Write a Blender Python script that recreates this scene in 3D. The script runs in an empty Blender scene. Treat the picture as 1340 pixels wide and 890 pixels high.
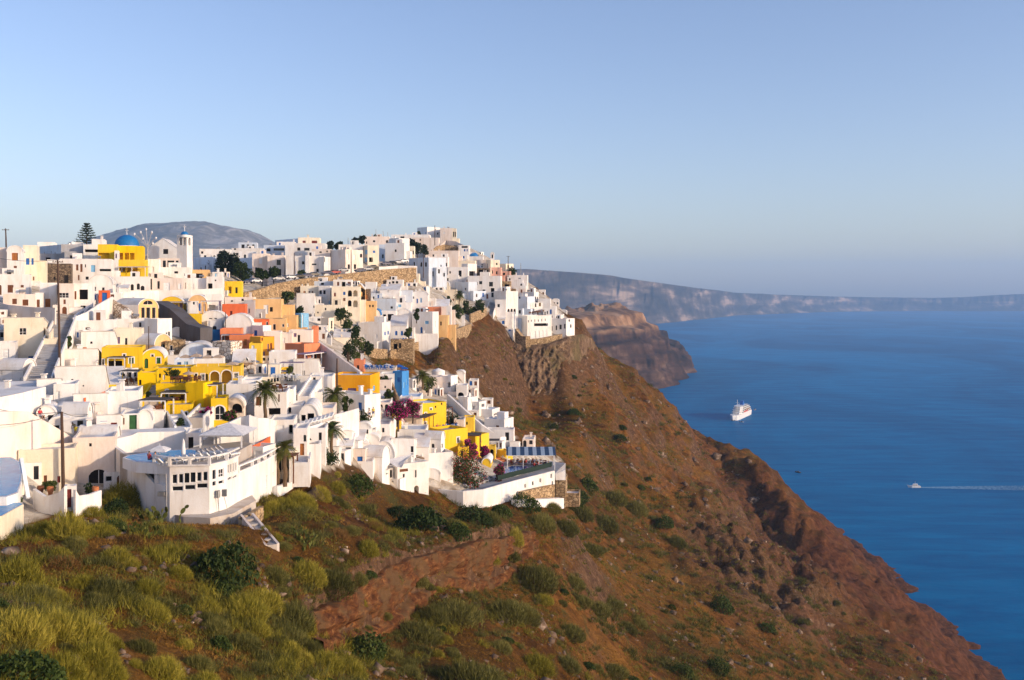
import bpy, bmesh, math, random
import numpy as np
from mathutils import Vector, Matrix, geometry
random.seed(7)
RNG = np.random.default_rng(11)
SC = bpy.context.scene
COL = SC.collection
R = math.radians
# ---------------------------------------------------------------- survey grid of the place (camera station, 1340 px wide plan)
F, CX, HY, H = 1300.0, 670.0, 384.0, 220.0
CAM = Vector((0.0, 0.0, H))

def P(px, py, d):
    return Vector(((px - CX) / F * d, d, H - (py - HY) / F * d))

# ---------------------------------------------------------------- numpy noise
_perm = np.random.default_rng(3).permutation(256)
_perm = np.concatenate([_perm, _perm, _perm])
_g2 = np.array([(math.cos(a), math.sin(a)) for a in np.linspace(0, 2 * math.pi, 16, endpoint=False)])

def perlin(x, y):
    x = np.asarray(x, float); y = np.asarray(y, float)
    xi = np.floor(x).astype(int); yi = np.floor(y).astype(int)
    xf = x - xi; yf = y - yi
    u = xf ** 3 * (xf * (xf * 6 - 15) + 10); v = yf ** 3 * (yf * (yf * 6 - 15) + 10)
    xi &= 255; yi &= 255
    def g(ix, iy, fx, fy):
        h = _g2[_perm[_perm[ix & 255] + (iy & 255)] & 15]
        return h[..., 0] * fx + h[..., 1] * fy
    a = g(xi, yi, xf, yf); b = g(xi + 1, yi, xf - 1, yf)
    c = g(xi, yi + 1, xf, yf - 1); d = g(xi + 1, yi + 1, xf - 1, yf - 1)
    return (a + u * (b - a)) * (1 - v) + (c + u * (d - c)) * v

def fbm(x, y, o=4, gain=0.5):
    s = 0; a = 1.0
    for k in range(o):
        s = s + a * perlin(x * 2 ** k + 17.3 * k, y * 2 ** k - 9.1 * k); a *= gain
    return s

def ridged(x, y, o=4):
    s = 0; a = 1.0
    for k in range(o):
        s = s + a * (1 - 2.2 * np.abs(perlin(x * 2 ** k + 31.7 * k, y * 2 ** k + 5.9 * k))); a *= 0.5
    return s

class TPS:
    """thin plate spline through scattered heights"""
    def __init__(self, xy, z, smooth=0.0):
        self.p = np.array(xy, float); n = len(self.p)
        A = np.zeros((n + 3, n + 3))
        A[:n, :n] = self.k(self.p) + np.diag(np.broadcast_to(smooth, (n,)))
        A[:n, n] = 1; A[:n, n + 1:] = self.p; A[n, :n] = 1; A[n + 1:, :n] = self.p.T
        b = np.zeros(n + 3); b[:n] = z
        self.w = np.linalg.solve(A, b)
    def k(self, q):
        r2 = ((q[:, None, :] - self.p[None, :, :]) ** 2).sum(-1)
        return 0.5 * r2 * np.log(r2 + 1e-9)
    def __call__(self, q):
        q = np.asarray(q, float); out = np.empty(len(q))
        for i in range(0, len(q), 20000):
            s = q[i:i + 20000]
            out[i:i + 20000] = self.k(s) @ self.w[:-3] + self.w[-3] + s @ self.w[-2:]
        return out

def sstep(a, b, x):
    t = np.clip((np.asarray(x, float) - a) / (b - a), 0, 1); return t * t * (3 - 2 * t)

# ---------------------------------------------------------------- materials
MATS = {}
def newmat(name):
    m = bpy.data.materials.new(name); m.use_nodes = True
    nt = m.node_tree; b = nt.nodes['Principled BSDF']; MATS[name] = m
    return m, nt, b, nt.links.new, nt.nodes.new

def ramp(nt, fac, stops):
    n = nt.nodes.new('ShaderNodeValToRGB'); e = n.color_ramp.elements
    while len(e) < len(stops): e.new(0.5)
    for i, (p, c) in enumerate(stops):
        e[i].position = p; e[i].color = (*c, 1) if len(c) == 3 else c
    nt.links.new(fac, n.inputs[0]); return n.outputs[0]

def nz(nt, vec, scale, detail=5, rough=0.55, dist=0.0):
    n = nt.nodes.new('ShaderNodeTexNoise'); n.inputs['Scale'].default_value = scale
    n.inputs['Detail'].default_value = detail; n.inputs['Roughness'].default_value = rough
    n.inputs['Distortion'].default_value = dist
    if vec is not None: nt.links.new(vec, n.inputs['Vector'])
    return n.outputs[0]

def mixc(nt, fac, a, b, mode='MIX'):
    n = nt.nodes.new('ShaderNodeMix'); n.data_type = 'RGBA'; n.blend_type = mode
    for k, v in ((0, fac), (6, a), (7, b)):
        if isinstance(v, (int, float)): n.inputs[k].default_value = v
        elif isinstance(v, tuple): n.inputs[k].default_value = (*v, 1) if len(v) == 3 else v
        else: nt.links.new(v, n.inputs[k])
    return n.outputs[2]

def mth(nt, op, a, b=None, c=None):
    n = nt.nodes.new('ShaderNodeMath'); n.operation = op
    for k, v in enumerate((a, b, c)):
        if v is None: continue
        if isinstance(v, (int, float)): n.inputs[k].default_value = v
        else: nt.links.new(v, n.inputs[k])
    return n.outputs[0]

def bump(nt, b, h, strength=0.3, dist=0.1):
    n = nt.nodes.new('ShaderNodeBump'); n.inputs['Strength'].default_value = strength
    n.inputs['Distance'].default_value = dist
    nt.links.new(h, n.inputs['Height']); nt.links.new(n.outputs[0], b.inputs['Normal'])

def wpos(nt):
    return nt.nodes.new('ShaderNodeNewGeometry').outputs['Position']

def vscale(nt, v, s):
    n = nt.nodes.new('ShaderNodeMapping'); n.inputs['Scale'].default_value = s
    nt.links.new(v, n.inputs['Vector']); return n.outputs[0]

# ---------------------------------------------------------------- mesh helpers
def mesh_np(name, V, tris=None, quads=None):
    me = bpy.data.meshes.new(name); V = np.asarray(V, np.float32)
    me.vertices.add(len(V)); me.vertices.foreach_set('co', V.ravel())
    idx = []; tot = []
    if tris is not None and len(tris): idx.append(np.asarray(tris, np.int32).ravel()); tot.append(np.full(len(tris), 3, np.int32))
    if quads is not None and len(quads): idx.append(np.asarray(quads, np.int32).ravel()); tot.append(np.full(len(quads), 4, np.int32))
    idx = np.concatenate(idx); tot = np.concatenate(tot)
    me.loops.add(len(idx)); me.loops.foreach_set('vertex_index', idx)
    st = np.concatenate([[0], np.cumsum(tot)[:-1]]).astype(np.int32)
    me.polygons.add(len(tot)); me.polygons.foreach_set('loop_start', st)
    me.update(calc_edges=True); return me

def link(name, me, mat=None, parent=None):
    o = bpy.data.objects.new(name, me); COL.objects.link(o)
    if mat is not None and me is not None and not len(me.materials):
        me.materials.append(MATS[mat] if isinstance(mat, str) else mat)
    if parent is not None: o.parent = parent
    return o

def tag(o, label=None, cat=None, group=None, kind=None):
    if label: o['label'] = label
    if cat: o['category'] = cat
    if group: o['group'] = group
    if kind: o['kind'] = kind
    return o

def setattr_f(me, name, val):
    a = me.attributes.new(name, 'FLOAT', 'POINT'); a.data.foreach_set('value', np.asarray(val, np.float32))

def grid_mesh(name, X, Y, Z):
    n, m = X.shape
    i = np.arange(n * m).reshape(n, m)
    q = np.stack([i[:-1, :-1], i[:-1, 1:], i[1:, 1:], i[1:, :-1]], -1).reshape(-1, 4)
    me = mesh_np(name, np.stack([X, Y, Z], -1).reshape(-1, 3), quads=q)
    me.polygons.foreach_set('use_smooth', np.ones(len(me.polygons), bool)); return me

# ---------------------------------------------------------------- the slope: heights at surveyed stations (px, py, distance)
TOWN = [(0,690,85),(80,645,105),(202,668,103),(270,676,103),(362,632,120),(440,604,140),(520,648,168),(600,660,167),(738,656,190),
 (0,600,100),(140,600,112),(240,580,122),(240,545,140),(340,560,138),(445,540,170),(100,500,148),(180,530,140),(100,440,178),(20,500,150),(20,470,165),
 (100,400,200),(20,400,195),(20,370,215),(100,345,262),(240,380,262),(240,352,305),(180,360,270),(330,400,265),(330,460,206),(250,440,212),
 (200,440,195),(420,480,205),(420,445,240),(420,400,296),(420,366,335),(340,378,320),(300,355,345),(470,455,272),(500,456,300),(515,520,203),(540,520,216),
 (560,440,330),(640,405,400),(545,352,405),(580,362,430),(600,350,468),(580,318,545),(650,372,470),(690,366,555),(730,398,515),
 (751,440,430),(690,460,412),(650,412,405),(600,400,395),(540,380,355),(480,380,330),(470,360,365),(60,340,290),(10,335,250),
 (570,520,258),(640,572,250),(672,578,250),(600,495,290),(570,580,190),(620,590,202),(660,600,206),(700,620,194),
 (400,340,420),(500,340,440),(330,340,420),(280,335,450)]
_tp = np.array([(a, b) for a, b, c in TOWN], float); _td = np.log([c for a, b, c in TOWN])
_D = TPS(_tp / 100, _td, 0.02)
def D(px, py):
    return float(np.exp(_D(np.array([[px / 100, py / 100]]))[0]))


BASES = []
# ================================================================ builders
def plaster(name, col, grime=0.16, rough=0.85, sc=0.5):
    m, nt, b, L, N = newmat(name); p = wpos(nt)
    n = nz(nt, vscale(nt, p, (1, 1, 0.45)), sc, 5, 0.62, 0.3); n2 = nz(nt, p, 6.0, 4, 0.6)
    lo = tuple(c * (1 - grime * (0.7 + 0.5 * k)) for k, c in enumerate(col)); hi = tuple(min(0.86, c * 1.04) for c in col)
    n3 = nz(nt, vscale(nt, p, (1.6, 1.6, .12)), 1.1, 4, .6); n4 = nz(nt, p, .06, 2)
    base = ramp(nt, mth(nt, 'ADD', mth(nt, 'MULTIPLY', n, 0.8), mth(nt, 'MULTIPLY', n2, 0.2)), [(0.33, lo), (0.56, hi)])
    st = mixc(nt, ramp(nt, n3, [(.56, (0, 0, 0)), (.72, (.55, .55, .55))]), base, tuple(c * k for c, k in zip(col, (.72, .66, .58))))
    oi = N('ShaderNodeObjectInfo'); hv = N('ShaderNodeHueSaturation'); L(st, hv.inputs['Color']); L(mth(nt, 'ADD', mth(nt, 'MULTIPLY', oi.outputs['Random'], .16), mth(nt, 'ADD', .80, mth(nt, 'MULTIPLY', n4, .16))), hv.inputs['Value']); L(mth(nt, 'ADD', .86, mth(nt, 'MULTIPLY', n4, .24)), hv.inputs['Saturation'])
    L(hv.outputs[0], b.inputs['Base Color'])
    b.inputs['Roughness'].default_value = rough; b.inputs['Specular IOR Level'].default_value = 0.2
    bump(nt, b, n2, 0.25, 0.05); return m
def flat(name, col, rough=0.6, spec=0.3, metal=0.0):
    m, nt, b, L, N = newmat(name); n = nz(nt, wpos(nt), 3.0, 3, 0.6)
    L(ramp(nt, n, [(0.3, tuple(c * 0.8 for c in col)), (0.7, tuple(min(.9, c * 1.1) for c in col))]), b.inputs['Base Color'])
    b.inputs['Roughness'].default_value = rough; b.inputs['Specular IOR Level'].default_value = spec; b.inputs['Metallic'].default_value = metal; return m
plaster('white_plaster', (0.80, 0.775, 0.74), 0.13)
plaster('white_roof', (0.76, 0.75, 0.735), 0.22, 0.9, 0.35)
plaster('blush_plaster', (0.78, 0.68, 0.60), 0.14)
plaster('cream_plaster', (0.80, 0.715, 0.56), 0.14)
plaster('peach_plaster', (0.78, 0.50, 0.22), 0.15)
plaster('yellow_plaster', (0.82, 0.53, 0.010), 0.12)
plaster('ochre_plaster', (0.74, 0.34, 0.012), 0.14)
plaster('salmon_plaster', (0.70, 0.23, 0.10), 0.16)
plaster('red_plaster', (0.72, 0.13, 0.025), 0.16)
plaster('pink_plaster', (0.75, 0.42, 0.32), 0.16)
plaster('blue_plaster', (0.03, 0.22, 0.55), 0.15)
plaster('blue_and_shade_plaster', (0.60, 0.67, 0.76), 0.12)  # blue tint paints shade onto white walls; roofs and pillar are truly blue
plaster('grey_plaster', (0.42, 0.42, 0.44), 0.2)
plaster('dark_tar', (0.11, 0.105, 0.115), 0.25, 0.95)
plaster('terrace_floor', (0.50, 0.45, 0.40), 0.25, 0.9)
plaster('grey_floor', (0.34, 0.35, 0.38), 0.25, 0.9)
def stonework(name, cols, sc):
    m, nt, b, L, N = newmat(name); p = wpos(nt)
    v = N('ShaderNodeTexVoronoi'); v.inputs['Scale'].default_value = sc; L(vscale(nt, p, (1, 1, 1.5)), v.inputs['Vector'])
    sv = N('ShaderNodeSeparateColor'); L(v.outputs['Color'], sv.inputs[0])
    e = N('ShaderNodeTexVoronoi'); e.feature = 'DISTANCE_TO_EDGE'; e.inputs['Scale'].default_value = sc; L(vscale(nt, p, (1, 1, 1.5)), e.inputs['Vector'])
    c = mixc(nt, ramp(nt, e.outputs['Distance'], [(0.02,(1,1,1)),(0.09,(0,0,0))]), ramp(nt, sv.outputs[0], cols), tuple(x * 0.45 for x in cols[0][1]))
    L(c, b.inputs['Base Color']); b.inputs['Roughness'].default_value = 0.95; bump(nt, b, e.outputs['Distance'], 0.6, 0.15); return m
stonework('tan_stone', [(0.0,(0.22,0.14,0.07)),(0.5,(0.40,0.27,0.14)),(1.0,(0.52,0.37,0.21))], 1.3)
stonework('dark_stone', [(0.0,(0.09,0.06,0.04)),(0.5,(0.17,0.12,0.08)),(1.0,(0.26,0.19,0.12))], 1.6)
stonework('speckled_stone', [(0.0,(0.34,0.20,0.11)),(0.25,(0.66,0.56,0.45)),(1.0,(0.76,0.68,0.58))], 1.1)
m, nt, b, L, N = newmat('glass_pane'); b.inputs['Base Color'].default_value = (0.012, 0.014, 0.018, 1); b.inputs['Roughness'].default_value = 0.12
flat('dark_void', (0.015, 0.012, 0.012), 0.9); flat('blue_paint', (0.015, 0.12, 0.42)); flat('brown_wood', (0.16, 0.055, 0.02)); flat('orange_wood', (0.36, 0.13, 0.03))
flat('maroon_paint', (0.17, 0.025, 0.02)); flat('green_paint', (0.03, 0.11, 0.035)); flat('white_paint', (0.78, 0.77, 0.75), 0.5); flat('purple_paint', (0.16, 0.10, 0.20))
flat('light_blue_paint', (0.20, 0.44, 0.66)); flat('dark_metal', (0.03, 0.03, 0.032), 0.5); flat('thatch', (0.20, 0.14, 0.09), 0.95); flat('canvas', (0.72, 0.70, 0.68), 0.9)
flat('tan_canvas', (0.50, 0.38, 0.28), 0.9); flat('blue_canvas', (0.01, 0.10, 0.42), 0.9); flat('purple_canvas', (0.24, 0.18, 0.27), 0.9); flat('dark_thatch', (0.075, 0.06, 0.055), 0.95); flat('terracotta', (0.45, 0.16, 0.06), 0.8)
flat('pole_wood', (0.085, 0.05, 0.035), 0.9); flat('galvanised', (0.35, 0.35, 0.35), 0.4, 0.5, 0.6); flat('skin', (0.45, 0.24, 0.15)); flat('hair_dark', (0.02, 0.014, 0.01)); flat('dome_blue', (0.012, 0.16, 0.42), 0.55)
flat('yellow_cloth', (0.75, 0.62, 0.03), .9); flat('red_cloth', (0.55, 0.05, 0.06), .9); flat('navy_cloth', (0.03, 0.05, 0.14), .9); flat('white_cloth', (0.75, 0.73, 0.7), .9); flat('olive_cloth', (0.2, 0.18, 0.1), .9)
m, nt, b, L, N = newmat('pool_water'); w_ = nz(nt, wpos(nt), 1.6, 4, 0.6, 0.5)
L(ramp(nt, w_, [(0.35,(0.01,0.22,0.50)),(0.65,(0.03,0.36,0.64))]), b.inputs['Base Color']); b.inputs['Roughness'].default_value = 0.25; b.inputs['Specular IOR Level'].default_value = .15; bump(nt, b, w_, 0.25, 0.1)
m, nt, b, L, N = newmat('deep_pool_water'); w_ = nz(nt, wpos(nt), 1.6, 4, 0.6, 0.5)
L(ramp(nt, w_, [(0.35,(0.004,0.07,0.30)),(0.65,(0.01,0.13,0.45))]), b.inputs['Base Color']); b.inputs['Roughness'].default_value = 0.12; bump(nt, b, w_, 0.25, 0.1)
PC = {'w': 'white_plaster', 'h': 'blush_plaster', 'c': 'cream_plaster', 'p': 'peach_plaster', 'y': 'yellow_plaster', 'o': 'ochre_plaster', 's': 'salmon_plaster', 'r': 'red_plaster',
      'i': 'pink_plaster', 'b': 'blue_plaster', 'l': 'blue_and_shade_plaster', 'g': 'grey_plaster', 'k': 'dark_tar', 't': 'tan_stone', 'd': 'dark_stone', 'x': 'speckled_stone', 'W': 'white_roof',
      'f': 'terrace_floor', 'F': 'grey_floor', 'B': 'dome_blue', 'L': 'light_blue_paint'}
PN = {'g': 'glass_pane', 'k': 'dark_void', 'b': 'blue_paint', 'n': 'brown_wood', 'o': 'orange_wood', 'r': 'maroon_paint', 'e': 'green_paint', 'w': 'white_paint', 'p': 'purple_paint', 'l': 'light_blue_paint'}
CN = {'w': 'white', 'h': 'blush white', 'c': 'cream', 'p': 'peach', 'y': 'yellow', 'o': 'deep orange', 's': 'salmon', 'r': 'red orange', 'i': 'pink', 'b': 'blue', 'l': 'pale blue shaded', 'g': 'grey', 'k': 'dark grey', 't': 'tan stone', 'd': 'dark stone', 'x': 'speckled stone', 'W': 'white', 'f': 'tan', 'F': 'grey'}
WN = {'g': 'dark', 'k': 'dark', 'b': 'blue', 'n': 'brown', 'o': 'orange brown', 'r': 'maroon', 'e': 'green', 'w': 'white', 'p': 'purple', 'l': 'light blue'}

class MB:
    def __init__(s): s.v = []; s.f = []
    def add(s, vs, fs):
        k = len(s.v); s.v += [tuple(v) for v in vs]; s.f += [tuple(i + k for i in f) for f in fs]
    def quad(s, a, b, c, d): s.add([a, b, c, d], [(0, 1, 2, 3)])
    def hexa(s, b4, t4):
        s.add(list(b4) + list(t4), [(3, 2, 1, 0), (4, 5, 6, 7), (0, 1, 5, 4), (1, 2, 6, 5), (2, 3, 7, 6), (3, 0, 4, 7)])
    def box(s, c, sx, sy, sz, rot=0.0):
        """box standing on c"""
        ca, sa = math.cos(rot), math.sin(rot); q = []
        for (x, y) in ((-1, -1), (1, -1), (1, 1), (-1, 1)):
            X, Y = x * sx / 2, y * sy / 2; q.append((c[0] + X * ca - Y * sa, c[1] + X * sa + Y * ca))
        s.hexa([(x, y, c[2]) for x, y in q], [(x, y, c[2] + sz) for x, y in q])
    def bar(s, a, b, w, h=None):
        a = Vector(a); b = Vector(b); h = h or w; d = (b - a).normalized()
        u = d.cross(Vector((0, 0, 1)))
        if u.length < 1e-3: u = Vector((1, 0, 0))
        u.normalize(); v = u.cross(d)
        o = [u * (w / 2) * i + v * (h / 2) * j for i, j in ((-1, -1), (1, -1), (1, 1), (-1, 1))]
        s.hexa([a + k for k in o], [b + k for k in o])
    def tube(s, pts, rad, n=7, cap=True):
        rings = []
        for i, p in enumerate(pts):
            p = Vector(p); t = (Vector(pts[min(i + 1, len(pts) - 1)]) - Vector(pts[max(i - 1, 0)])).normalized()
            u = t.cross(Vector((0.31, 0.95, 0.05))); u = u if u.length > 1e-3 else t.cross(Vector((1, 0, 0)))
            u.normalize(); v = t.cross(u); r = rad[i] if isinstance(rad, (list, tuple)) else rad
            rings.append([p + (u * math.cos(2 * math.pi * k / n) + v * math.sin(2 * math.pi * k / n)) * r for k in range(n)])
        vs = [q for r_ in rings for q in r_]; fs = []
        for i in range(len(rings) - 1):
            for k in range(n): fs.append((i * n + k, i * n + (k + 1) % n, (i + 1) * n + (k + 1) % n, (i + 1) * n + k))
        if cap: fs.append(tuple(range(n - 1, -1, -1))); fs.append(tuple((len(rings) - 1) * n + k for k in range(n)))
        s.add(vs, fs)
    def lathe(s, c, prof, n=16, sx=1.0, sy=1.0):
        vs = []; fs = []
        for (r, z) in prof:
            for k in range(n):
                a = 2 * math.pi * k / n; vs.append((c[0] + r * sx * math.cos(a), c[1] + r * sy * math.sin(a), c[2] + z))
        for i in range(len(prof) - 1):
            for k in range(n): fs.append((i * n + k, i * n + (k + 1) % n, (i + 1) * n + (k + 1) % n, (i + 1) * n + k))
        s.add(vs, fs)
    def build(s, name, mat, parent=None, smooth=False, origin=None):
        me = bpy.data.meshes.new(name)
        o_ = parent.location if (parent is not None and origin is None) else (origin or Vector((0, 0, 0)))
        if parent is not None and parent.parent is not None: o_ = parent.parent.location
        me.from_pydata([(v[0] - o_[0], v[1] - o_[1], v[2] - o_[2]) for v in s.v], [], s.f)
        if smooth: me.polygons.foreach_set('use_smooth', np.ones(len(me.polygons), bool))
        o = link(name, me, mat, parent)
        if parent is None: o.location = o_
        return o

THINGS = []
def empty(name, loc, label=None, cat=None, group=None, px=None, info=None):
    o = bpy.data.objects.new(name, None); COL.objects.link(o); o.location = loc; o.empty_display_size = 0.3
    tag(o, label, cat, group); THINGS.append((o, px, info)); return o

def arch_poly(u0, u1, v0, v1, n=8, frac=None):
    w = (u1 - u0) / 2; r = min(w, (v1 - v0) * 0.7) if frac is None else frac * w
    pts = [(u0, v0), (u1, v0)]
    for k in range(n + 1):
        a = math.pi * k / n; pts.append(((u0 + u1) / 2 + w * math.cos(a), v1 - r + r * math.sin(a)))
    return pts

class Face:
    """vertical wall plane: origin c, along e, outward n"""
    def __init__(s, c, e, n): s.c, s.e, s.n = Vector(c), Vector(e), Vector(n)
    def pt(s, u, v, off=0.0): return s.c + s.e * u + Vector((0, 0, v)) + s.n * off
    def uv(s, px, py):
        r = Vector(((px - CX) / F, 1, -(py - HY) / F)); t = (s.c - CAM).dot(s.n) / r.dot(s.n); q = CAM + r * t - s.c
        return q.dot(s.e), q.z
    def sheet(s, mb, outline, holes=(), depth=0.22, off=0.0):
        polys = [[Vector((u, v, 0)) for u, v in outline]] + [[Vector((u, v, 0)) for u, v in h] for h in holes]
        flat_ = [q for p_ in polys for q in p_]
        tr = geometry.tessellate_polygon(polys)
        mb.add([s.pt(q.x, q.y, off) for q in flat_], tr)
        for h, dp in zip(holes, depth if isinstance(depth, (list, tuple)) else [depth] * len(holes)):
            n = len(h)
            for i in range(n):
                (a, b), (c, d) = h[i], h[(i + 1) % n]
                mb.quad(s.pt(a, b, off), s.pt(c, d, off), s.pt(c, d, off - dp), s.pt(a, b, off - dp))

def opening_parts(root, fc, poly, kind, near, u0, u1, v0, v1, wallmat):
    base = kind[0]; deep = 'D' in kind; dp = (1.5 if deep else 0.2)
    isdoor = 'd' in kind
    if deep:
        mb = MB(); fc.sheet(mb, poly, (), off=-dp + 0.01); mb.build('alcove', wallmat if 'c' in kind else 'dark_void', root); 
    else:
        mb = MB(); fc.sheet(mb, poly, (), off=-0.15)
        nm = 'door' if isdoor else 'window'
        w, h = u1 - u0, v1 - v0
        if near and not isdoor and w > 0.5:
            fr = MB(); t = 0.07
            for (a, b) in ((u0 + t / 2, None), (u1 - t / 2, None)): fr.bar(fc.pt(a, v0, -0.11), fc.pt(a, v1 - (0.2 * w if 'a' in kind else 0), -0.11), t)
            fr.bar(fc.pt(u0 + t, v0 + t / 2, -0.11), fc.pt(u1 - t, v0 + t / 2, -0.11), t)
            if 'a' not in kind: fr.bar(fc.pt(u0 + t, v1 - t / 2, -0.11), fc.pt(u1 - t, v1 - t / 2, -0.11), t)
            nb = max(1, int(w / 0.9)) if 'm' in kind else (1 if w > 1.25 else 0)
            for k in range(1, nb + 1):
                a = u0 + w * k / (nb + 1); fr.bar(fc.pt(a, v0 + t, -0.12), fc.pt(a, v1 - t, -0.12), 0.055)
            if 'm' in kind: fr.bar(fc.pt(u0 + t, v0 + h * .4, -0.125), fc.pt(u1 - t, v0 + h * .4, -0.125), 0.05)
            fo = fr.build(nm, 'white_paint' if base in 'gk' else PN[base], root)
            mb.build('pane', PN[base], fo)
        elif near and isdoor:
            do = mb.build('door', PN[base], root); fr = MB()
            fr.bar(fc.pt(u0 + w * .2, v0 + h * .6, -0.13), fc.pt(u1 - w * .2, v0 + h * .6, -0.13), 0.05, h * .4)
            fr.build('door_panel', PN[base], do)
        else:
            mb.build(nm, PN[base], root)
    if 't' in kind:
        g = 0.16 if near else 0.22; cu = (u0 + u1) / 2; cv = (v0 + v1) / 2
        out = [(cu + (u - cu) * (1 + 2 * g / (u1 - u0)), v0 + (v - v0) * (1 + g / (v1 - v0)) if v > v0 + .01 else v0) for u, v in poly]
        n = len(poly); mb = MB()
        for i in range(1, n):
            a, b, c, d = poly[i], poly[(i + 1) % n], out[(i + 1) % n], out[i]
            for o1 in (0.035,): mb.quad(fc.pt(*a, o1), fc.pt(*b, o1), fc.pt(*c, o1), fc.pt(*d, o1))
            mb.quad(fc.pt(*d, 0.035), fc.pt(*c, 0.035), fc.pt(*c, -0.02), fc.pt(*d, -0.02))
        mb.build('window_trim', 'white_plaster', root)

NOBASE = ('belfry',)
LASTROOT = [None]
FACES = {}
def house(xl, xc, xr, yt, yb, col='w', vt='', W=(), A=None, d=None, L=None, lab=None, cat='house', name='house', join=0, th=None, par=0.35, roof=None, dn=7.0, ch=0, rise=None, group=None, key=None, base_drop=0.0):
    """a house block from its corner: left wall spans stations xl..xc, right wall xc..xr; top row yt, foot row yb"""
    dd = D(xc, yb) if d is None else d
    if d and yb > 345:
        q_ = math.log(d / D(xc, yb)); dd = D(xc, yb) * math.exp(q_ if abs(q_) < .05 else q_ * .6)
    front = xr is None
    c = P(xc, yb, dd)
    hu = (yb - yt) * dd / F
    al = math.atan2(xc - CX, F)
    wl_px = max(xc - xl, 0.5)
    if th is None:
        th = R(4) if front else max(R(12), min(R(78), math.atan2((xr - xc), wl_px)))
    else: th = R(th)
    ca, sa = math.cos(-al), math.sin(-al)
    rot = lambda x, y: Vector((x * ca - y * sa, x * sa + y * ca, 0))
    eL = rot(-math.cos(th), math.sin(th)); eR = rot(math.sin(th), math.cos(th)); nL = -eR; nR = -eL
    def solve(e, px):
        t = (px - CX) / F; return (t * c.y - c.x) / (e.x - t * e.y)
    wl = solve(eL, xl)
    wr = (L or max(4.0, min(11.0, wl * 0.8))) if front else solve(eR, xr)
    wl = max(1.0, min(wl, 60)); wr = max(1.0, min(wr, 26 if not front else 60))
    if not front and L: wr = min(wr, 60)
    fL = Face(c, eL, nL); fR = Face(c, eR, nR)
    if name not in NOBASE: BASES.append((c.x, c.y, c.z)); q_ = c + eL * wl; BASES.append((q_.x, q_.y, c.z))
    if name not in NOBASE and vt != 'X': q_ = c + eR * wr; BASES.append((q_.x, q_.y, c.z + 0.3))
    fB = Face(c + eR * wr, eL, eR); fS = Face(c + eL * wl, eR, eL)
    if join and LASTROOT[0] is not None: root = LASTROOT[0]
    else:
        root = empty(name, c, lab, cat, group, ((xl + (xr or xc)) / 2, (yt + yb) / 2), dict(col=col, vt=vt, W=W, A=A, h=hu, w=wl, box=(xl, yt, xr or xc, yb)))
        LASTROOT[0] = root
    wm = PC[col]; rm = PC[roof] if roof else ('white_roof' if col in 'whcWxg' else 'white_roof')
    near = dd < 240
    # openings
    holesL, holesR, specs = [], [], []
    for w_ in W:
        x0, y0, x1, y1, kd = w_
        fc = fL if ((x0 + x1) / 2 <= xc) else fR
        if 'R' in kd: fc = fR
        ua, va = fc.uv(x0, y1); ub, vb = fc.uv(x1, y0); u0, u1 = min(ua, ub), max(ua, ub); v0, v1 = min(va, vb), max(va, vb)
        ln = wl if fc is fL else wr
        u0 = max(0.12, u0); u1 = min(ln - 0.12, u1); v0 = max(v0, -1.0); v1 = min(v1, hu - 0.12)
        if u1 - u0 < 0.15 or v1 - v0 < 0.15: continue
        specs.append((fc, u0, u1, v0, v1, kd))
    if A:
        rows, cl, cr = A[0], A[1], A[2]; kinds = A[3] if len(A) > 3 else 'gbn'
        rg = random.Random(int(xl * 13 + yt * 7))
        spring = hu if not vt else hu * 0.6
        for fc, n, ln in ((fL, cl, wl), (fR, cr, wr)):
            for r in range(rows):
                for k in range(n):
                    if rg.random() < 0.1: continue
                    uc = ln * (k + 0.5 + rg.uniform(-.12, .12)) / n; sh = spring / rows; kd = rg.choice(kinds)
                    door = r == 0 and rg.random() < 0.35
                    ww = rg.choice([0.8, 0.95, 1.1]); hh = rg.choice([1.1, 1.3, 1.4])
                    vb = r * sh + (0.1 if door else 0.95); hh = 2.1 if door else hh
                    hh = min(hh, sh - (vb - r * sh) - 0.35); ww = min(ww, ln / n * 0.6)
                    if hh < 0.5 or ww < 0.35: continue
                    specs.append((fc, uc - ww / 2, uc + ww / 2, vb, vb + hh, kd + ('d' if door else '') + ('a' if rg.random() < 0.25 else '')))
    autoL = not any(s[0] is fL for s in specs); autoR = not any(s[0] is fR for s in specs); rw = random.Random(int(xl * 7 + yb * 3 + 1))
    if not A and name == 'house' and hu > 2.4:
        for fc, ok, ln in ((fL, autoL and wl_px > 9, wl), (fR, autoR and wr > 2.5, wr)):
            if not ok: continue
            n = max(1, int(ln / 3.4)); rows = max(1, int((hu if not vt else hu * .6) / 3.0)); kd0 = rw.choice('gkbnkgw')
            for r_ in range(rows):
                for k in range(n):
                    if rw.random() < .35: continue
                    uc = ln * (k + .5 + rw.uniform(-.2, .2)) / n; dr = r_ == 0 and rw.random() < .3; ww = rw.uniform(.6, 1.0); hh = 2.0 if dr else rw.uniform(.7, 1.25); vb = r_ * 3.0 + (.1 if dr else rw.uniform(.9, 1.2))
                    if vb + hh > (hu if not vt else hu * .62) - .35: continue
                    specs.append((fc, uc - ww / 2, uc + ww / 2, vb, vb + hh, kd0 + ('d' if dr else '') + ('a' if rw.random() < .2 else '')))
    placed = []
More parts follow.
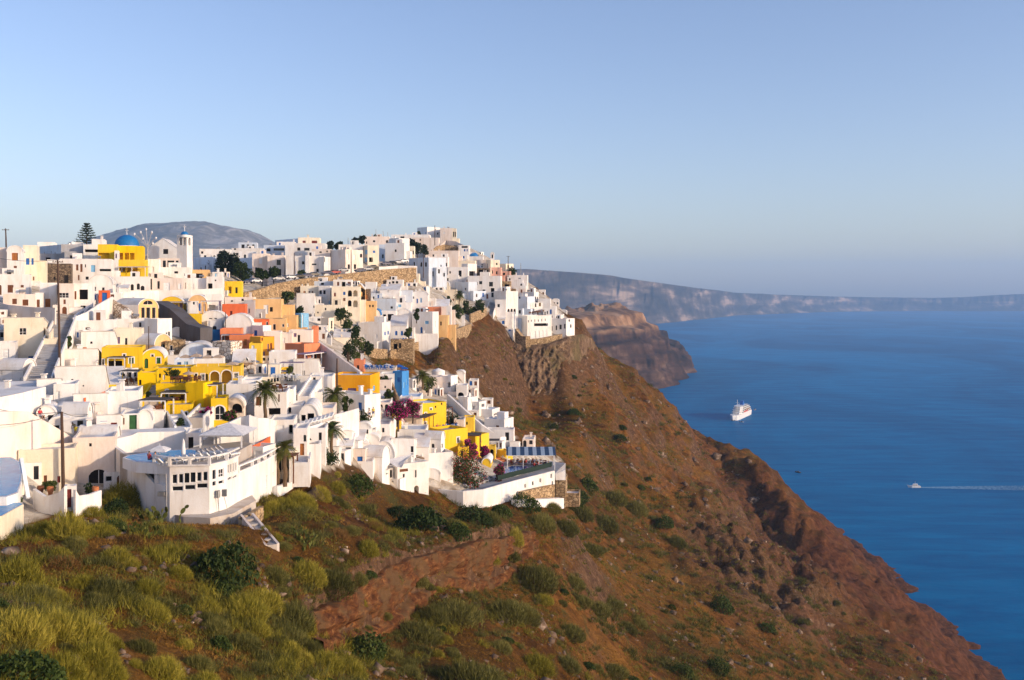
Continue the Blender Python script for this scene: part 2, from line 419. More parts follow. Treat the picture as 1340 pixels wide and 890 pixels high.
    for (fc, u0, u1, v0, v1, kd) in specs:
        if any(f is fc and u0 < b + .06 and u1 > a - .06 and v0 < e_ + .06 and v1 > c_ - .06 for f, a, b, c_, e_ in placed): continue
        placed.append((fc, u0, u1, v0, v1))
        poly = arch_poly(u0, u1, v0, v1) if 'a' in kd else [(u0, v0), (u1, v0), (u1, v1), (u0, v1)]
        (holesL if fc is fL else holesR).append((poly, 1.5 if 'D' in kd else 0.2))
        opening_parts(root, fc, poly, kd, near, u0, u1, v0, v1, wm)
    mb = MB()
    hp = lambda hs: ([h for h, _ in hs], [q for _, q in hs])
    if vt in ('', 'T'):
        for fc, ln, hs in ((fL, wl, holesL), (fR, wr, holesR), (fB, wl, []), (fS, wr, [])):
            a, b = hp(hs); fc.sheet(mb, [(0, -dn), (ln, -dn), (ln, hu), (0, hu)], a, b)
        # parapet
        t = 0.22; O = [c, c + eL * wl, c + eL * wl + eR * wr, c + eR * wr]
        I = [c + eL * t + eR * t, c + eL * (wl - t) + eR * t, c + eL * (wl - t) + eR * (wr - t), c + eL * t + eR * (wr - t)]
        up = Vector((0, 0, hu)); lo = Vector((0, 0, hu - par))
        for i in range(4):
            j = (i + 1) % 4; mb.quad(O[i] + up, O[j] + up, I[j] + up, I[i] + up); mb.quad(I[i] + up, I[j] + up, I[j] + lo, I[i] + lo)
        mb.build('wall', wm, root)
        rb = MB(); e = 0.003; rb.quad(*[q + lo + Vector((0, 0, 0.004)) for q in I]); rb.build('roof', rm, root)
    else:
        gl = 'L' in vt     # gable shown on the left wall: the barrel runs along eR
        span, run = (wl, wr) if gl else (wr, wl)
        rs = rise if rise is not None else min(span * 0.42, hu * 0.5)
        if 'G' in vt: prof = [(span, hu - rs), (span / 2, hu), (0, hu - rs)]
        elif 'S' in vt: prof = [(span, hu), (0, hu - rs)] if 'm' in vt else [(span, hu - rs), (0, hu)]
        else: prof = [(span / 2 + span / 2 * math.cos(math.pi * k / 12), hu - rs + rs * math.sin(math.pi * k / 12)) for k in range(13)]
        out = [(0, -dn), (span, -dn)] + prof
        sideh = hu - rs
        pairs = ((fL, holesL), (fB, []), (fR, holesR), (fS, [])) if gl else ((fR, holesR), (fS, []), (fL, holesL), (fB, []))
        for k, (fc, hs) in enumerate(pairs):
            a, b = hp(hs)
            if k < 2: fc.sheet(mb, out, a, b)
            else:
                sh = sideh if 'S' not in vt else (prof[1][1] if k == 2 else prof[0][1])
                fc.sheet(mb, [(0, -dn), (run, -dn), (run, sh), (0, sh)], a, b)
        mb.build('wall', wm, root)
        rb = MB(); g = fL if gl else fR; back = fB if gl else fS; ax = eR if gl else eL; ov = 0.1
        def ring(off, sh_):
            r_ = []
            for (u, v) in prof:
                uu = span / 2 + (u - span / 2) * (1 + 2 * sh_ / span); r_.append(g.pt(uu, v + sh_, 0) - ax * off if off >= 0 else g.pt(uu, v + sh_, 0) + ax * (run + ov))
            return r_
        a, b_, a2, b2 = ring(ov, 0.004), ring(-1, 0.004), ring(ov, 0.15), ring(-1, 0.15); n = len(prof)
        for i in range(n - 1):
            rb.quad(a2[i], a2[i + 1], b2[i + 1], b2[i]); rb.quad(a[i], a2[i], a2[i + 1], a[i + 1]); rb.quad(b_[i], b_[i + 1], b2[i + 1], b2[i])
        for i in (0, n - 1): rb.quad(a[i], b_[i], b2[i], a2[i])
        rb.build('roof', rm, root, smooth='G' not in vt and 'S' not in vt)
    if name == 'house' and hu > 4.3 and yb > 335:
        ra = random.Random(int(xl * 11 + yb * 13)); expl = [(s_[0], s_[3]) for s_ in specs[:len([1 for w_ in W])]]
        for fc, ln in ((fL, wl), (fR, wr)):
            if ln < 4.5 or ra.random() < .25 or any(f is fc and v < hu * .55 for f, v in expl): continue
            ha = hu * ra.uniform(.32, .58); da = ra.uniform(1.4, 2.6); lw = ln * ra.uniform(.4, .75); u0 = ra.uniform(.1, ln - lw - .1) if ln - lw > .3 else .1; g_ = Face(fc.c + fc.n * da, fc.e, fc.n); hs = []
            for k in range(max(1, int(lw / 2.6))):
                uc = u0 + lw * (k + .5) / max(1, int(lw / 2.6)); ww = ra.uniform(.35, .55); a0 = (.05 if ra.random() < .4 else ha * .35); a1 = min(ha - .45, a0 + ra.uniform(1.2, 2.0))
                if a1 - a0 < .6: continue
                kd = ra.choice('gkbnwk') + ('a' if ra.random() < .35 else ''); poly = arch_poly(uc - ww, uc + ww, a0, a1) if 'a' in kd else [(uc - ww, a0), (uc + ww, a0), (uc + ww, a1), (uc - ww, a1)]
                hs.append(poly); opening_parts(root, g_, poly, kd, near, uc - ww, uc + ww, a0, a1, wm)
            mb = MB(); g_.sheet(mb, [(u0, -dn), (u0 + lw, -dn), (u0 + lw, ha), (u0, ha)], hs, .2)
            for u_ in (u0, u0 + lw): mb.quad(g_.pt(u_, -dn), g_.pt(u_, ha), fc.pt(u_, ha, .003), fc.pt(u_, -dn, .003))
            mb.quad(g_.pt(u0, ha, -.2), g_.pt(u0 + lw, ha, -.2), g_.pt(u0 + lw, ha), g_.pt(u0, ha)); mb.quad(g_.pt(u0, ha, -.2), g_.pt(u0 + lw, ha, -.2), g_.pt(u0 + lw, ha - .4, -.2), g_.pt(u0, ha - .4, -.2))
            mb.build('annex', wm, root); rb = MB(); rb.quad(g_.pt(u0 + .01, ha - .38, -.19), g_.pt(u0 + lw - .01, ha - .38, -.19), fc.pt(u0 + lw - .01, ha - .38, .003), fc.pt(u0 + .01, ha - .38, .003)); rb.build('annex_roof', 'terrace_floor' if ra.random() < .4 else 'white_roof', root)
    rg = random.Random(int(xl * 3 + yt * 5 + yb))
    if name == 'house' and col in 'whclp' and not ch and wl > 4 and rg.random() < .55: ch = rg.choice([1, 1, 2])
    if name == 'house' and col in 'whcl' and vt == '' and wl > 5.5 and wr > 4.5 and par < .45:
        zr = Vector((0, 0, hu - par)); u_ = rg.uniform(.2, .75)
        if rg.random() < .42:
            a_, b__, hh_ = rg.uniform(1.8, min(3.4, wl * .45)), rg.uniform(1.8, min(2.8, wr * .5)), rg.uniform(1.5, 2.3); q = c + eL * wl * u_ + eR * (wr * .62) + zr
            ea = Vector((eL.x, eL.y, 0)) * a_ / 2; eb = Vector((eR.x, eR.y, 0)) * b__ / 2; ff = [q - ea - eb, q + ea - eb, q + ea + eb, q - ea + eb]
            mb = MB(); mb.hexa([v - Vector((0, 0, .1)) for v in ff], [v + Vector((0, 0, hh_)) for v in ff]); mb.build('roof_room', wm if col in 'whc' else 'white_plaster', root)
            mb = MB(); q2 = q - eb * 1.012 + ea * .2; ed = ea.normalized() * .38; mb.quad(q2 - ed, q2 + ed, q2 + ed + Vector((0, 0, hh_ * .8)), q2 - ed + Vector((0, 0, hh_ * .8))); mb.build('door', PN[rg.choice('kbnkw')], root)
        if rg.random() < .3:
            q = c + eL * wl * (1 - u_) + eR * (wr * .4) + zr; mb = MB(); mb.tube([q + eL * -.6 + Vector((0, 0, 1.0)), q + eL * .6 + Vector((0, 0, 1.0))], .26, 8); mb.bar(q - eL * .5, q - eL * .5 + Vector((0, 0, 1)), .07); mb.bar(q + eL * .5, q + eL * .5 + Vector((0, 0, 1)), .07); mb.build('water_tank', 'galvanised', root)
    for k in range(ch):
        q = c + eL * wl * rg.uniform(.15, .85) + eR * wr * rg.uniform(.3, .85) + Vector((0, 0, hu - (par if vt in ('', 'T') else 0.3 + (rs if vt not in ('', 'T') else 0) * .4)))
        mb = MB(); hgt = rg.uniform(.8, 1.5); mb.box(q, 0.55, 0.55, hgt, th); mb.box(q + Vector((0, 0, hgt + .12)), 0.75, 0.75, 0.14, th); mb.box(q + Vector((0, 0, hgt)), 0.3, 0.3, 0.12, th); mb.build('chimney', wm if col in 'whc' else 'white_plaster', root)
    fr = dict(c=c, eL=eL, eR=eR, wl=wl, wr=wr, hu=hu, d=dd, root=root, fL=fL, fR=fR, th=th)
    if key: FACES[key] = fr
    return fr

def strip(pts, col='w', t=0.3, dn=3.0, lab=None, name='parapet_wall', cat='wall', cap=None, group=None, join=0):
    """free-standing wall along stations (px, ytop, ybottom[, d])"""
    q = []
    for p_ in pts:
        d = p_[3] if len(p_) > 3 else D(p_[0], p_[2]); b = P(p_[0], p_[2], d); q.append((b, (p_[2] - p_[1]) * d / F))
    BASES.extend((b_.x, b_.y, b_.z + 0.3) for b_, _h in q if dn > 1)
    if join: root = LASTROOT[0]
    else: root = empty(name, q[0][0], lab, cat, group, (sum(p[0] for p in pts) / len(pts), sum((p[1] + p[2]) / 2 for p in pts) / len(pts)), dict(col=col, vt='', W=(), A=None, h=1, w=1, wall=1, box=(min(p[0] for p in pts), min(p[1] for p in pts), max(p[0] for p in pts), max(p[2] for p in pts))))
    mb = MB(); nrm = []
    for i in range(len(q)):
        a = q[max(i - 1, 0)][0]; b = q[min(i + 1, len(q) - 1)][0]; e = Vector((b.x - a.x, b.y - a.y, 0)).normalized(); nrm.append(Vector((-e.y, e.x, 0)) * t)
    for i in range(len(q) - 1):
        (a, ha), (b, hb) = q[i], q[i + 1]; D_ = Vector((0, 0, -dn))
        bt = [a + D_, b + D_, b + nrm[i + 1] + D_, a + nrm[i] + D_]; tp = [a + Vector((0, 0, ha)), b + Vector((0, 0, hb)), b + nrm[i + 1] + Vector((0, 0, hb)), a + nrm[i] + Vector((0, 0, ha))]
        mb.hexa(bt, tp)
    mb.build('wall' if not join else 'parapet', PC[col], root); return root

def pergola(xl, xr, yt, yb, depth=3.0, mat='dark_thatch', d=None, lab=None, posts='white_paint', name='pergola', cat='pergola', skew=0.0, tilt=0.0, nslat=9):
    d = d or D((xl + xr) / 2, yb); a = P(xl, yb, d); b = P(xr, yb, d * (1 + skew)); h = (yb - yt) * d / F
    b.z = a.z; e = (b - a).normalized(); n = Vector((-e.y, e.x, 0)); ln = (b - a).length
    root = empty(name, a, lab, cat, None, ((xl + xr) / 2, (yt + yb) / 2), dict(per=mat, box=(xl, yt, xr, yb)))
    rf = MB(); Z = Vector((0, 0, h)); zt = Vector((0, 0, tilt))
    for k in range(nslat):
        s0 = depth * k / nslat; s1 = depth * (k + 0.86) / nslat; z0 = Z + zt * (s0 / depth); z1 = Z + zt * (s1 / depth)
        p_ = [a - e * .25 + n * s0 + z0, b + e * .25 + n * s0 + z0, b + e * .25 + n * s1 + z1, a - e * .25 + n * s1 + z1]
        rf.hexa(p_, [q + Vector((0, 0, .07)) for q in p_])
    rf.build('canopy', mat, root)
    bm_ = MB(); 
    for s in (0.1, depth - .2): bm_.bar(a + n * s + Z + zt * (s / depth) - Vector((0, 0, .08)), b + n * s + Z + zt * (s / depth) - Vector((0, 0, .08)), .12, .14)
    bm_.build('beam', posts, root)
    np_ = max(2, int(ln / 2.6) + 1)
    for k in range(np_):
        p_ = a + e * (ln * k / (np_ - 1)); mb = MB(); mb.box(p_ - Vector((0, 0, 1.0)), .14, .14, h + 0.85); mb.build('post', posts, root)
    for p_ in (a + n * (depth - .2), b + n * (depth - .2)):
        mb = MB(); mb.box(p_ - Vector((0, 0, 1)), .14, .14, h + 0.85 + tilt); mb.build('post', posts, root)
    return root

def parasol(px, py, wpx, d=None, mat='canvas', lab=None, hgt=2.4, square=False, group=None, dy=6):
    d = d or D(px, py + dy); r = wpx / 2 * d / F; top = P(px, py, d)
    n = 4 if square else 8; root = empty('parasol', top - Vector((0, 0, hgt + .35)), lab, 'parasol', group, (px, py), dict(per=mat, box=(px - wpx / 2, py, px + wpx / 2, py + wpx * .2)))
    mb = MB(); z0 = -r * 0.34; ring = [top + Vector((r * math.cos(2 * math.pi * (k + .5) / n), r * math.sin(2 * math.pi * (k + .5) / n), z0)) for k in range(n)]
    ring2 = [q - Vector((0, 0, .16)) for q in ring]; t2 = top - Vector((0, 0, .05)); mid = [top + (q - top) * .5 + Vector((0, 0, r * .045)) for q in ring]
    for k in range(n):
        j = (k + 1) % n
        mb.add([top, mid[k], mid[j]], [(0, 1, 2)]); mb.quad(mid[k], ring[k], ring[j], mid[j]); mb.quad(ring[k], ring2[k], ring2[j], ring[j]); mb.add([t2, ring2[j], ring2[k]], [(0, 1, 2)])
    mb.build('canopy', mat, root)
    pb = MB(); pb.tube([top + Vector((0, 0, .25)), top - Vector((0, 0, hgt + .7))], .035, 6); pb.build('pole', 'white_paint', root); return root

def dome(px, py_base, rpx, d, mat='dome_blue', root=None, drum=0.8, cross=True, drum_mat='white_plaster'):
    c = P(px, py_base, d); r = rpx * d / F
    mb = MB(); mb.lathe(c, [(r * math.cos(a), r * math.sin(a) * .95) for a in np.linspace(0, math.pi / 2 - .02, 9)], 24); mb.build('dome', mat, root, smooth=True)
    mb = MB(); mb.lathe(c - Vector((0, 0, drum)), [(r * 1.02, -.4), (r * 1.02, drum + .02), (r * .98, drum + .03)], 24); mb.build('drum', drum_mat, root)
    if cross:
        mb = MB(); t = c + Vector((0, 0, r * .95)); mb.box(t - Vector((0, 0, .1)), .22, .22, .5); mb.bar(t + Vector((0, 0, .4)), t + Vector((0, 0, 1.9)), .13); mb.bar(t + Vector((-.5, 0, 1.3)), t + Vector((.5, 0, 1.3)), .13); mb.build('cross', 'white_paint', root)

def stairs(p0, p1, wid, lab=None, mat='grey_floor', name='staircase', d0=None, d1=None, side='white_plaster', rail=0.5):
    """flight of steps from station p0 (bottom) up to p1"""
    a = P(*p0, d0 or D(*p0)); b = P(*p1, d1 or D(*p1)); hv = Vector((b.x - a.x, b.y - a.y, 0)); n = max(3, int(abs(b.z - a.z) / .19)); e = hv.normalized(); s = Vector((-e.y, e.x, 0))
    root = empty(name, a, lab, 'staircase', None, ((p0[0] + p1[0]) / 2, (p0[1] + p1[1]) / 2), dict(per='stairs', box=(min(p0[0], p1[0]), min(p0[1], p1[1]), max(p0[0], p1[0]), max(p0[1], p1[1]))))
    mb = MB(); st = hv / n
    for k in range(n):
        q = a + st * k; z = a.z + (b.z - a.z) * (k + 1) / n
        f = [q - s * wid / 2, q + s * wid / 2, q + st + s * wid / 2, q + st - s * wid / 2]
        mb.hexa([Vector((v.x, v.y, z - 3.0)) for v in f], [Vector((v.x, v.y, z)) for v in f])
    mb.build('steps', mat, root)
    for sg in (-1, 1):
        mb = MB(); o_ = s * (wid / 2 + .13) * sg; q = [a + o_ - s * .12, a + o_ + s * .12, b + o_ + s * .12, b + o_ - s * .12]
        mb.hexa([v - Vector((0, 0, 3)) for v in q], [v + Vector((0, 0, rail)) for v in q]); mb.build('side_wall', side, root)
    return root
# ================================================================ the town, block by block
h = house
# --- far left, top of the village
h(-16,9,None,324,374,'h',d=224,L=10,lab='pale blush side block left of the arched white house at the left edge')
h(9,30,None,322,372,'w','L',[(15.5,331,23.5,341,'omt'),(18,348,22,358,'n')],d=217,L=12,lab='tall white house with arched front, wooden shuttered window and blue windows at the left edge')
h(30,48,None,321,367,'c',W=[(34,338,38.5,346.5,'b'),(41,338,44,346.5,'b'),(37.5,359,40.5,366.5,'n'),(43,362,45,367,'n')],d=216,L=9,join=1)
h(-14,38,None,359,388,'w',W=[(10,373,17.5,383,'nm'),(27,373,31,384,'nd'),(-2,373,2,386,'nad')],d=206,L=7,lab='low white house with two square brown windows under the arched white house')
h(4,46,None,385,405,'h',W=[(16,391,22,398,'nm'),(29.5,392,37,400,'nm')],d=196,L=7,lab='blush white house with a pair of square windows above the long sloping wall')
h(46,56,None,383,404,'w',W=[(48,392,52,402,'nd')],d=198,L=6,join=1)
h(52,74,None,370,403,'w',W=[(47.5,384,51,388,'k'),(59,391,66,402,'od'),(55,384,58,388.5,'k')],d=203,L=8,lab='white house with an orange wooden double door left of the tall pole')
h(75,96,None,371,411,'h',W=[(77,383,90,390,'km'),(83,392,86,398,'n'),(83,402,90,405.5,'k')],d=200,L=8,lab='pale house with one wide dark window just right of the tall pole')
h(95,120,None,371,412,'w',W=[(103.5,379,115,392,'kD'),(96,381,100,392,'nd'),(96,403,101,410,'kd'),(105,400,112,411,'kD')],d=204,L=8,lab='white house with a deep shaded balcony beside the dark ramp')
strip([(-14,393,404,188),(10,399,410,184),(42,402,416,180),(72,403,420,178)],'h',lab='long blush wall sloping down beneath the houses at the left edge')
h(48,93,None,345,371,'d',W=[(84,360,89.5,370,'kd'),(70,362,72.5,366,'k')],d=240,L=9,roof='g',par=.2,lab='dark stone ruin with rough brown walls behind the tall pole',name='stone_ruin',cat='ruin')
h(78,146,None,339,372,'w',W=[(84,345,87,353,'n'),(91,346,94,353.5,'nd'),(99.5,346,102.5,354,'n'),(105,345.5,108,356,'nd'),(119,347,124.5,356,'l'),(111,346,112.5,350,'k'),(130,352,146,355,'kD'),(102,360,104,367,'n'),(112,362,116,366,'k')],d=255,L=10,ch=1,lab='long white house with a row of narrow brown shutters and one light blue window')
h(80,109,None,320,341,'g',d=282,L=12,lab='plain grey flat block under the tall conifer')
h(109,129,None,320,340,'w',W=[(111,326.5,128,330,'kD')],d=280,L=9,join=1)
h(120,137,None,313,323,'w',d=288,L=8,ch=1,lab='small white roof room right of the tall conifer')
h(98,108,None,317,323,'w',d=290,L=6,lab='low white roof room left of the tall conifer')
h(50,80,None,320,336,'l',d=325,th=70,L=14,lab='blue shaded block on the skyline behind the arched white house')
h(49,72,None,317,324,'w',d=350,L=9,lab='thin white parapet block on the skyline at the far left')
h(48,80,None,332,350,'g',W=[(60,337,66,345,'k')],d=300,L=8,lab='low grey block behind the dark stone ruin')
h(128,154,None,320,356,'y',W=[(129,331,143,339,'yDc'),(146.5,352,152,357,'y')] and [(129,331,143,339,'kDc')],d=268,L=8,lab='yellow house with a shaded loggia below the blue church dome')
h(150,155,None,328,340,'w',W=[(151,332,153,338,'p')],d=264,L=4,join=1)
h(154,187,None,322,341,'y',W=[(156,331,161,340,'kDc'),(163,331,169,340,'kDc'),(170,331,176,340,'kDc')],d=272,L=8,roof='w',lab='yellow house with white roof edge and pale columns under the blue dome')
h(154,192,None,340,357,'y',W=[(157,349,164,356,'kDc'),(166,349,172,356,'kDc'),(174,349,180,356,'kDc')],d=266,L=5,join=1)
pergola(155,190,349,357,2.6,'tan_canvas',d=262,lab='pale awning shading the lower yellow terrace below the blue dome')
r = empty('blue_dome_church', P(166,340,300), 'church with a big blue dome and white cross on the left skyline', 'church', None, (166,318)); dome(166,322,15.5,300,'dome_blue',r,1.0)
h(148,186,None,322,345,'w',d=304,L=9,join=0,lab='white block carrying the drum behind the yellow house')
# bell tower church
h(193,233,241,312.5,346,'w','LG',[(213.5,326,220,332.5,'km')],d=294,rise=3.1,lab='white church with pitched front beside the tall bell tower',cat='church',name='church')
h(207,246,None,338,353,'h',W=[(213,341,217,350,'g'),(219,341,228,350,'gm'),(230,341,234,350,'g'),(236,344,243,350,'g')],d=284,L=5,lab='glazed terrace house with white columns below the bell tower')
f_ = h(231.5,244.5,252,307.5,356,'w',W=[(234.5,310.5,238,321,'kaD'),(239.5,310.5,243,321,'kaD'),(246.5,311,249.5,321,'kaD')],d=288,lab='tall white bell tower with two arched openings and a small blue dome',cat='bell tower',name='bell_tower')
dome(241.5,307.5,5.0,293,'dome_blue',LASTROOT[0],.3)
h(192,208,None,339,363,'w',W=[(198,349,201.5,361,'wat')],d=276,L=7,lab='white block with one arched doorway left of the glazed terrace house')
h(205,250,None,350,366,'w',W=[(228,355,233,358,'k'),(241,358,243,361,'k')],d=274,L=6,lab='broad white terrace block beneath the bell tower')
h(249,273,None,353,369,'p',W=[(250,358,265,364,'kD')],d=276,L=7,lab='peach house with a dark awning opening right of the bell tower')
h(270,291,None,362,388,'w',W=[(281.5,357,285,363,'b'),(272,371,278,381,'kD'),(281,366,283,368,'k')],d=262,L=7,ch=1,lab='white house with a ruined shaded porch in front of the big dark tree')
h(278,291,None,356,366,'w',W=[(281.3,358,285,364,'l')],d=268,L=5,ch=1,lab='small white house with one blue shutter in front of the big dark tree')
h(147,196,None,362,384,'w',W=[(155,372,157,380,'k'),(171,372,175,380,'ka'),(179,371,183,379,'ka'),(184,374,189,380,'ka')],d=256,L=6,lab='white wall with three small arches and potted plants above the tan vaulted house')
h(115,148,None,360,386,'w','L',[(122,375,126,381,'gm'),(133,376,137,381,'k'),(147,368,149,375,'k')],d=240,L=9,lab='white vaulted house above the red gate')
h(180,240,None,364,383,'h',W=[(184,372,190,381,'k'),(193,365,199,379,'gm'),(206,368,209,378,'k'),(214,370,222,380,'w'),(233,371,237,378,'w')],d=254,L=7,lab='long blush white house with small doorways under the terrace of the bell tower')
h(238,272,None,364,383,'w',W=[(241,370,243.5,378,'k'),(250,371,254,380,'w')],d=256,L=7,lab='plain white cubic house right of the long blush white house')
strip([(147,383,393,236),(180,381,392,240),(208,380,393,244),(250,379,393,246),(292,377,392,250)],'w',lab='long white terrace wall above the row of yellow vaulted houses')
h(208,250,None,381,394,'w',d=249,L=5,lab='white terrace block behind the yellow vaulted house')
h(246,292,None,380,396,'h',W=[(286,389,290,393,'k')],d=250,L=5,lab='blush white terrace block above the red orange house')
# skyline, centre left
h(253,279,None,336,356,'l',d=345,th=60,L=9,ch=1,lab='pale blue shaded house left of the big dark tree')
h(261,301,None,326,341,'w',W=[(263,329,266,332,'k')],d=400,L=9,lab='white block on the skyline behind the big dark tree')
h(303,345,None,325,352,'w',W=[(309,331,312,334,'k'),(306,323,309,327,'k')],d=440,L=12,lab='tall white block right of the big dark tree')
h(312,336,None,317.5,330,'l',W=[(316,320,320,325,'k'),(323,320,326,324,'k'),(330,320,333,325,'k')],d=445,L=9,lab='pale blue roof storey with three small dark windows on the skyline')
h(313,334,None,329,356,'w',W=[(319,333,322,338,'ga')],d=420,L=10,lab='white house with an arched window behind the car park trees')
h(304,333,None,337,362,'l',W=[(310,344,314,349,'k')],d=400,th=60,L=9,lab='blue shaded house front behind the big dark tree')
h(330,352,None,332,372,'h',W=[(339,338,343,345,'w'),(334,350,337,354,'k')],d=372,L=10,lab='blush white house above the parked cars')
h(350,372,None,334,371,'h',W=[(362,340,367.5,347,'gm'),(357,352,368,362,'kD')],d=365,L=10,lab='pale hotel block with a balcony above the parked cars')
h(370,378,None,335,368,'c',W=[(372.5,351,374,358,'k')],d=362,L=9,join=1)
h(345,374,None,321,338,'l',W=[(349,325,354,329,'k'),(358,325,372,328,'gm')],d=430,L=10,lab='pale blue block with a glass balcony rail on the skyline')
h(373,386,None,316.5,334,'w',d=420,L=8,lab='white curved stair tower block on the skyline')
h(360,391,None,312,333,'l',W=[(362,318,366,322,'k')],d=450,th=60,L=10,lab='blue grey tall block on the skyline left of the red windowed house')
h(374,424,None,335,364,'w',W=[(395,342,398.5,346,'gm'),(408,345,414,347,'g'),(414,352,417,356,'k')],d=352,L=8,lab='wide white villa with ribbed centre bays above the stone retaining wall')
h(399.5,405,None,334,363,'w',d=350,L=2,join=1)
h(417,424,433,336,362,'w',W=[(424.3,337,425.3,343,'k')],d=350,join=1)
h(385,426,None,318.5,338,'w',W=[(389,324,393,328,'k'),(398,324.5,405,328,'gm'),(416,327,420,331,'g')],d=385,L=10,lab='white upper house with two dark windows above the villa')
h(390,418,None,311,322,'c',W=[(396,315,400,318,'r'),(408,315,415,318.5,'rm')],d=390,L=9,ch=2,lab='small cream roof house with red windows on the skyline')
h(408,433,None,326,352,'h',W=[(427,328,429,330,'k'),(418,329,421,331,'k')],d=375,L=9,lab='blush block right of the white upper house')
h(433,452,475,326.5,358,'h',W=[(445,337,447.5,339.5,'w'),(454,332,456,340,'wa'),(462,333,465,340,'wa'),(471,332,474,337,'ka'),(455,346,458,352,'k'),(463,346,466,352,'k')],d=362,lab='big corner house with a grey shaded side and arched sunny side above the road')
h(443,475,None,320,334,'w',d=385,L=9,ch=2,lab='plain white block behind the corner house')
h(475,481,496,321,349,'c',W=[(477.5,327,481,333,'lm'),(477,337,480.5,343,'l'),(488,328,491,331,'b'),(483,337,488,343,'oD')],d=370,roof='l',lab='small pale yellow house with light blue shutters beside the road')
h(477,509,None,309.5,331,'h',W=[(488,314.5,491,317,'g'),(505,314.5,508,318,'k'),(479,316,480.5,319,'k')],d=470,L=10,ch=1,lab='pale flat house on the skyline left of the big white cube')
h(496,509,None,320,345,'l',W=[(500,333,502,338,'k')],d=420,L=8,lab='pale blue gap house left of the big white cube')
h(504,529,536,318,342,'w',W=[(516.5,326.5,519,330,'g')],d=408,lab='big white cube house with a sunny right side above the road')
h(509,522,536,311.5,322,'w',d=420,lab='white upper storey block on top of the big cube house')
h(536,542,None,322,337,'c',W=[(537,328,538.5,333,'k'),(540,328,541.5,333,'k')],d=420,L=6,lab='narrow cream annexe right of the big white cube')
h(512,562,None,307,322,'w',W=[(524,309.5,529,312,'k'),(549,313,552,316,'k')],d=520,L=12,ch=1,lab='long pale flat block on the skyline below the topmost blocks')
h(540,574,None,311,327,'h',W=[(549,313,551,315,'k'),(545,319,548,322,'k')],d=505,L=10,lab='blush block beneath the topmost skyline blocks')
h(546,559,576,297,316,'w',d=548,roof='l',lab='topmost white block on the ridge with a blue shaded side')
h(576,594,None,298.5,318,'h',W=[(580,304,582,306,'w')],d=545,L=9,ch=1,lab='pale topmost block right of the blue shaded block on the ridge')
h(591.5,597,None,299,316,'c',W=[(592.7,303,594.2,310,'kaD'),(594.9,303,596.4,310,'kaD')],d=535,L=3,lab='little cream belfry with two slits at the right end of the ridge blocks',cat='belfry',name='belfry')
h(592,601,None,312,319,'c',d=528,L=5,join=1)
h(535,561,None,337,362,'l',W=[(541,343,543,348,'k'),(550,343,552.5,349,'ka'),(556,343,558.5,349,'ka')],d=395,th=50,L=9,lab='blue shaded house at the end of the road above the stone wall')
h(560,586,None,336,363,'w',W=[(562.5,344,564,349,'k'),(565,344,567,349,'k'),(570.5,343.5,573,349,'ka'),(574.5,344,576,349,'k'),(577,344,579,349,'k'),(583,344,585,348.5,'k'),(564,353,568,359,'kaD'),(571,353.5,573.5,359,'kaD'),(576,353,580,359,'kaD'),(583,352.5,584.5,357,'k')],d=430,L=9,lab='white house with arcaded ground floor and a row of narrow windows in mid hillside')
h(556,600,None,328,341,'h',W=[(566,333,568,336,'k'),(580,334,582,336,'k')],d=462,L=7,lab='blush terrace house above the arcaded white house')
strip([(561,331,338,470),(572,322,336,478),(582,320,334,490),(600,323,336,490)],'t',lab='tan stone bank wall under the ridge blocks')
strip([(575,322,330,505),(584,314.5,324,515),(596,316,326,510),(607,321,331,498)],'h',lab='white walled slope under the little cream belfry')
h(600,614,None,321,341,'w',W=[(607,326,609,329,'b'),(610.5,326,612,329,'b'),(604,322,612,324.5,'k')],d=485,L=7,lab='narrow white house with blue windows below the belfry')
r = empty('chapel', P(619.5,340,490), 'small chapel with a bright blue dome in mid skyline', 'chapel', None, (619,333)); dome(619.6,336,6.2,488,'dome_blue',r,.8,False)
h(610,632,None,335.5,345,'w',W=[(616,341,622,343,'k')],d=485,L=6,lab='low white house around the bright blue chapel dome')
h(586,612,None,349.5,372,'w',W=[(588,355,590,358,'k'),(600,354,604,362,'kD'),(610,352,612,362,'w')],d=424,L=8,lab='white flat house right of the arcaded white house')
h(604,612,624,345,366,'w',W=[(614,355,622,361,'lD')],d=440,lab='white house with a light blue porch in mid hillside')
h(600,622,None,341,352,'c',W=[(606,346,611,348,'k')],d=462,L=7,lab='low cream house behind the house with the light blue porch')
h(622,640,None,340,356,'h',W=[(630,346,632,350,'k')],d=470,L=7,lab='pale house between blue chapel dome and yellow church')
h(636,642,654,340,360,'c',W=[(637,345,638,352,'p'),(649,344,651,347,'k')],d=472,lab='pale yellow church with a slender white bell gable on the right of the village',cat='church',name='church')
h(642,646.5,None,330,345,'w',W=[(643.2,333,645.2,338,'kaD')],d=476,L=1.5,vt='L',rise=1.2,join=1)
h(624,640,None,351,368,'n' if False else 'd',W=[(626,353,639,360,'kD')],d=430,L=6,roof='t',lab='taverna with a dark open front below the yellow church')
h(654,662,672,345,358,'c',W=[(656,350,657.5,354,'p'),(664,347,666,351,'k'),(668,347,670,351,'w')],d=500,lab='cream house at the right end of the skyline beside the thin mast')
h(640,656,None,350,366,'i',W=[(643,354,645,358,'k'),(649,355,651,359,'k')],d=458,L=6,lab='pinkish terrace house below the yellow church')
h(655,668,None,355,366,'i',W=[(658,357,661,361,'k')],d=480,L=6,lab='small pink house under the cream skyline house')
h(664,690,None,360,378,'w',W=[(666,364,668,367,'k')],d=462,L=7,lab='white terrace block at the right shoulder of the village')
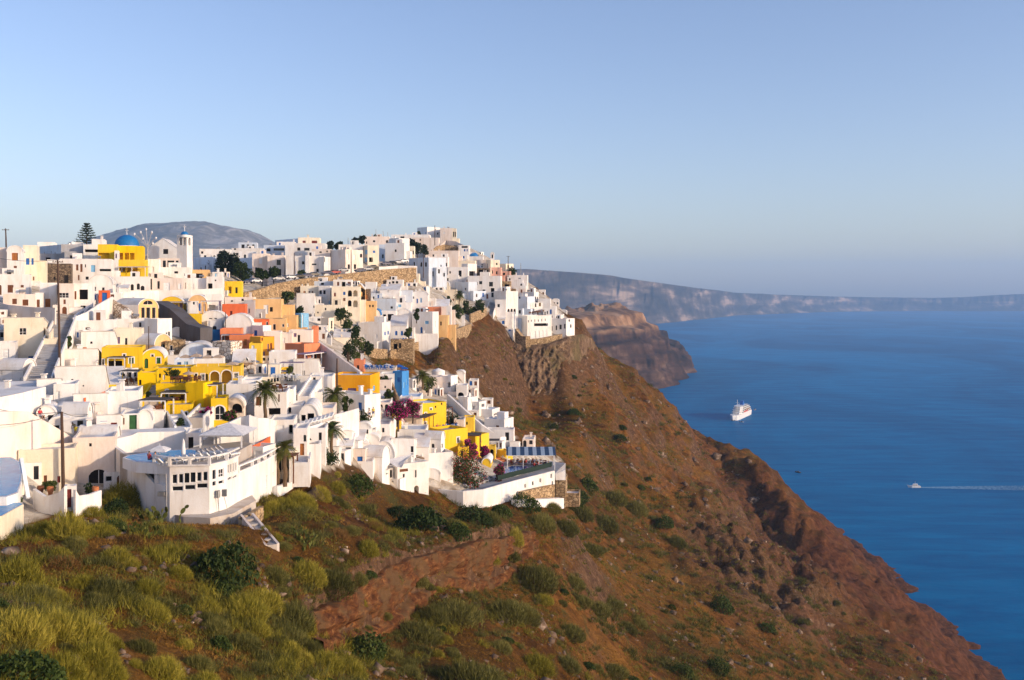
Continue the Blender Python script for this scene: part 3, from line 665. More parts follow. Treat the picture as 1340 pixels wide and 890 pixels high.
for k_, (a, b, t, bt, dd) in enumerate([(668,684,366,382,455),(672,688,374,390,448)]):
    h(a,b,None,t,bt,'w',d=dd,L=6,lab=['white stepped block above the cliff hotel, upper one','white stepped block above the cliff hotel, lower one'][k_])
h(653,668,None,368,387,'t',W=[(660,372,666,381,'kD')],d=436,L=6,lab='tan rendered house behind the white cliff hotel')
# balcony hotel
h(612,655,None,361,396,'w',W=[(615,370,618,374,'gm'),(621,369,625,373,'gm'),(627,368,631,372,'gm'),(640,369,645,375,'gm'),(619,381,622,385,'kD'),(625,380,629,384,'kD'),(631,379,635,383,'kD'),(642,377,647,382,'kD'),(619,387,622,392,'k'),(626,386,629,391,'k'),(636,385,639,391,'n'),(643,383,646,389,'k')],d=414,L=9,lab='white hotel with stacked balconies left of the steep path')
h(606,613,None,372,396,'g',d=418,L=8,join=1)
h(628,640,None,356,372,'w',W=[(630,361,632,365,'k'),(635,362,637,366,'gm')],d=440,L=7,lab='white block above the balcony hotel')
h(586,613,None,369,393,'l',d=412,th=55,L=9,lab='big plain pale blue shaded wall house left of the balcony hotel')
h(567,582,None,370,386,'g',W=[(571,373,573,378,'l'),(575,372,577,379,'b')],d=408,L=7,lab='grey house with blue doors in mid hillside')
h(580,588,None,368,384,'c',W=[(582,373,584,377,'k')],d=404,L=4,vt='L',rise=2.0,lab='narrow cream bell gable house in mid hillside')
h(573,597,None,379,397,'c',W=[(586,391,588,396,'r'),(592,391,594,396,'r')],d=396,L=7,lab='low cream house with two red doors left of the lone palm')
h(540,567,None,360,378,'h',W=[(545,366,547,370,'k'),(556,364,558,368,'l')],d=412,L=8,lab='blush house above the grey house with blue doors')
h(566,600,None,360,374,'w',W=[(571,364,574,368,'k'),(585,364,587,369,'k')],d=420,L=7,lab='low white row house above the plain pale blue wall')
h(540,560,None,377,392,'c',W=[(545,381,547,385,'k')],d=395,L=8,lab='cream house behind the lilac curved gable')
# cliff hotel
h(646,662,678,381,411,'w',W=[(650,393,652,396,'k'),(651,398,654,402,'k'),(664,404,667,411,'ka'),(668,404,671,411,'ka'),(672,404,675,411,'ka'),(655,406,659,412,'ka')],d=408,lab='terraced white cliff hotel, left wing with three arched openings')
h(648,662,None,392,418,'w',W=[(651,398,654,402,'k'),(663,398,666,402,'k')],d=404,L=6,join=1)
h(651,674,None,408,424,'l',W=[(652,410,654,413,'k'),(669,417,671,424,'w')],d=402,L=6,join=1)
h(660,690,None,388,414,'l',W=[(675,386,677,391,'k'),(679,386,681,391,'k')],d=420,th=25,L=8,lab='pale blue shaded roof block in the middle of the cliff hotel')
h(664,688,None,383,394,'h',W=[(673,388,675.5,392,'b'),(677.5,388,679,392,'b')],d=430,L=7,lab='flat roofed block with blue doors at the top of the cliff hotel')
h(684,699,705,382,404,'w',W=[(685,387,688,392,'b'),(700,388,701.5,392,'g'),(702.5,388,704,392,'ga')],d=425,lab='upper white cube of the cliff hotel with two arched windows')
h(685,694,710,396,412,'w',W=[(687.5,396.5,690,401,'r'),(700,397,702,402,'k'),(705,396,708,401,'gm')],d=420,join=1)
h(704,720,None,391,412,'w',W=[(706,396,709,400,'k')],d=420,L=7,lab='white cube with a high parapet on the right of the cliff hotel')
h(711,727,None,404,425,'w',W=[(712.5,408,714,412.5,'k'),(715.5,407,717,411,'k'),(719.5,405,722,411,'b'),(720,413,723,416,'r')],d=415,L=7,lab='white cliff hotel house with a dark blue door')
f_ = h(673,690,722,413,446,'w',W=[(674,419,676,426,'k'),(691,419,692,422,'k'),(695,418.5,696,421,'k'),(699.5,418,700.5,421,'k'),(704,418,705,421,'k'),(708.5,417.5,709.5,420.5,'k'),(713,417,714,420,'k'),(689.5,433,693,442,'waR'),(698,433,701,442,'waR'),(703,432.5,706,441.5,'waR'),(708,432,711,441,'waR'),(713,431.5,716,440,'waR'),(690,424,696,428.5,'lR'),(698,423.5,718,427.5,'fR')] and [(674,419,676,426,'k'),(691,419,692,422,'k'),(695,418.5,696,421,'k'),(699.5,418,700.5,421,'k'),(704,418,705,421,'k'),(708.5,417.5,709.5,420.5,'k'),(713,417,714,420,'k'),(690.5,434,694,443,'waR'),(698,433,701,442,'waR'),(703,432.5,706,441.5,'waR'),(708,432,711,441,'waR'),(713,431.5,716,440,'waR'),(699,423,717,427,'oDR')],d=402,lab='main white block of the cliff hotel with blind arches above the rock',par=.5)
h(719,741,752,417,441,'w',W=[(721,427,723,433,'k'),(727,426,729,432,'g'),(732,425,735,431,'g'),(738,424,740,430,'g'),(744,418,746,421,'k'),(746,424,748,429,'ka')],d=410,lab='white end block of the cliff hotel overlooking the sea',ch=2)
h(724,737,None,411,424,'w',W=[(727,414,729,418,'k')],d=418,L=6,ch=2,lab='white terrace block above the end of the cliff hotel')
strip([(674,430,456,399),(682,440,462,397),(688,440,464,396),(694,440,464,397)],'t',t=2.0,lab='tan stone buttress holding up the cliff hotel',cat='buttress',name='buttress')
strip([(690,444,452,400),(706,443,449,402),(722,440,446,405),(736,437,444,408)],'t',t=1.5,lab='low tan stone base along the foot of the cliff hotel')
# stone retaining wall of the road, parapet
strip([(320,383,394,285),(340,378.5,392,292),(362,371,388,300),(395,365,380,312),(425,361.5,372,326),(460,357.5,369,340),(500,353,368,356),(545,350,358,372)],'t',t=1.0,dn=6,lab='long tan stone retaining wall under the road with parked cars',name='retaining_wall')
strip([(496,349.5,354,372),(520,347.5,352,378),(546,348,352,380)],'w',lab='white road parapet above the end of the tan retaining wall')
h(294,316,None,368,386,'y',W=[(299,375,303,384,'kDc'),(308,376,311,384,'g')],d=268,L=7,lab='small yellow house at the foot of the big dark tree')
# --- yellow vaulted row and neighbours
h(210,240,None,388,412,'y','L',[(220,397,225,403,'k'),(230,398,233,408,'p'),(235,397,239,405,'p')],d=232,L=9,roof='w',rise=1.8,lab='yellow house with a white curved roof and purple shutters, left of its twin')
pergola(220,246,395,408,2.6,'purple_canvas',d=229,lab='purple awning on the left yellow vaulted house')
h(247,258,None,394,410,'w',W=[(252,394,255,399,'g')],d=231,L=6,lab='narrow white bay between two yellow vaulted houses')
h(246,271,None,386,407,'p','L',[(260,397,263,407,'b'),(266,398,269,408,'o')],d=236,L=9,rise=2.2,lab='peach house with a rounded roof and blue door beside the white bay')
pergola(263,286,394,407,2.6,'purple_canvas',d=231,lab='purple awning on the peach rounded house')
h(268,290,None,385,408,'w',W=[(286,394,289,400,'p'),(273,399,282,406,'kDc')],d=238,L=8,lab='white house with a shaded terrace left of the red orange wall')
h(240,263,None,411,432,'y',W=[(241.5,412,246,419,'p'),(247,418,250,421,'k'),(234,412,238,419,'k')],d=218,L=6,lab='plain yellow terrace house below the yellow vaulted row')
h(262,296,None,407,434,'w','L',[(273,416,278,418,'k'),(280,416,284,418,'k')],d=222,L=7,rise=2.4,lab='white house with a swooping curved top left of the salmon house')
h(291,321,None,398,416,'r',W=[(301,407,304,414,'r')],d=236,L=7,lab='bright red orange house with a white parasol in the village middle')
h(294,332,None,389,403,'h',W=[(302,393,305,395,'k'),(316,391,319,394,'k')],d=252,L=8,ch=1,lab='blush flat house behind the red orange house')
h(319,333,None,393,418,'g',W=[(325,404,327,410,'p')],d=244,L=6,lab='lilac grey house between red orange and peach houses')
h(331,368,None,391.5,416,'p',W=[(333,404,341,415,'kaDc'),(345,399,351,411,'wd'),(353,402,357,408,'k')],d=242,L=9,lab='large peach house with an arched porch below the retaining wall')
h(368,384,None,399,416,'p',W=[(371,408,375,412,'k')],d=246,L=6,roof='l',lab='small peach annexe with a light blue roof rim')
h(294,330,None,411,438,'w','R' if False else 'L',[(300,430,304,434,'k')],d=220,L=8,rise=2.6,lab='white house with a broad curved hood right of the mast')
h(327,352,None,418,432,'r',W=[(335,423,338,428,'p'),(348,421,351,426,'k')],d=226,L=5,lab='small red house with dark windows in the colourful quarter')
h(330,344,355,426,446,'w',W=[(347,434,351,440,'ra')],d=218,lab='white cube with a red arched door below the small red house')
h(352,374,None,417,436,'p',W=[(357,424,361,432,'k'),(369,424,372,428,'k')],d=228,L=7,lab='orange peach terrace house with hanging plants')
h(370,388,None,413,440,'p',W=[(375,423,378,428,'w')],d=232,L=7,lab='pale peach cube beside the light blue wall')
h(386,394,404,410,434,'L',W=[(395.5,412,397,430,'w')],d=238,lab='narrow light blue tower house in the colourful quarter')
h(378,408,None,432,450,'h',W=[(383,436,388,441,'p'),(389,438,393,448,'k')],d=222,L=6,lab='blush house with a red edge above the salmon house')
h(408,415,None,427,448,'s',d=222,L=5,join=1)
h(366,382,None,436,455,'h',W=[(370,442,373,449,'w')],d=216,L=6,lab='blush stepped terrace left of the blush house with a red edge')
h(345,367,None,434,458,'h',W=[(351,440,359,446,'kD'),(349,450,351,456,'b')],d=214,L=6,lab='blush stair house with a dark opening left of the salmon house')
h(327,341,359,441,474,'o',W=[(342,442,344,446,'r'),(350,450,352,460,'p'),(353.5,449,356,457,'r'),(343,460,347,470,'pm'),(348.5,459,350.5,464,'p')],d=202,roof='b',lab='orange and peach house with a blue roof terrace')
h(326,342,None,449,476,'y',W=[(329,452,333,457,'w'),(331,466,334,474,'k')],d=198,L=6,roof='b',join=1)
# salmon house
h(258,294,None,432,448,'b','R' if False else 'S',d=214,L=7,roof='b',rise=1.2,lab='long low house with a bright blue barrel roof')
h(288,316,None,430,450,'s',W=[(291,441,300,449,'kDc'),(304,440,307,448,'p'),(309,441,313,449,'wD')],d=212,L=6,lab='salmon house with a purple awning beside the bright blue barrel roof')
pergola(290,317,438,450,2.4,'purple_canvas',d=209,lab='purple awning on the salmon house beside the blue barrel roof')
h(300,330,None,438,458,'s',W=[(311,446,314,454,'w'),(319,444,323,452,'o')],d=208,L=5,roof='b',lab='small salmon lean-to with blue roof right of the salmon house')
# salmon big
h(373,398,419,450,481,'s',W=[(400,466,403,477,'p'),(407,465,410,476,'p'),(412,463,415,474,'k'),(398.7,466,399.6,476,'k')],d=198,lab='big salmon red house with a purple awning and orange doors',roof='w')
pergola(399,431,464,481,3.0,'purple_canvas',d=192,lab='wide purple awning in front of the big salmon red house',skew=.05)
h(419,434,None,459,484,'h',W=[(424.5,466,429,479,'b')],d=198,L=6,lab='pale house with a dark blue door right of the big salmon house')
strip([(416,447,458,204),(432,458,470,199),(450,472,484,194),(471,487,500,188)],'h',t=.5,lab='white stair wall running down from the big salmon house')
h(352,386,None,460,490,'w',W=[(358,470,361,476,'w')],d=188,L=6,lab='white wall house left of the big salmon house')
h(384,417,None,470,492,'w','S',[(396,485,399,491,'k')],d=184,L=7,lab='white house with a long sloping parapet below the big salmon house',rise=1.8)
h(366,379,None,483,500,'y',W=[(371,489,375,498,'kD')],d=172,L=5,lab='small yellow kiosk house above the white restaurant terrace')
pergola(356,376,486,500,2.6,'purple_canvas',d=170,lab='purple awning of the small yellow kiosk house')
pergola(367,394,475,490,2.5,'purple_canvas',d=182,lab='purple awning left of the sloping white parapet')
# grey slope and tan vaulted house
strip([(203,394,424,222),(222,404,436,216),(244,424,444,210),(262,429,446,207)],'k',t=3.0,dn=5,lab='dark grey tarred and shadowed slope wall dropping below the yellow vaulted row')  # dark grey holds both the tar and the shadow on this steep wall
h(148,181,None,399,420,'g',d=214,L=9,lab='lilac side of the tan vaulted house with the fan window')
h(150,182,206,390,418,'h',W=[(185,402,191,417,'kD'),(193,402,199,417,'kD'),(201,402,204,417,'k')],d=213,lab='tan vaulted house with an arched fan window above dark doors',vt='R',rise=1.7,th=24) if False else h(150,180,207,391,419,'p',vt='R',W=[(185,402,190,417,'k'),(191.5,402,197,417,'k'),(199,402,204,417,'k'),(187.5,393.2,200,399,'kaR')],d=210,rise=2.2,th=50,lab='tan vaulted house with an arched fan window above dark doors')
h(189,206,225,417,446,'w',W=[(206.5,436,208.5,443,'k'),(217,435,219,442,'k'),(220,434,222.5,443,'k')],d=196,lab='white cube house right under the tan vaulted house')
h(150,190,None,417,436,'w',W=[(182,422,185,428,'k')],d=200,L=7,lab='broad white terrace wall left of the white cube house')
h(180,202,224,438,464,'p','R',[(210,450,217,458,'kaR')],d=184,rise=2.0,th=42,lab='peach vaulted house with one round arched window')
h(148,185,None,430,454,'c',W=[(150,441,157,450,'p'),(163,442,167,452,'k')],d=186,L=7,lab='ochre cream wall house left of the peach vaulted house')
h(100,150,None,419,440,'w',W=[(111,428,118,432,'k')],d=188,L=7,lab='white sloping terrace house under the speckled wall')
strip([(147,392,419,206),(165,402,419,204),(182,418,421,202)],'x',lab='speckled stone gable wall beside the dark ramp')
strip([(96,416,432,186),(115,408,424,190),(130,398,420,196),(148,388,420,206)],'w',lab='white stepped wall rising beside the dark ramp')
h(129,143,None,380,397,'r',W=[(133.5,383,140,397,'bd')],d=222,L=3,lab='red and yellow gateway at the head of the dark ramp',cat='gateway',name='gateway',roof='y')
stairs((122,413),(136,397),3.0,'dark ramp of steps leading up to the red gateway','dark_tar',d0=196,d1=219,rail=.9)
stairs((104,416),(124,402),1.6,'narrow blue shaded steps left of the dark ramp','grey_floor',d0=192,d1=204,rail=.5)
h(106,150,None,434,458,'w','S',[(118,447,121,450,'k')],d=178,L=8,rise=2.0,lab='white house with a sloping top and terracotta pots')
# white vault left centre
h(80,128,None,457,485,'w','S',d=160,L=7,rise=1.5,th=6,lab='long white barrel house left of the yellow restaurant',ch=1)
h(83,134,None,481,486,'w',d=157,L=3,join=1)
# left cream house
h(5,57,None,416,474,'c','S',[(25,429,34.5,438.5,'km'),(37,466,49,477,'bd')],d=166,L=11,rise=1.2,lab='large cream house with a single window at the left edge',roof='w')
h(-14,20,None,448,474,'w',d=158,L=6,lab='plain white block left of the large cream house')
h(-20,30,47,471,513,'w',vt='R',W=[(1,484,4,491,'gm'),(2,496,7,512,'w'),(26,494,28,500,'w')],d=144,rise=1.6,lab='white vaulted house with small grid windows at the left edge',th=35)
strip([(57,428,470,168),(64,436,482,163),(70,430,478,166)],'c',lab='short cream garden wall left of the blue shaded stairway')
stairs((50,500),(86,418),3.2,'long blue shaded stairway climbing the left side of the village','grey_floor',d0=138,d1=184,rail=.8)
h(57,73,None,443,480,'c',d=162,L=5,lab='narrow cream house side between large cream house and stairway')
h(-16,52,None,506,536,'w','Sm',d=128,L=8,rise=1.6,lab='white sloping roof below the vaulted house at the left edge')
h(48,80,None,496,524,'w','S',W=[(58,505,63,520,'w')],d=132,L=8,rise=1.4,lab='white porch house at the foot of the blue stairway',ch=1)
# --- yellow restaurant complex
h(133,186,None,454,486,'y',W=[(133,470.5,136,481,'kt'),(169,468,175,476,'et'),(161,463.5,164,466.5,'kt'),(141,472,160,481,'kD')],d=163,L=8,roof='w',lab='yellow restaurant house with a long roofline on the upper left terrace')
h(186,215,None,457,484,'y','L',[(198,464,201,467,'kt'),(189,469,194,482,'ea'),(205,468,210,476,'et')],d=162,L=8,rise=1.6,lab='yellow vaulted house with green arched door on the upper terrace',roof='w')
h(90,157,None,484,512,'y','Sm',[(114,493,120,500,'kt'),(129,493,141,507,'oat')],d=147,L=6,rise=2.2,lab='yellow house with an arched white trimmed door beside the white barrel house',roof='w')
h(72,138,None,479,523,'w','S',[(93,496,96,498,'k'),(108,504,110,506,'k')],d=140,L=10,rise=4.6,lab='big white sloping wall in front of the yellow arched house')
h(180,204,None,487,524,'y',W=[(202,489,206,505,'ed'),(182,497,185,504,'k'),(208,488,210,494,'k')],d=146,L=6,lab='yellow wall house with potted plants below the upper terrace')
h(200,252,None,481,508,'y',W=[(202.5,490,206,505,'edt'),(208,489,210.5,494.5,'k'),(213,490,216,502,'wa')],d=154,L=7,lab='long yellow middle wall with a tall green door')
h(250,315,None,479,506,'y',W=[(263,489.5,267.5,498,'gmt'),(269,489,272,503,'oaD'),(275,486,287,503,'kaDct'),(290,484.5,303,502,'kaDct'),(306,488,311.5,495,'gmt'),(255,489,258,492,'kt')],d=152,L=7,lab='long yellow restaurant wall with two big white trimmed arches',roof='f',par=.7)
h(204,243,None,501,536,'y',W=[(217,510,220,514,'kat'),(216,516,221,528,'ed'),(223,518,227,526,'e')],d=140,L=6,lab='yellow lower terrace house with green doors',roof='f')
h(243,266,278,501,556,'y',W=[(245,541,250,552,'kt')],d=136,th=30,lab='tall shaded yellow block beside the bougainvillea',roof='f')
h(259,284,None,502,524,'y',W=[(262,508.5,266.5,518,'gat')],d=140,L=5,lab='yellow upper terrace room with one arched window',roof='f')
h(276,296,None,521,555,'y',W=[(281,531,294,550,'gatm')],d=133,L=5,lab='yellow tower block with a large glazed arch',roof='f')
h(214,252,None,529,556,'y',W=[(242,539,245,545,'kat'),(244,546,249.5,552,'k')],d=132,L=5,lab='low yellow terrace wall with a small arched window',roof='f')
pergola(141,163,468,481,3.0,'dark_thatch',d=159,lab='dark canopy on the upper yellow terrace')
pergola(157,181,486,505,3.2,'dark_thatch',d=149,lab='dark flat canopy over tables beside the yellow arched house')
pergola(183,216,524,545,3.4,'dark_thatch',d=128,lab='dark thatched pergola over plants on the lowest yellow terrace')
pergola(211,243,514,532,3.2,'dark_thatch',d=136,lab='dark thatched pergola before the green doors')
pergola(259,284,503.5,520,3.0,'dark_thatch',d=137,lab='dark thatched pergola on the yellow upper terrace room')
stairs((198,524),(209,503),1.8,'brown steps climbing between the yellow terraces','terrace_floor',d0=136,d1=147,side='yellow_plaster')
stairs((256,549),(272,533),1.8,'white edged steps at the foot of the shaded yellow block','terrace_floor',d0=128,d1=134)
stairs((240,562),(228,542),1.6,'white stairway from the lowest yellow terrace','white_roof',d0=122,d1=130)
# stone building + domes behind
h(278,302,317,447,482,'x',W=[(300,449,303,453,'k'),(317.5,470,323,481,'kR')],d=176,th=35,lab='square speckled stone house above the yellow arches',roof='t')
h(302,332,None,460,486,'w','Sm',[(319,468,325,475,'kaD')],d=170,L=6,rise=3.6,lab='white buttress house with a dark arched door beside the stone house')
h(315,332,None,474,494,'x',W=[(318,478,321,481,'k')],d=164,L=5,lab='rubble stone wall house under the white buttress')
h(234,281,None,449,474,'l','L',d=184,L=9,rise=3.0,lab='pale blue shaded vault left of the speckled stone house')
h(224,262,None,450,470,'w','L',d=192,L=8,rise=3.0,lab='white dome shaped vault behind the row of tan parasols')
h(216,240,None,446,472,'t',W=[(222,452,226,460,'k')],d=186,L=6,lab='tan stone wall house behind the tan parasols',roof='t')
h(238,292,None,469,484,'w',d=162,L=5,lab='white terrace wall behind the row of tan parasols',roof='f')
h(228,252,None,470,490,'l',W=[(232,474,237,484,'b'),(241,473,246,482,'l')],d=160,L=5,lab='blue shaded porch left of the tan parasols')
for k_, (x_, y_) in enumerate([(243,464),(257,462.5),(272,464.5),(286,464)]):
    parasol(x_, y_, 17, d=160 , mat='tan_canvas', square=True, lab='tan canvas parasol in the row above the long yellow arched wall', group='tan parasols above the yellow arches')
parasol(304,473,19,d=158,mat='tan_canvas',lab='large tan parasol at the right end of the yellow arched terrace',square=True)
parasol(247,486,15,d=150,mat='tan_canvas',lab='tan parasol beside the middle yellow wall')
parasol(312,425,13,d=228,mat='canvas',lab='white parasol in front of the red orange house')
parasol(333,471,14,d=194,mat='canvas',lab='white parasol left of the orange and peach house')
# white mid area right of yellow
h(296,334,None,502,532,'w',W=[(314,499,318,503,'k')],d=146,L=6,lab='plain white block right of the long yellow arched wall')
h(295,319,None,521,546,'h',W=[(303,528,317,541,'kaD')],d=134,L=6,vt='L',rise=1.4,lab='blush white pavilion with a round arched opening')
h(318,367,None,493,508,'c',W=[(350,496,353,501,'k'),(354,495.5,357,500.5,'k'),(358,495,361,500,'k'),(362,494,365,499,'k')],d=158,L=6,lab='cream house with a row of small windows behind the tallest palm')
h(314,340,None,497,530,'w',W=[(319,507,324,520,'l'),(327,512,331,522,'k')],d=150,L=6,lab='white courtyard house with blue shade behind the tallest palm')
h(333,375,None,513,552,'w',W=[(335,519,342,531,'n'),(351,534,367,544,'kD'),(364,516,366,526,'n')],d=138,L=7,lab='white restaurant house with open front right of the tallest palm',roof='f',par=.6)
h(372,384,None,509,540,'w',W=[(375,516,377,524,'k')],d=144,L=6,lab='narrow white house right of the restaurant with open front',roof='f')
h(350,396,None,499,514,'w',W=[(352,503,356,507,'k'),(360,503,364,508,'k')],d=160,L=6,lab='white terrace with small tables below the yellow kiosk',roof='f',par=.7)
h(383,405,None,492,522,'w',W=[(409,492,412,500,'k')],d=164,L=7,lab='white stair house left of the deep orange house',vt='S',rise=1.0)
h(403,435,None,492,540,'w',W=[(409.5,494,413,502,'k')],d=166,L=7,lab='tall white wall house left of the deep orange house')
stairs((398,520),(413,497),1.6,'curved blue shaded steps left of the deep orange house','white_roof',d0=154,d1=163)
h(382,421,None,513,536,'w',W=[(385,517,392,527,'kD'),(394,516,399,526,'gm')],d=152,L=6,lab='white porch house with a glazed door below the curved steps')
h(392,416,None,530,566,'w',vt='L',W=[(386,535,389,541,'b'),(394,543,400,557,'kD'),(402,541,411,556,'kD')],d=142,L=9,rise=2.0,lab='white vaulted hotel house above the row of white loungers')
h(414,436,None,534,558,'h',W=[(419,543,423,555,'w')],d=146,L=8,lab='blush flat wing right of the vaulted hotel house')
h(376,396,None,530,565,'w',W=[(377,533,381,541,'kD'),(385,543,389,557,'b'),(392,545,395,552,'b')],d=144,L=6,lab='white house with blue windows left of the vaulted hotel house')
h(388,426,None,560,592,'w',W=[(397,572,408,586,'kaD'),(417,566,421,581,'k'),(411,576,413,582,'w')],d=134,L=5,lab='white terrace base with a niche arch under the loungers',roof='f')
strip([(391,563,566,131),(410,557,560,135),(436,549,553,142),(446,545,549,146)],'w',t=.15,dn=.5,lab='white terrace rail along the row of loungers',name='railing',cat='railing')
h(352,385,None,549,592,'w',W=[(362,556,372,566,'w'),(378,556,383,568,'bD')],d=130,L=6,lab='white cubic house left of the orange wooden door')
h(384,402,None,560,606,'w',W=[(392.5,580.5,398,596,'od'),(397,569,404,578,'kaDc')],d=127,L=5,lab='white house with an orange wooden door beside the small palm')
stairs((392,606),(394,597),2.0,'white steps below the orange wooden door','white_roof',d0=122,d1=126)
h(344,386,None,590,626,'c',W=[(362,596,368,618,'nD'),(369,598,384,615,'kDc')],d=124,L=4,lab='cream walled porch behind the small palm')
pergola(346,384,597,622,2.4,'brown_wood',d=121,lab='brown timber porch roof behind the small palm',posts='brown_wood')
strip([(363,637,648,117),(390,628,640,124),(415,616,628,132),(432,607,619,138),(440,603,612,141)],'w',t=.5,lab='white garden wall climbing the slope right of the pool hotel')
# deep orange house
h(433,484.5,497,491,520,'o',W=[(455,508,466,515.5,'pm'),(444,507,448,515,'k'),(488,504,491,512,'l')],d=172,lab='deep orange house with purple shutters above the street',roof='w')
h(432,477,498,517,546,'w',W=[(469,527,473.5,541,'b'),(480,533,483,540,'w')],d=167,th=48,lab='white ground floor wall with a blue door under the deep orange house')
strip([(437,543,556,150),(450,540,555,154),(470,534,546,160)],'w',t=.3,lab='white balustrade wall below the deep orange house',name='balustrade')
h(442,470,None,541,549,'f',d=158,L=5,lab='small paved terrace in front of the deep orange house',par=.1)
# blue house
h(514,526,535,486,526,'b',W=[(528,500,530,508,'l'),(531.5,496,533,504,'l')],d=214,lab='bright blue house with a deep blue roof terrace',roof='b',par=1.0)
h(497,516,None,489,510,'w',W=[(500,495,502,497,'k')],d=205,L=6,lab='white terrace block left of the bright blue house')
h(477,512,None,497,512,'h',W=[(503,505,505,508,'k')],d=196,L=5,lab='low blush wall block right of the deep orange house')
h(463,476,None,471,490,'s',W=[(467,478,470,484,'k')],d=210,L=5,lab='tiny salmon hut with a white chimney beside the white parasols',ch=1)
strip([(512,500,512,206),(520,520,535,200),(524,535,552,190)],'t',lab='tan rubble wall below the bright blue house')
stairs((497,560),(528,520),3.0,'blue shaded paved lane climbing to the bright blue house','grey_floor',d0=172,d1=208)
for k_, (x_, y_, w_, m_) in enumerate([(480,474,17,'canvas'),(489,478,16,'canvas'),(506,476,22,'canvas'),(522,477,15,'blue_canvas'),(529,480,13,'blue_canvas')]):
    parasol(x_, y_, w_, mat=m_, square=True, lab=['small white parasol leftmost beside the tiny salmon hut','white parasol second beside the tiny salmon hut','widest white parasol above the bright blue house','blue parasol above the bright blue house','small blue parasol at the edge of the bright blue house'][k_])
h(470,517,None,481,494,'f',d=222,L=7,lab='paved cafe terrace under the white parasols',par=.2)
# blue and white building
h(469,500,511,422,460,'w',W=[(503,434,505,439,'b'),(507,433,509,438,'b')],d=292,th=20,lab='big white house with a plain shaded gable above the tree filled gully')
h(469,483,None,404.5,426,'w','L',[(476,409,478.5,413,'b'),(471,417,475,423,'bD'),(477,416,481,423,'bD')],d=306,L=9,roof='b',rise=2.0,lab='blue and white villa with a half round gable, left of its twin')
h(483,498,None,404.5,425,'w','L',[(489,407,491.5,411,'b'),(485,415,490,423,'bD'),(492,414,496,422,'bD')],d=306,L=9,roof='b',rise=2.0,lab='blue and white villa with a half round gable, right hand twin')
h(498,518,None,407,427,'w',W=[(501,411.5,505,418,'bD'),(507,411,515,420,'bD')],d=304,L=7,roof='l',lab='blue and white villa with a wide glazed veranda')
h(475,505,None,421,436,'w',W=[(484,429,497,433,'k')],d=298,L=5,lab='white terrace with dark planting under the blue and white villas',roof='f',par=.2)
h(510,532,None,414,446,'w','Sm',[(517,433,520,439,'ba'),(524.5,433,527.5,439,'ba'),(504,428,509,443,'bD')],d=300,L=8,rise=3.0,lab='white house with two arched blue windows above the stone bar')
h(531,542,None,429,444,'w',W=[(533.5,432,539,440,'bm')],d=296,L=5,lab='small white kiosk with a blue glazed door')
h(511,541,None,444,459,'t',W=[(515,450,520,460,'bD'),(522,449,525,456,'k')],d=290,L=5,lab='tan stone bar base with blue doors beside the cliff path',roof='f',par=.9)
h(519,538,None,405,425,'w','L',[(524,415,526,418,'w')],d=312,L=7,rise=2.0,lab='white vaulted house right of the glazed veranda')
h(539,566,574,408,444,'w',W=[(550,428,553,436,'ba'),(556,420,561,424,'l'),(568,420,570,428,'w')],d=306,th=20,lab='pale house with one dark arched window above the cliff path',roof='l')
h(541,573,None,437,449,'w',d=298,L=3,lab='low white terrace wall beside the cliff path')
h(573,586,None,413,442,'p',W=[(576,421,578,426,'k')],d=312,L=7,lab='narrow salmon pink house by the cliff path')
h(551,576,None,402,414,'s','LG' if False else '',[(558,408,563,412,'n')],d=318,L=6,lab='salmon roofed house behind the pale house by the path')
h(556,587,None,392,414,'h',vt='Sm',W=[(564,394,567,401,'r')],d=328,L=7,rise=2.5,lab='lilac white curved gable house with one dark red window')
h(538,560,None,381,402,'w',vt='L',W=[(540,388,542,391,'k'),(545,391,547,397,'b'),(550,390,552,396,'l')],d=342,L=8,rise=1.4,lab='white vaulted house with blue doors behind the salmon roofed house')
h(584,590,None,400,424,'w',W=[(586,408,588,412,'w')],d=316,L=5,lab='narrow white end wall right of the lilac curved gable house')
h(520,540,None,380,404,'l','S',[(528,394,531,397,'k')],d=340,L=9,rise=2.0,lab='pale blue shaded house with a sloping roof in mid hillside')
h(497,523,None,372,398,'w','Sm',[(507,378,509,383,'k')],d=336,L=8,rise=2.0,lab='white sloping house with a small dark door in mid hillside')
h(490,518,None,391,408,'l','S',[(511,401,514,404,'k'),(520,399,524,402,'l')],d=322,L=9,rise=2.4,lab='pale blue shaded vault behind the blue and white villas')
h(513,538,None,396,411,'w',W=[(517,400,520,404,'l'),(521,398.5,525,402,'l')],d=326,L=6,lab='white terrace house with light blue hatches in mid hillside')
h(506,527,None,366,384,'w',W=[(509,369,511,372,'k'),(513,368,516,371,'k'),(518,368,521,371,'k')],d=356,L=7,lab='white terrace house with dark chairs along its edge',roof='w')
h(514,548,None,358,378,'c',W=[(518,363,520,367,'k'),(534,366,537,370,'k'),(541,362,543,366,'l')],d=380,L=8,lab='cream house under the right end of the retaining wall')
h(547,574,None,354,368,'w',W=[(552,358,554,361,'l'),(562,357,564,360,'l')],d=412,L=7,lab='low white house right of the retaining wall end')
h(491,507,None,360,378,'w',W=[(494,365,496,369,'k')],d=360,L=7,lab='small white house close under the retaining wall')
h(478,492,None,369,392,'w',W=[(482,380,485,387,'b'),(488,377,490,383,'w')],d=346,L=7,lab='white house with a blue shaded doorway in mid hillside')
h(484,500,None,384,402,'l',W=[(488,388,490,392,'k'),(494,386,496,393,'b')],d=334,L=6,lab='pale blue shaded narrow house in mid hillside')
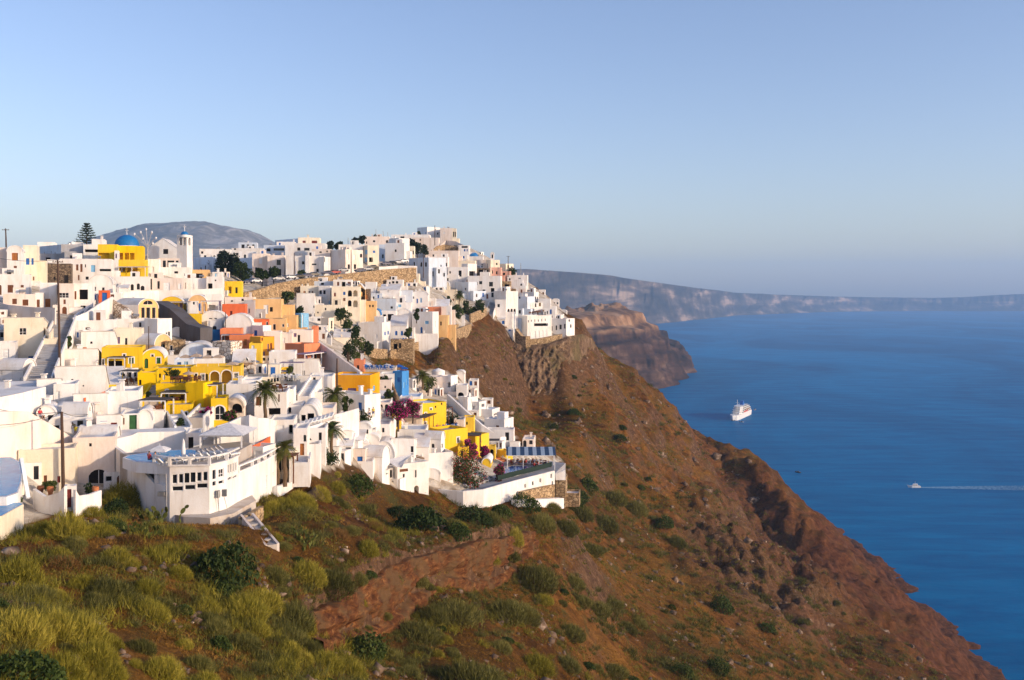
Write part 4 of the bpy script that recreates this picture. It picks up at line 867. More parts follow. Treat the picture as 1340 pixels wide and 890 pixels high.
# centre, cream arcades
h(434,471,None,375,406,'c',W=[(437,383,439.5,388,'ra'),(449,382,452,386,'b'),(455,380,460.5,388,'kaD'),(462,380,468,388,'waDc'),(438,395,440,399,'k'),(443,395,445,399,'k'),(449,390,452,394,'n'),(455,393,460,401,'kaD'),(462,393,468,402,'waDc')],d=300,L=9,lab='cream house with two storeys of round arches')
h(464,478,None,371,400,'p','LG',[(468,374,470,378,'w'),(467,382,474,388,'n')],d=304,L=7,rise=2.0,lab='cream house with a pointed gable right of the round arches')
h(475,484,None,378,392,'d',W=[(477,386,481,392,'o')],d=306,L=5,roof='t',lab='small brown tiled house right of the pointed gable')
h(478,492,None,394,407,'p',W=[(483,399,485,402,'k'),(487,399,489,402,'k')],d=296,L=5,lab='low peach house with two small windows behind the blue and white villas')
h(417,432,435,374,404,'w',W=[(417,380,421,385,'kD'),(423,380,426,385,'k'),(430,394,433,399,'l')],d=306,lab='white house with a grey shaded left side beside the round arches')
h(393,419,None,374,396,'c',W=[(397,381,400,386,'o'),(404,381,406,386,'n'),(408,381,410,385,'n'),(398,388,400,391,'k')],d=308,L=9,lab='cream upper house with small brown windows under the retaining wall')
h(407,420,None,388,406,'w',W=[(417,392,419,397,'k')],d=300,L=6,lab='white lower house with one dark door beside the cream upper house')
h(388,412,None,384,410,'w','S',[(410,400,412,403,'k')],d=292,L=7,rise=3.0,lab='white curved wall house right of the ochre bank')
h(412,452,None,399,420,'c',W=[(415,408,417,410,'k'),(425,403,427,406,'k')],d=278,L=7,lab='plain cream terrace house above the small stone hut',roof='w')
h(380,396,None,372,388,'l',W=[(384,377,387,381,'k')],d=312,L=7,lab='pale blue house left of the cream upper house')
h(436,460,None,366,380,'w',W=[(441,369,444,374,'n'),(447,369,452,375,'kD'),(455,369,459,374,'n')],d=318,L=6,lab='white roof terrace with brown openings close under the retaining wall')
h(403,436,None,368,378,'l',W=[(406,371,410,374,'k'),(420,370,424,373,'k')],d=320,L=6,lab='pale blue roof terrace close under the retaining wall')
h(420,430,437,416,434,'c',W=[(428,424,430,428,'k'),(433,420,435,430,'k')],d=262,lab='small tan stone hut in the gully',roof='t')
h(436,458,None,432,450,'c','Sm',[(446,438,448,441,'k')],d=258,L=5,rise=2.0,lab='cream ruined steps house below the small stone hut')
stairs((428,443),(418,430),2.0,'grey path steps beside the small stone hut','grey_floor',d0=246,d1=264)
strip([(474,458,466,268),(490,456,464,274),(507,457,463,280)],'t',lab='low tan wall at the foot of the big plain gable')
# cliff path with its walls
strip([(511,459,464,286),(530,454,460,296),(560,443,449,318),(590,434,440,340),(617,423.5,436,366)],'t',t=.6,lab='tan stone wall along the cliff path')
strip([(560,438,446,326),(586,428,438,346),(600,424,432,358)],'t',t=.5,lab='upper tan stone wall behind the cliff path')
strip([(616,411,422,378),(628,406,416,388),(637,403,412,396)],'t',t=.6,lab='tan stone wall at the top of the cliff path')
stairs((640,412),(650,384),3.0,'steep grey stepped path beside the cliff hotel','grey_floor',d0=398,d1=428,rail=.8)
for (x_, yt_, yb_, dd) in ((582,420,434,338),(606,413,424,358)):
    h(x_-2,x_+2,None,yt_,yb_,'w',d=dd,L=1.0,vt='L',rise=.8,lab='white gate pillar on the cliff path, '+('nearer one' if x_ < 590 else 'farther one'),cat='gate pillar',name='gate_pillar')
# white cluster on the slope
h(547,577,None,493,512,'h',W=[(562,500,564,503,'w')],d=282,L=6,lab='blush white flat house left of the white drum cistern')
r = empty('drum_chapel', P(573.5,497,284), 'round white drum with a conical roof on the open slope', 'chapel', None, (573,488))
mb = MB(); c_ = P(573.5,496,286); mb.lathe(c_, [(1.9,-3),(1.9,2.3)], 22); mb.build('wall','white_plaster',r,smooth=True)
mb = MB(); mb.lathe(c_, [(1.98,2.28),(1.98,2.36),(0.9,2.85),(0.02,3.15)], 22); mb.build('roof','white_roof',r,smooth=True)
h(576,590,599,492,519,'w',W=[(585.5,500,591,507,'kaD'),(580,501,582,505,'w'),(593,500,595,506,'w')],d=276,th=28,lab='white two storey house with an arched window beside the drum')
h(597,611,None,504,520,'w',W=[(599,513.5,607,519,'kaD')],d=274,L=6,lab='white cube with a low dark arch on the open slope')
h(600,612,624,520,536,'w',W=[(603,523,606,530,'w'),(614,522,617,528,'w')],d=266,lab='white pergola house stepping down the open slope',ch=1)
h(610,627,636,526,541,'w',W=[(617,531,621,537,'kD'),(630,528,634,533,'kD'),(625,529,627,535,'w')],d=260,lab='white terrace house with red chairs on the open slope',ch=1)
h(618,644,654,536,548,'w',W=[(619,540,621,542,'k'),(622,540,624,542,'k'),(625,540,627,542,'k'),(646,540,651,544,'kD')],d=256,lab='long white flat house with four little holes on the open slope',roof='l')
h(634,660,672,549,568,'w',W=[(661,558,665,565,'kD'),(667,558,669,565,'k')],d=250,lab='lowest white house of the stepped row on the open slope',roof='l')
strip([(585,516,526,262),(605,534,546,254),(630,556,568,247),(655,572,580,246),(674,571,579,252)],'w',t=.6,lab='white wall winding down beside the stepped white row')
h(636,672,None,562,577,'w',d=248,L=4,lab='lowest white terrace wall of the stepped row')
# --- yellow quarter right
h(504,514,524,541,568,'w',W=[(506,551,508,558,'w')],d=182,roof='w',lab='little house with a blush side and a yellow side beside the bougainvillea',th=45)
h(513,524,None,541,567,'y',W=[(518,551,520.5,559,'kt')],d=181,L=3,join=1)
h(524,552,None,530,566,'h',d=196,L=6,lab='plain lilac white wall right of the bougainvillea')
h(530,552,584,528,562,'y',W=[(556,540,558,547,'gt'),(563,534,565,537,'kt'),(555,552,558,558,'gt'),(569,531,571,534,'k'),(577,526,579,530,'k')],d=198,th=62,lab='long yellow house stepping up the hill with small windows',roof='l')
h(523,550,None,519,534,'w',W=[(530,524,533,529,'w')],d=206,L=8,lab='white roof terrace with a metal frame above the long yellow house',roof='l',par=.2)
pergola(556,592,547,562,4.5,'dark_thatch',d=192,lab='slanting dark thatched roof against the long yellow house',posts='brown_wood',skew=.1)
h(560,582,612,563,586,'y',W=[(598,572,601,580,'kt')],d=188,th=50,lab='yellow block with a dining terrace on its roof',roof='F',par=.5)
h(594,607,None,549,570,'h',d=200,L=5,lab='lilac end wall of the yellow dining terrace')
h(606,620,None,546,564,'y',W=[(610,552,612,556,'k')],d=206,L=4,lab='narrow yellow stair tower right of the dining terrace')
h(598,622,640,570,592,'y',W=[(602,578,605,584,'k'),(628,575,630,580,'k')],d=196,th=35,lab='yellow house with a flat dark roof behind the oleanders',roof='k')
pergola(599,628,570,584,4.0,'dark_thatch',d=192,lab='dark thatched roof on the yellow house behind the oleanders',posts='brown_wood')
pergola(638,652,577,588,3.0,'dark_thatch',d=212,lab='dark small pergola right of the yellow house')
h(650,662,671,590,607,'y',W=[(665,601,667,603,'kt')],d=206,lab='small yellow hut with a porthole beside the striped awning',roof='y')
h(631,642,None,600,612,'y','L',[],d=190,L=6,rise=1.0,roof='w',lab='tiny yellow barrel roofed hut among the bougainvillea')
h(639,648,None,584,602,'y',W=[(641,588,646,601,'kaD')],d=204,L=2.5,lab='yellow arched gateway behind the striped awning',cat='gateway',name='gateway')
h(599,613,None,585,600,'y',W=[(603,590,606,597,'k')],d=188,L=4,lab='yellow wall end beside the oleanders')
stairs((678,614),(642,596),2.0,'brown garden steps edged in white beside the blue pool','terracotta',d0=200,d1=208,rail=.4)
# white houses right foreground
h(556,577,582,566,594,'w','R',[(578,580,580,587,'kR')],d=176,rise=1.4,th=22,lab='white barrel house with a rounded end below the yellow block')
h(520,557,None,562,580,'w',W=[(545,568,548,573,'w')],d=180,L=7,lab='white flat terrace with a metal frame below the little two tone house',roof='l',par=.25)
h(474,510,None,555,574,'w',W=[(500,560,503,566,'k')],d=170,L=7,lab='white cube with a flat roof left of the little two tone house')
h(482,492,None,562,576,'w',d=166,L=5,join=1)
h(540,561,None,574,600,'w',vt='Sm',W=[(537,584,540,592,'k'),(536.5,596,539.5,601,'k')],d=168,L=6,rise=1.6,lab='white gabled house with a black door behind the sail awning')
h(512,542,None,574,600,'w',vt='S',W=[(537.5,584,541,592,'kd'),(537.5,593.5,541,599,'k')],d=167,L=7,rise=1.2,lab='white shed roofed house with a black door and window')
h(414,450,None,578,602,'w',vt='Sm',W=[(448,597,450,600,'k')],d=150,L=7,rise=1.0,lab='white low house behind the palm on the terrace edge')
h(451,480,None,576,606,'w',vt='L',W=[],d=158,L=8,rise=1.8,lab='white domed house behind the round green bush')
h(490,516,None,578,600,'w',vt='L',d=164,L=7,rise=2.6,lab='white domed vault right of the white domed house')
h(451,500,510,586,640,'w','R',[(481,603,486.5,612,'gm'),(505,618,508,622,'kR')],d=152,rise=1.6,th=24,lab='white barrel vaulted house with a small grid window beside the round bush')
h(493,520,561,608,650,'w',W=[(527,620,529.5,630,'kt'),(543,615,545,625,'kt'),(523,613,534,618,'nR'),(542,635,548,650,'kaDR')],d=162,th=62,lab='white corner house with a yellow base and an arched gate',roof='w')
h(520.5,536,None,636,650,'y',d=161,L=1.0,th=40,join=1)
h(540,575,592,592,626,'w',d=176,th=66,W=[(544,616,547,624,'kt')],roof='f',par=.9,lab='white terrace house with a pierced balustrade above the round pool') if False else h(536,552,593,594,640,'w',W=[(556,614,558,622,'kR')],d=172,th=70,roof='f',par=.9,lab='white terrace house with a balustrade and thatched parasols above the round pool')
h(553,575,None,621,640,'y',W=[(556,629,560,638,'k'),(566,628,570,638,'k')],d=176,L=3,lab='low yellow pool bar behind the round pool')
pergola(556,574,625,637,2.2,'dark_thatch',d=173,lab='small dark thatched bar roof behind the round pool')
# ================================================================ special places
def PZ(px, py, z):
    return P(px, py, (H - z) * F / (py - HY))
def prism(mb, pts, z0, z1):
    n = len(pts); tr = geometry.tessellate_polygon([[Vector((p.x, p.y, 0)) for p in pts]])
    mb.add([(p.x, p.y, z1) for p in pts], tr)
    for i in range(n):
        a, b = pts[i], pts[(i + 1) % n]; mb.quad((a.x, a.y, z0), (b.x, b.y, z0), (b.x, b.y, z1), (a.x, a.y, z1))
def sheetpoly(mb, pts, z): 
    mb.add([(p.x, p.y, z) for p in pts], geometry.tessellate_polygon([[Vector((p.x, p.y, 0)) for p in pts]]))
def wallrun(root, st, wins, mat, zb, ztop, t=0.35, base=True):
    """wall along plan points with openings given in station pixels per segment"""
    mb = MB()
    for i in range(len(st) - 1):
        a, b = st[i].copy(), st[i + 1].copy(); za = ztop[i] if isinstance(ztop, (list, tuple)) else ztop; zb_ = ztop[i + 1] if isinstance(ztop, (list, tuple)) else ztop
        if base: BASES.append((a.x, a.y, zb[i])); BASES.append((b.x, b.y, zb[i + 1]))
        low = min(zb) - 4; a.z = low; b.z = low
        e = Vector((b.x - a.x, b.y - a.y, 0)); ln = e.length; e.normalize(); n = Vector((e.y, -e.x, 0))
        fc = Face(a, e, n); hs = []; dps = []
        for (x0, y0, x1, y1, kd) in wins.get(i, []):
            ua, va = fc.uv(x0, y1); ub, vb = fc.uv(x1, y0); u0, u1 = sorted((ua, ub)); v0, v1 = sorted((va, vb))
            u0 = max(.06, u0); u1 = min(ln - .06, u1); v1 = min(v1, min(za, zb_) - low - .05)
            if u1 - u0 < .2 or v1 - v0 < .2: continue
            poly = arch_poly(u0, u1, v0, v1) if 'a' in kd else [(u0, v0), (u1, v0), (u1, v1), (u0, v1)]
            hs.append(poly); dps.append(1.5 if 'D' in kd else .2); opening_parts(root, fc, poly, kd, True, u0, u1, v0, v1, mat)
        fc.sheet(mb, [(0, 0), (ln, 0), (ln, zb_ - low), (0, za - low)], hs, dps)
        A, B = a - n * t, b - n * t
        mb.quad((a.x, a.y, za), (b.x, b.y, zb_), (B.x, B.y, zb_), (A.x, A.y, za)); mb.quad((A.x, A.y, za), (B.x, B.y, zb_), (B.x, B.y, low), (A.x, A.y, low))
    return mb.build('wall', mat, root)
def rail(root, st, z, hgt=.85, mat='white_plaster', step=1.9, bars=False):
    mb = MB()
    for i in range(len(st) - 1):
        a, b = Vector((st[i].x, st[i].y, z)), Vector((st[i + 1].x, st[i + 1].y, z)); k = max(1, int((b - a).length / step)); up = Vector((0, 0, 1))
        mb.bar(a + up * hgt, b + up * hgt, .3, .16); mb.bar(a + up * .05, b + up * .05, .3, .16)
        for j in range(k): mb.bar(a.lerp(b, j / k), a.lerp(b, j / k) + up * hgt, .28)
        if bars:
            for j in range(int((b - a).length / .45)): q = a.lerp(b, j * .45 / (b - a).length); mb.bar(q, q + up * hgt, .09)
    mb.build('railing', mat, root)

# ---- pool hotel on the left
HZ0 = H - 17.4
hd = [(202,101.5),(222,100),(274,100.5),(297,103),(312,106.5)]
hst = [Vector(((x - CX) / F * d, d, 0)) for x, d in hd]
root = empty('pool_hotel', P(250, 668, 101), 'long curved white hotel with ribbon windows and a swimming pool on its roof deck', 'hotel', None, (270, 630), dict(per='x', box=(202, 600, 362, 672)))
up = [(224.8,620.5,232,633.5),(233.2,619.7,240,632.8),(241.2,619,247.7,632),(249.2,618.2,255.7,631.2),(257,617.5,263.7,630.5),(265,616.8,271.8,629.8)]
lo_ = [(224.8,635.8,239.8,643.2),(241.2,634,255.8,641.5),(257,632,271.8,639.5)]
wins = {0: [(204.5,621.5,217,633,'lD')], 1: [(*w_, 'g') for w_ in up] + [(*w_, 'g') for w_ in lo_],
        2: [(278,614.5,282.2,627.5,'g'),(286,612.5,292.8,625.5,'gm'),(278,629.5,282.2,636,'g'),(286,627.5,292.8,634.5,'g')],
        3: [(298,606.8,300.6,620.5,'g'),(301.4,605.8,304,619.5,'g'),(304.8,604.8,307.2,618.5,'g'),(308,603.8,310.4,617.3,'g'),(298,622.5,303.6,630,'g'),(304.6,620.5,310.4,627.5,'g')]}
wallrun(root, hst, wins, 'white_plaster', [P(0, y, d).z for y, (x, d) in zip((667, 672, 673, 671, 664), hd)], HZ0)
rail(root, hst, HZ0)
hst2 = [Vector(((x - CX) / F * d, d, 0)) for x, d in [(312,106.5),(330,110),(347,114),(362,119)]]
wallrun(root, hst2, {2: [(355.5,617,358,624,'w'),(346,621,350,640,'w')]}, 'white_plaster', [P(0, y, d).z for y, d in ((664,106.5),(655,110),(643,114),(630,119))], H - 19.2)
rail(root, hst2, H - 19.2, .7)
back = [PZ(x, y, HZ0) for x, y in [(330,580),(318,577),(262,583),(243,588),(200,590),(157,593)]]
inn = [hst[0] + Vector((.8, .9, 0)), hst[1] + Vector((.3, .9, 0)), hst[2] + Vector((-.3, .9, 0)), hst[3] + Vector((-.6, .8, 0)), hst[4] + Vector((-.8, .6, 0))]
dk = inn + back
mb = MB(); prism(mb, dk, HZ0 - 5, HZ0 - .02); mb.build('deck', 'terrace_floor', root)
mb = MB(); prism(mb, [q + Vector((-.6, .8, 0)) for q in hst2] + [Vector((hst2[-1].x - 2, hst2[-1].y + 6, 0)), Vector((hst2[0].x - 1, hst2[0].y + 9, 0))], H - 25, H - 19.22); mb.build('lower_deck', 'terrace_floor', root)
pool = [PZ(x, y, HZ0) for x, y in [(164,600),(180,605.5),(211,607),(240,601.5),(256,595),(259,592),(251,590),(222,590.5),(190,594),(170,597)]]
pc = sum(pool, Vector()) / len(pool); cop = [pc + (q - pc) * 1.07 for q in pool]
mb = MB(); prism(mb, cop, HZ0 - 1, HZ0 + .1); mb.build('pool_coping', 'white_plaster', root)
mb = MB(); sheetpoly(mb, pool, HZ0 + .115); mb.build('pool', 'pool_water', root)
# air conditioner and dish brackets on the wall
mb = MB(); q = P(211.5, 649, 100.2); mb.box(q, .7, .45, .45); mb.build('air_conditioner', 'galvanised', root)
mb = MB(); q = P(285.5, 651, 101.2); mb.lathe(q, [(0.02, 0), (.22, 0), (.22, .7), (.02, .75)], 10); mb.box(q + Vector((.6, .1, .1)), .45, .3, .7); mb.bar(q, q + Vector((0, .3, -1.6)), .05); mb.bar(q + Vector((.6, 0, .1)), q + Vector((.9, .3, -1.5)), .05); mb.build('water_heater', 'galvanised', root)
mb = MB(); mb.tube([P(217.5, 621, 99.7), P(218, 667, 99.7)], .04, 6); mb.build('drain_pipe', 'galvanised', root)
mb = MB(); prism(mb, [PZ(x, y, H - 22.3) for x, y in [(202,668),(240,676),(275,678),(305,672),(335,655),(330,648),(290,660),(210,660)]], H - 25, H - 22.3); tag(mb.build('footpath', 'terrace_floor'), kind='structure')
# pavilion, gazebo
h(321,344,361,585,613,'w',W=[(325,590,330,606,'kaD'),(333,590,343,608,'w'),(346,589,358,604,'kD')],d=112,L=4,th=30,lab='white pavilion with curtained openings on the lower terrace of the pool hotel')
g_ = pergola(262,316,570,590,5.5,'canvas',d=112,lab='big white gazebo with a pitched canopy behind the hotel pool',nslat=3)
mb = MB(); a, b = P(259, 570, 111.5), P(319, 570, 111.5); b.z = a.z; c1 = a + Vector((0, 6.5, 0)); c2 = b + Vector((0, 6.5, 0)); ap = (a + b + c1 + c2) / 4 + Vector((0, 0, 1.0))
mb.add([a, b, c2, c1, ap], [(0, 1, 4), (1, 2, 4), (2, 3, 4), (3, 0, 4)]); mb.build('pitched_cover', 'canvas', g_)
parasol(209,583,31,d=107,mat='canvas',lab='large square white parasol over the hotel pool',square=True,hgt=2.6)
pb_ = empty('folded_parasol', P(240, 603, 103), 'folded white parasol standing beside the hotel pool', 'parasol', None, (240, 590)); mb = MB(); mb.lathe(P(240, 603, 103), [(.1, .3), (.16, .5), (.24, .9), (.16, 1.9), (.03, 2.3)], 10); mb.build('canopy', 'canvas', pb_, smooth=True); mb = MB(); mb.tube([P(240, 603, 103) - Vector((0,0,.4)), P(240, 603, 103) + Vector((0, 0, .5))], .04, 6); mb.build('pole', 'white_paint', pb_)
h(243,262,None,566,592,'w',W=[(246.5,572,253,588,'kd')],d=117,L=4,lab='white changing room with a tall dark door behind the hotel pool')
strip([(150,575,592,113),(172,570,592,115),(180,566,592,116),(215,565,590,118),(244,564,590,119)],'w',t=3.5,lab='long white wall behind the hotel pool')
h(157,182,None,541,570,'w',W=[(156,547,163,556,'n'),(169,543,179,562,'ed')],d=122,L=5,lab='white porch house with a green glazed door behind the hotel pool')
h(180,200,None,536,568,'w',vt='L',d=124,L=5,rise=1.3,lab='small white vault right of the green glazed door')
h(180,214,None,537,567,'w','S',d=126,L=5,rise=1.0,lab='white parapet block below the lowest yellow terrace')
# round white building and swept wall
root = empty('round_house', P(340, 590, 124), 'white round fronted house with a curved parapet right of the gazebo', 'house', None, (340, 560), dict(per='x', box=(283, 543, 366, 592)))
st = [Vector(((x - CX) / F * d, d, 0)) for x, d in [(284,119),(300,120),(316,121),(326,120.5),(338,121),(348,123),(357,126.5),(364,131)]]
ty = [558,553,545.5,543,547,547,549,551]; zt = [P(0, y, s.y).z for y, s in zip(ty, st)]
wallrun(root, st, {3: [(324,551,327,559,'w')], 5: [(345,560,346.5,566,'k')]}, 'white_plaster', [H - 21.0] * 8, zt)
mb = MB(); prism(mb, [q + Vector((0, .5, 0)) for q in st] + [Vector((st[-1].x, st[-1].y + 8, 0)), Vector((st[0].x, st[0].y + 9, 0))], H - 25, min(zt) - .3); mb.build('roof', 'white_roof', root)
strip([(330,584,590,116),(345,577,588,120),(354,571,582,124)],'r',t=.12,dn=.3,lab='red lattice railing below the round fronted house',name='railing',cat='railing')
# swept ramp wall on the left of the hotel
strip([(147,583,640,111),(157,590,643,109),(168,598,648,107),(178,607,652,105),(188,618,658,103),(196,627,663,102),(203,634,668,101.4)],'w',t=.35,lab='white curved ramp wall sweeping down to the pool hotel')
# tunnel house, big blush wall, courtyard wall
h(95,150,None,571,640,'h',W=[(115,613.5,143,642,'ka'),(116.5,580,120,584.5,'k')],d=110,L=8,lab='tall blush white house with a big dark arched opening at ground level')  # dark pane closes the big arch, painting in the shade of the tunnel
h(102,156,None,558,576,'w','R',[(144,567,147,572,'n')],d=114,L=5,rise=1.2,th=12,lab='low white barrel roof behind the tall arched opening') if False else h(104,152,157,558,578,'w','R',[(153,566,155,571,'n')],d=114,rise=1.3,th=20,lab='low white barrel roof behind the tall arched opening')
h(82,114,121,528,562,'w','R',[(117,533,118.5,538,'n')],d=121,rise=1.4,th=25,lab='white barrel house on the terrace behind the standing man')
h(126,158,None,543,564,'w','S',[(145,553,153,560,'r')],d=118,L=5,rise=.8,lab='white shed roofed house with a small red hatch')
strip([(-14,539,592,100),(10,538.5,590,102),(37,538.5,590,105),(66,555,589,109),(96,573,588,113)],'h',t=3.2,dn=4,lab='huge blush white wall with a long sloping top at the lower left')
h(24,98,None,586,642,'c',W=[(38.5,616,49.5,634,'nad'),(57,622,61.5,636,'nd'),(75,623,79,632,'r')],d=105,L=4,lab='cream yellow house with an arched brown door behind the tall pole')
strip([(33,606,634,101.5),(60,599,632,102.5),(72,595,631,103)],'c',t=.4,lab='low cream ledge wall stepping along the yellow house') if False else None
strip([(-20,524,545,112),(30,514,536,118),(60,506,526,124)],'w',t=4.0,lab='broad white terrace wall above the huge blush wall')
h(70,100,None,502,536,'w',W=[(74,512,78,526,'w')],d=130,L=6,lab='white cubic house above the barrel house on the terrace')
h(96,141,None,515,545,'w','S',[(110,527,122,533,'k')],d=128,L=7,rise=1.2,lab='white long house with maroon grilles below the big sloping wall')
strip([(110,521,525,127),(123,517,521,128)],'r',t=.1,dn=.1,lab='left maroon grille on the white parapet',name='grille',cat='grille'); strip([(126,516,520,128),(138,512,516,129)],'r',t=.1,dn=.1,lab='right maroon grille on the white parapet',name='grille',cat='grille')
h(138,182,None,511,546,'w',d=130,L=7,lab='plain white block left of the lowest yellow pergola')
strip([(43,640,662,96),(58,650,664,94),(76,645,666,93),(84,637,667,92.5)],'w',t=.3,lab='white courtyard wall left of the maroon door')
h(84,99.5,None,635.5,668,'w',W=[(85,640,93.5,665,'rd')],d=92.5,L=1.0,lab='white gate pier with a maroon door',name='gate_house',cat='gate house')
strip([(99,641,667,92.6),(104,649,666,93),(118,647,664,94),(133,641.5,663,96)],'w',t=.3,lab='white courtyard wall right of the maroon door')
for k_, (x_, y_, c_) in enumerate([(66,642,'terracotta'),(53,641,'brown_wood'),(125,642,'terracotta'),(14,584,'terracotta'),(100,458,'terracotta'),(111,456,'terracotta')]):
    d_ = [97,97.5,96,103,176,175][k_]; r_ = empty('flower_pot', P(x_, y_ + 3, d_), ['orange pot in the courtyard left of the maroon door','brown pot at the left end of the courtyard wall','orange pot on the courtyard wall right of the maroon door','tall orange jar on the white ledge at the left edge','left terracotta planter on the white sloping house','right terracotta planter on the white sloping house'][k_], 'pot', None, (x_, y_))
    mb = MB(); mb.lathe(P(x_, y_ + 3, d_), [(.02,-.3),(.2,-.3),(.22,0),(.34,.35),(.3,.6),(.26,.62),(.24,.55)], 12); mb.build('pot', c_, r_, smooth=True)
# pools at the lower left corner
def basin(pts, z, lab, mat, hrim=.0, wall='white_plaster', zlow=6):
    q = [PZ(x, y, z) for x, y in pts]; c = sum(q, Vector()) / len(q); o = [c + (v - c) * 1.05 for v in q]
    r_ = empty('swimming_pool', c, lab, 'pool', None, (sum(p_[0] for p_ in pts) / len(pts), sum(p_[1] for p_ in pts) / len(pts)))
    mb = MB(); prism(mb, o, z - zlow, z + .06); mb.build('coping', wall, r_); mb = MB(); sheetpoly(mb, q, z + .075); mb.build('water', mat, r_); return r_
basin([(-60,601),(14,600),(28,607),(27,630),(22,645),(8,650),(-60,652)], H - 16.6, 'bright blue pool at the lower left edge of the photo', 'pool_water')
basin([(-60,662),(26,659),(29,661),(2,676),(-60,686)], H - 17.3, 'lower blue basin with a tan rim at the left edge', 'pool_water', wall='cream_plaster')
strip([(-30,585,602,103.5),(18,584,602,103.5)],'w',t=.6,dn=2,lab='white ledge above the bright blue pool')
root = empty('pillar', P(30, 648, 91), 'slanted pillar painted blue and white beside the bright blue pool', 'pillar', None, (29, 622)); mb = MB(); a = P(37, 652, 90.5); b = P(27.5, 600, 92); mb.bar(a, b, .3, .3); mb.build('shaft', 'blue_and_shade_plaster', root); mb = MB(); mb.bar(P(27, 648, 91.5), P(27, 622, 91.5), .45); mb.build('post', 'cream_plaster', root)
# stair stub with railings on the slope right of the hotel
stairs((356,716),(323,676),0.9,'pale concrete stairs with side walls on the slope under the pool hotel','terrace_floor',d0=93,d1=100,rail=.28,side='blush_plaster')
strip([(318,677,686,99),(330,672,682,101),(345,662,674,105)],'t',t=.5,dn=1.5,lab='low rubble retaining wall at the head of the concrete stairs')

# ---- right hand pool terrace
RZ = H - 34.4
def rd(x, y): return PZ(x, y, RZ + .9)
rst = [rd(x, y) for x, y in [(553,636.5),(575,641),(606,643),(633,640.5),(656,634),(680,627.5),(700,622.5),(726,616)]]
root = empty('pool_terrace', P(640, 655, 205), 'long curved white terrace wall carrying the blue pool at the right end of the village', 'terrace', None, (640, 645), dict(per='x', box=(553, 600, 740, 660)))
wins = {5: [(686.2,633,688.4,639.2,'k'),(696.2,629.5,698.4,636,'k')], 6: [(706,625.5,708.2,632,'k'),(720.4,619.5,722.6,626.5,'k'),(722,629,724,635,'k')]}
zb_ = [P(0, y, s.y).z for y, s in zip([655,659,660,660,657,653,651.5,652], rst)]
for s in rst: s.z = 0
wallrun(root, rst, wins, 'white_plaster', zb_, RZ + .9)
dk = [q + Vector((-.2, .9, 0)) for q in rst] + [PZ(x, y, RZ) for x, y in [(740,606),(700,601),(662,604),(640,610),(612,617),(590,622),(556,628)]]
mb = MB(); prism(mb, dk, RZ - 6, RZ); mb.build('deck', 'grey_floor', root)
pl = [PZ(x, y, RZ) for x, y in [(657,612.5),(672,610.3),(699,611.5),(693,617),(676,622.5),(660,623.5)]]; pc = sum(pl, Vector()) / len(pl)
mb = MB(); prism(mb, [pc + (q - pc) * 1.08 for q in pl], RZ - 1, RZ + .1); mb.build('pool_coping', 'white_plaster', root)
mb = MB(); sheetpoly(mb, pl, RZ + .12); mb.build('pool', 'deep_pool_water', root)
mb = MB(); g1 = [PZ(x, y, RZ) for x, y in [(651,632),(680,624.5),(700,619.5),(722,613.5)]]
for i in range(3): mb.bar(g1[i] + Vector((0, 0, .9)), g1[i + 1] + Vector((0, 0, .9)), .12, .9)
flat('dark_green_screen', (.010, .026, .018), .7); mb.build('hedge_screen', 'dark_green_screen', root)
mb = MB(); q = PZ(582, 639, RZ); mb.lathe(q, [(2.15, 0), (2.15, .85), (1.75, .86), (1.75, .7)], 24); mb.build('round_pool_rim', 'yellow_plaster', root)
mb = MB(); mb.lathe(q + Vector((0, 0, .86)), [(2.17, 0), (2.17, .05), (1.72, .05), (1.72, 0)], 24); mb.build('round_pool_coping', 'white_plaster', root)
mb = MB(); mb.lathe(q + Vector((0, 0, .76)), [(1.76, 0), (.01, 0.002)], 24); mb.build('round_pool', 'deep_pool_water', root)
strip([(683,644,656,177.5),(700,640,654,180.5),(726,634,653,187)],'t',t=.8,dn=2,lab='tan stone base under the right end of the pool terrace')
h(727,740,None,626,656,'t',d=189,L=5,dn=1.2,lab='tan rendered block at the far right end of the pool terrace')
strip([(727,620,627,188.6),(740,615,627,188.8)],'w',t=.3,dn=.2,lab='short white parapet at the far right end of the pool terrace')
strip([(676,655,658,174),(700,654,657,178),(738,652,655,186)],'w',t=1.2,dn=1.5,lab='pale footpath kerb below the pool terrace')
m, nt, b, L, N = newmat('striped_canvas'); p = wpos(nt); s_ = N('ShaderNodeSeparateXYZ'); L(p, s_.inputs[0])
L(ramp(nt, mth(nt, 'FRACT', mth(nt, 'MULTIPLY', s_.outputs[0], 0.62)), [(0.0,(.015,.05,.12)),(0.5,(.015,.05,.12)),(0.52,(.30,.38,.48)),(1.0,(.30,.38,.48))]), b.inputs['Base Color']); nt.nodes['Color Ramp'].color_ramp.interpolation = 'CONSTANT'; b.inputs['Roughness'].default_value = .9
pergola(664,726,596,612,5.0,'striped_canvas',d=194,lab='long blue and white striped awning over the diners by the blue pool',tilt=.9,nslat=4)
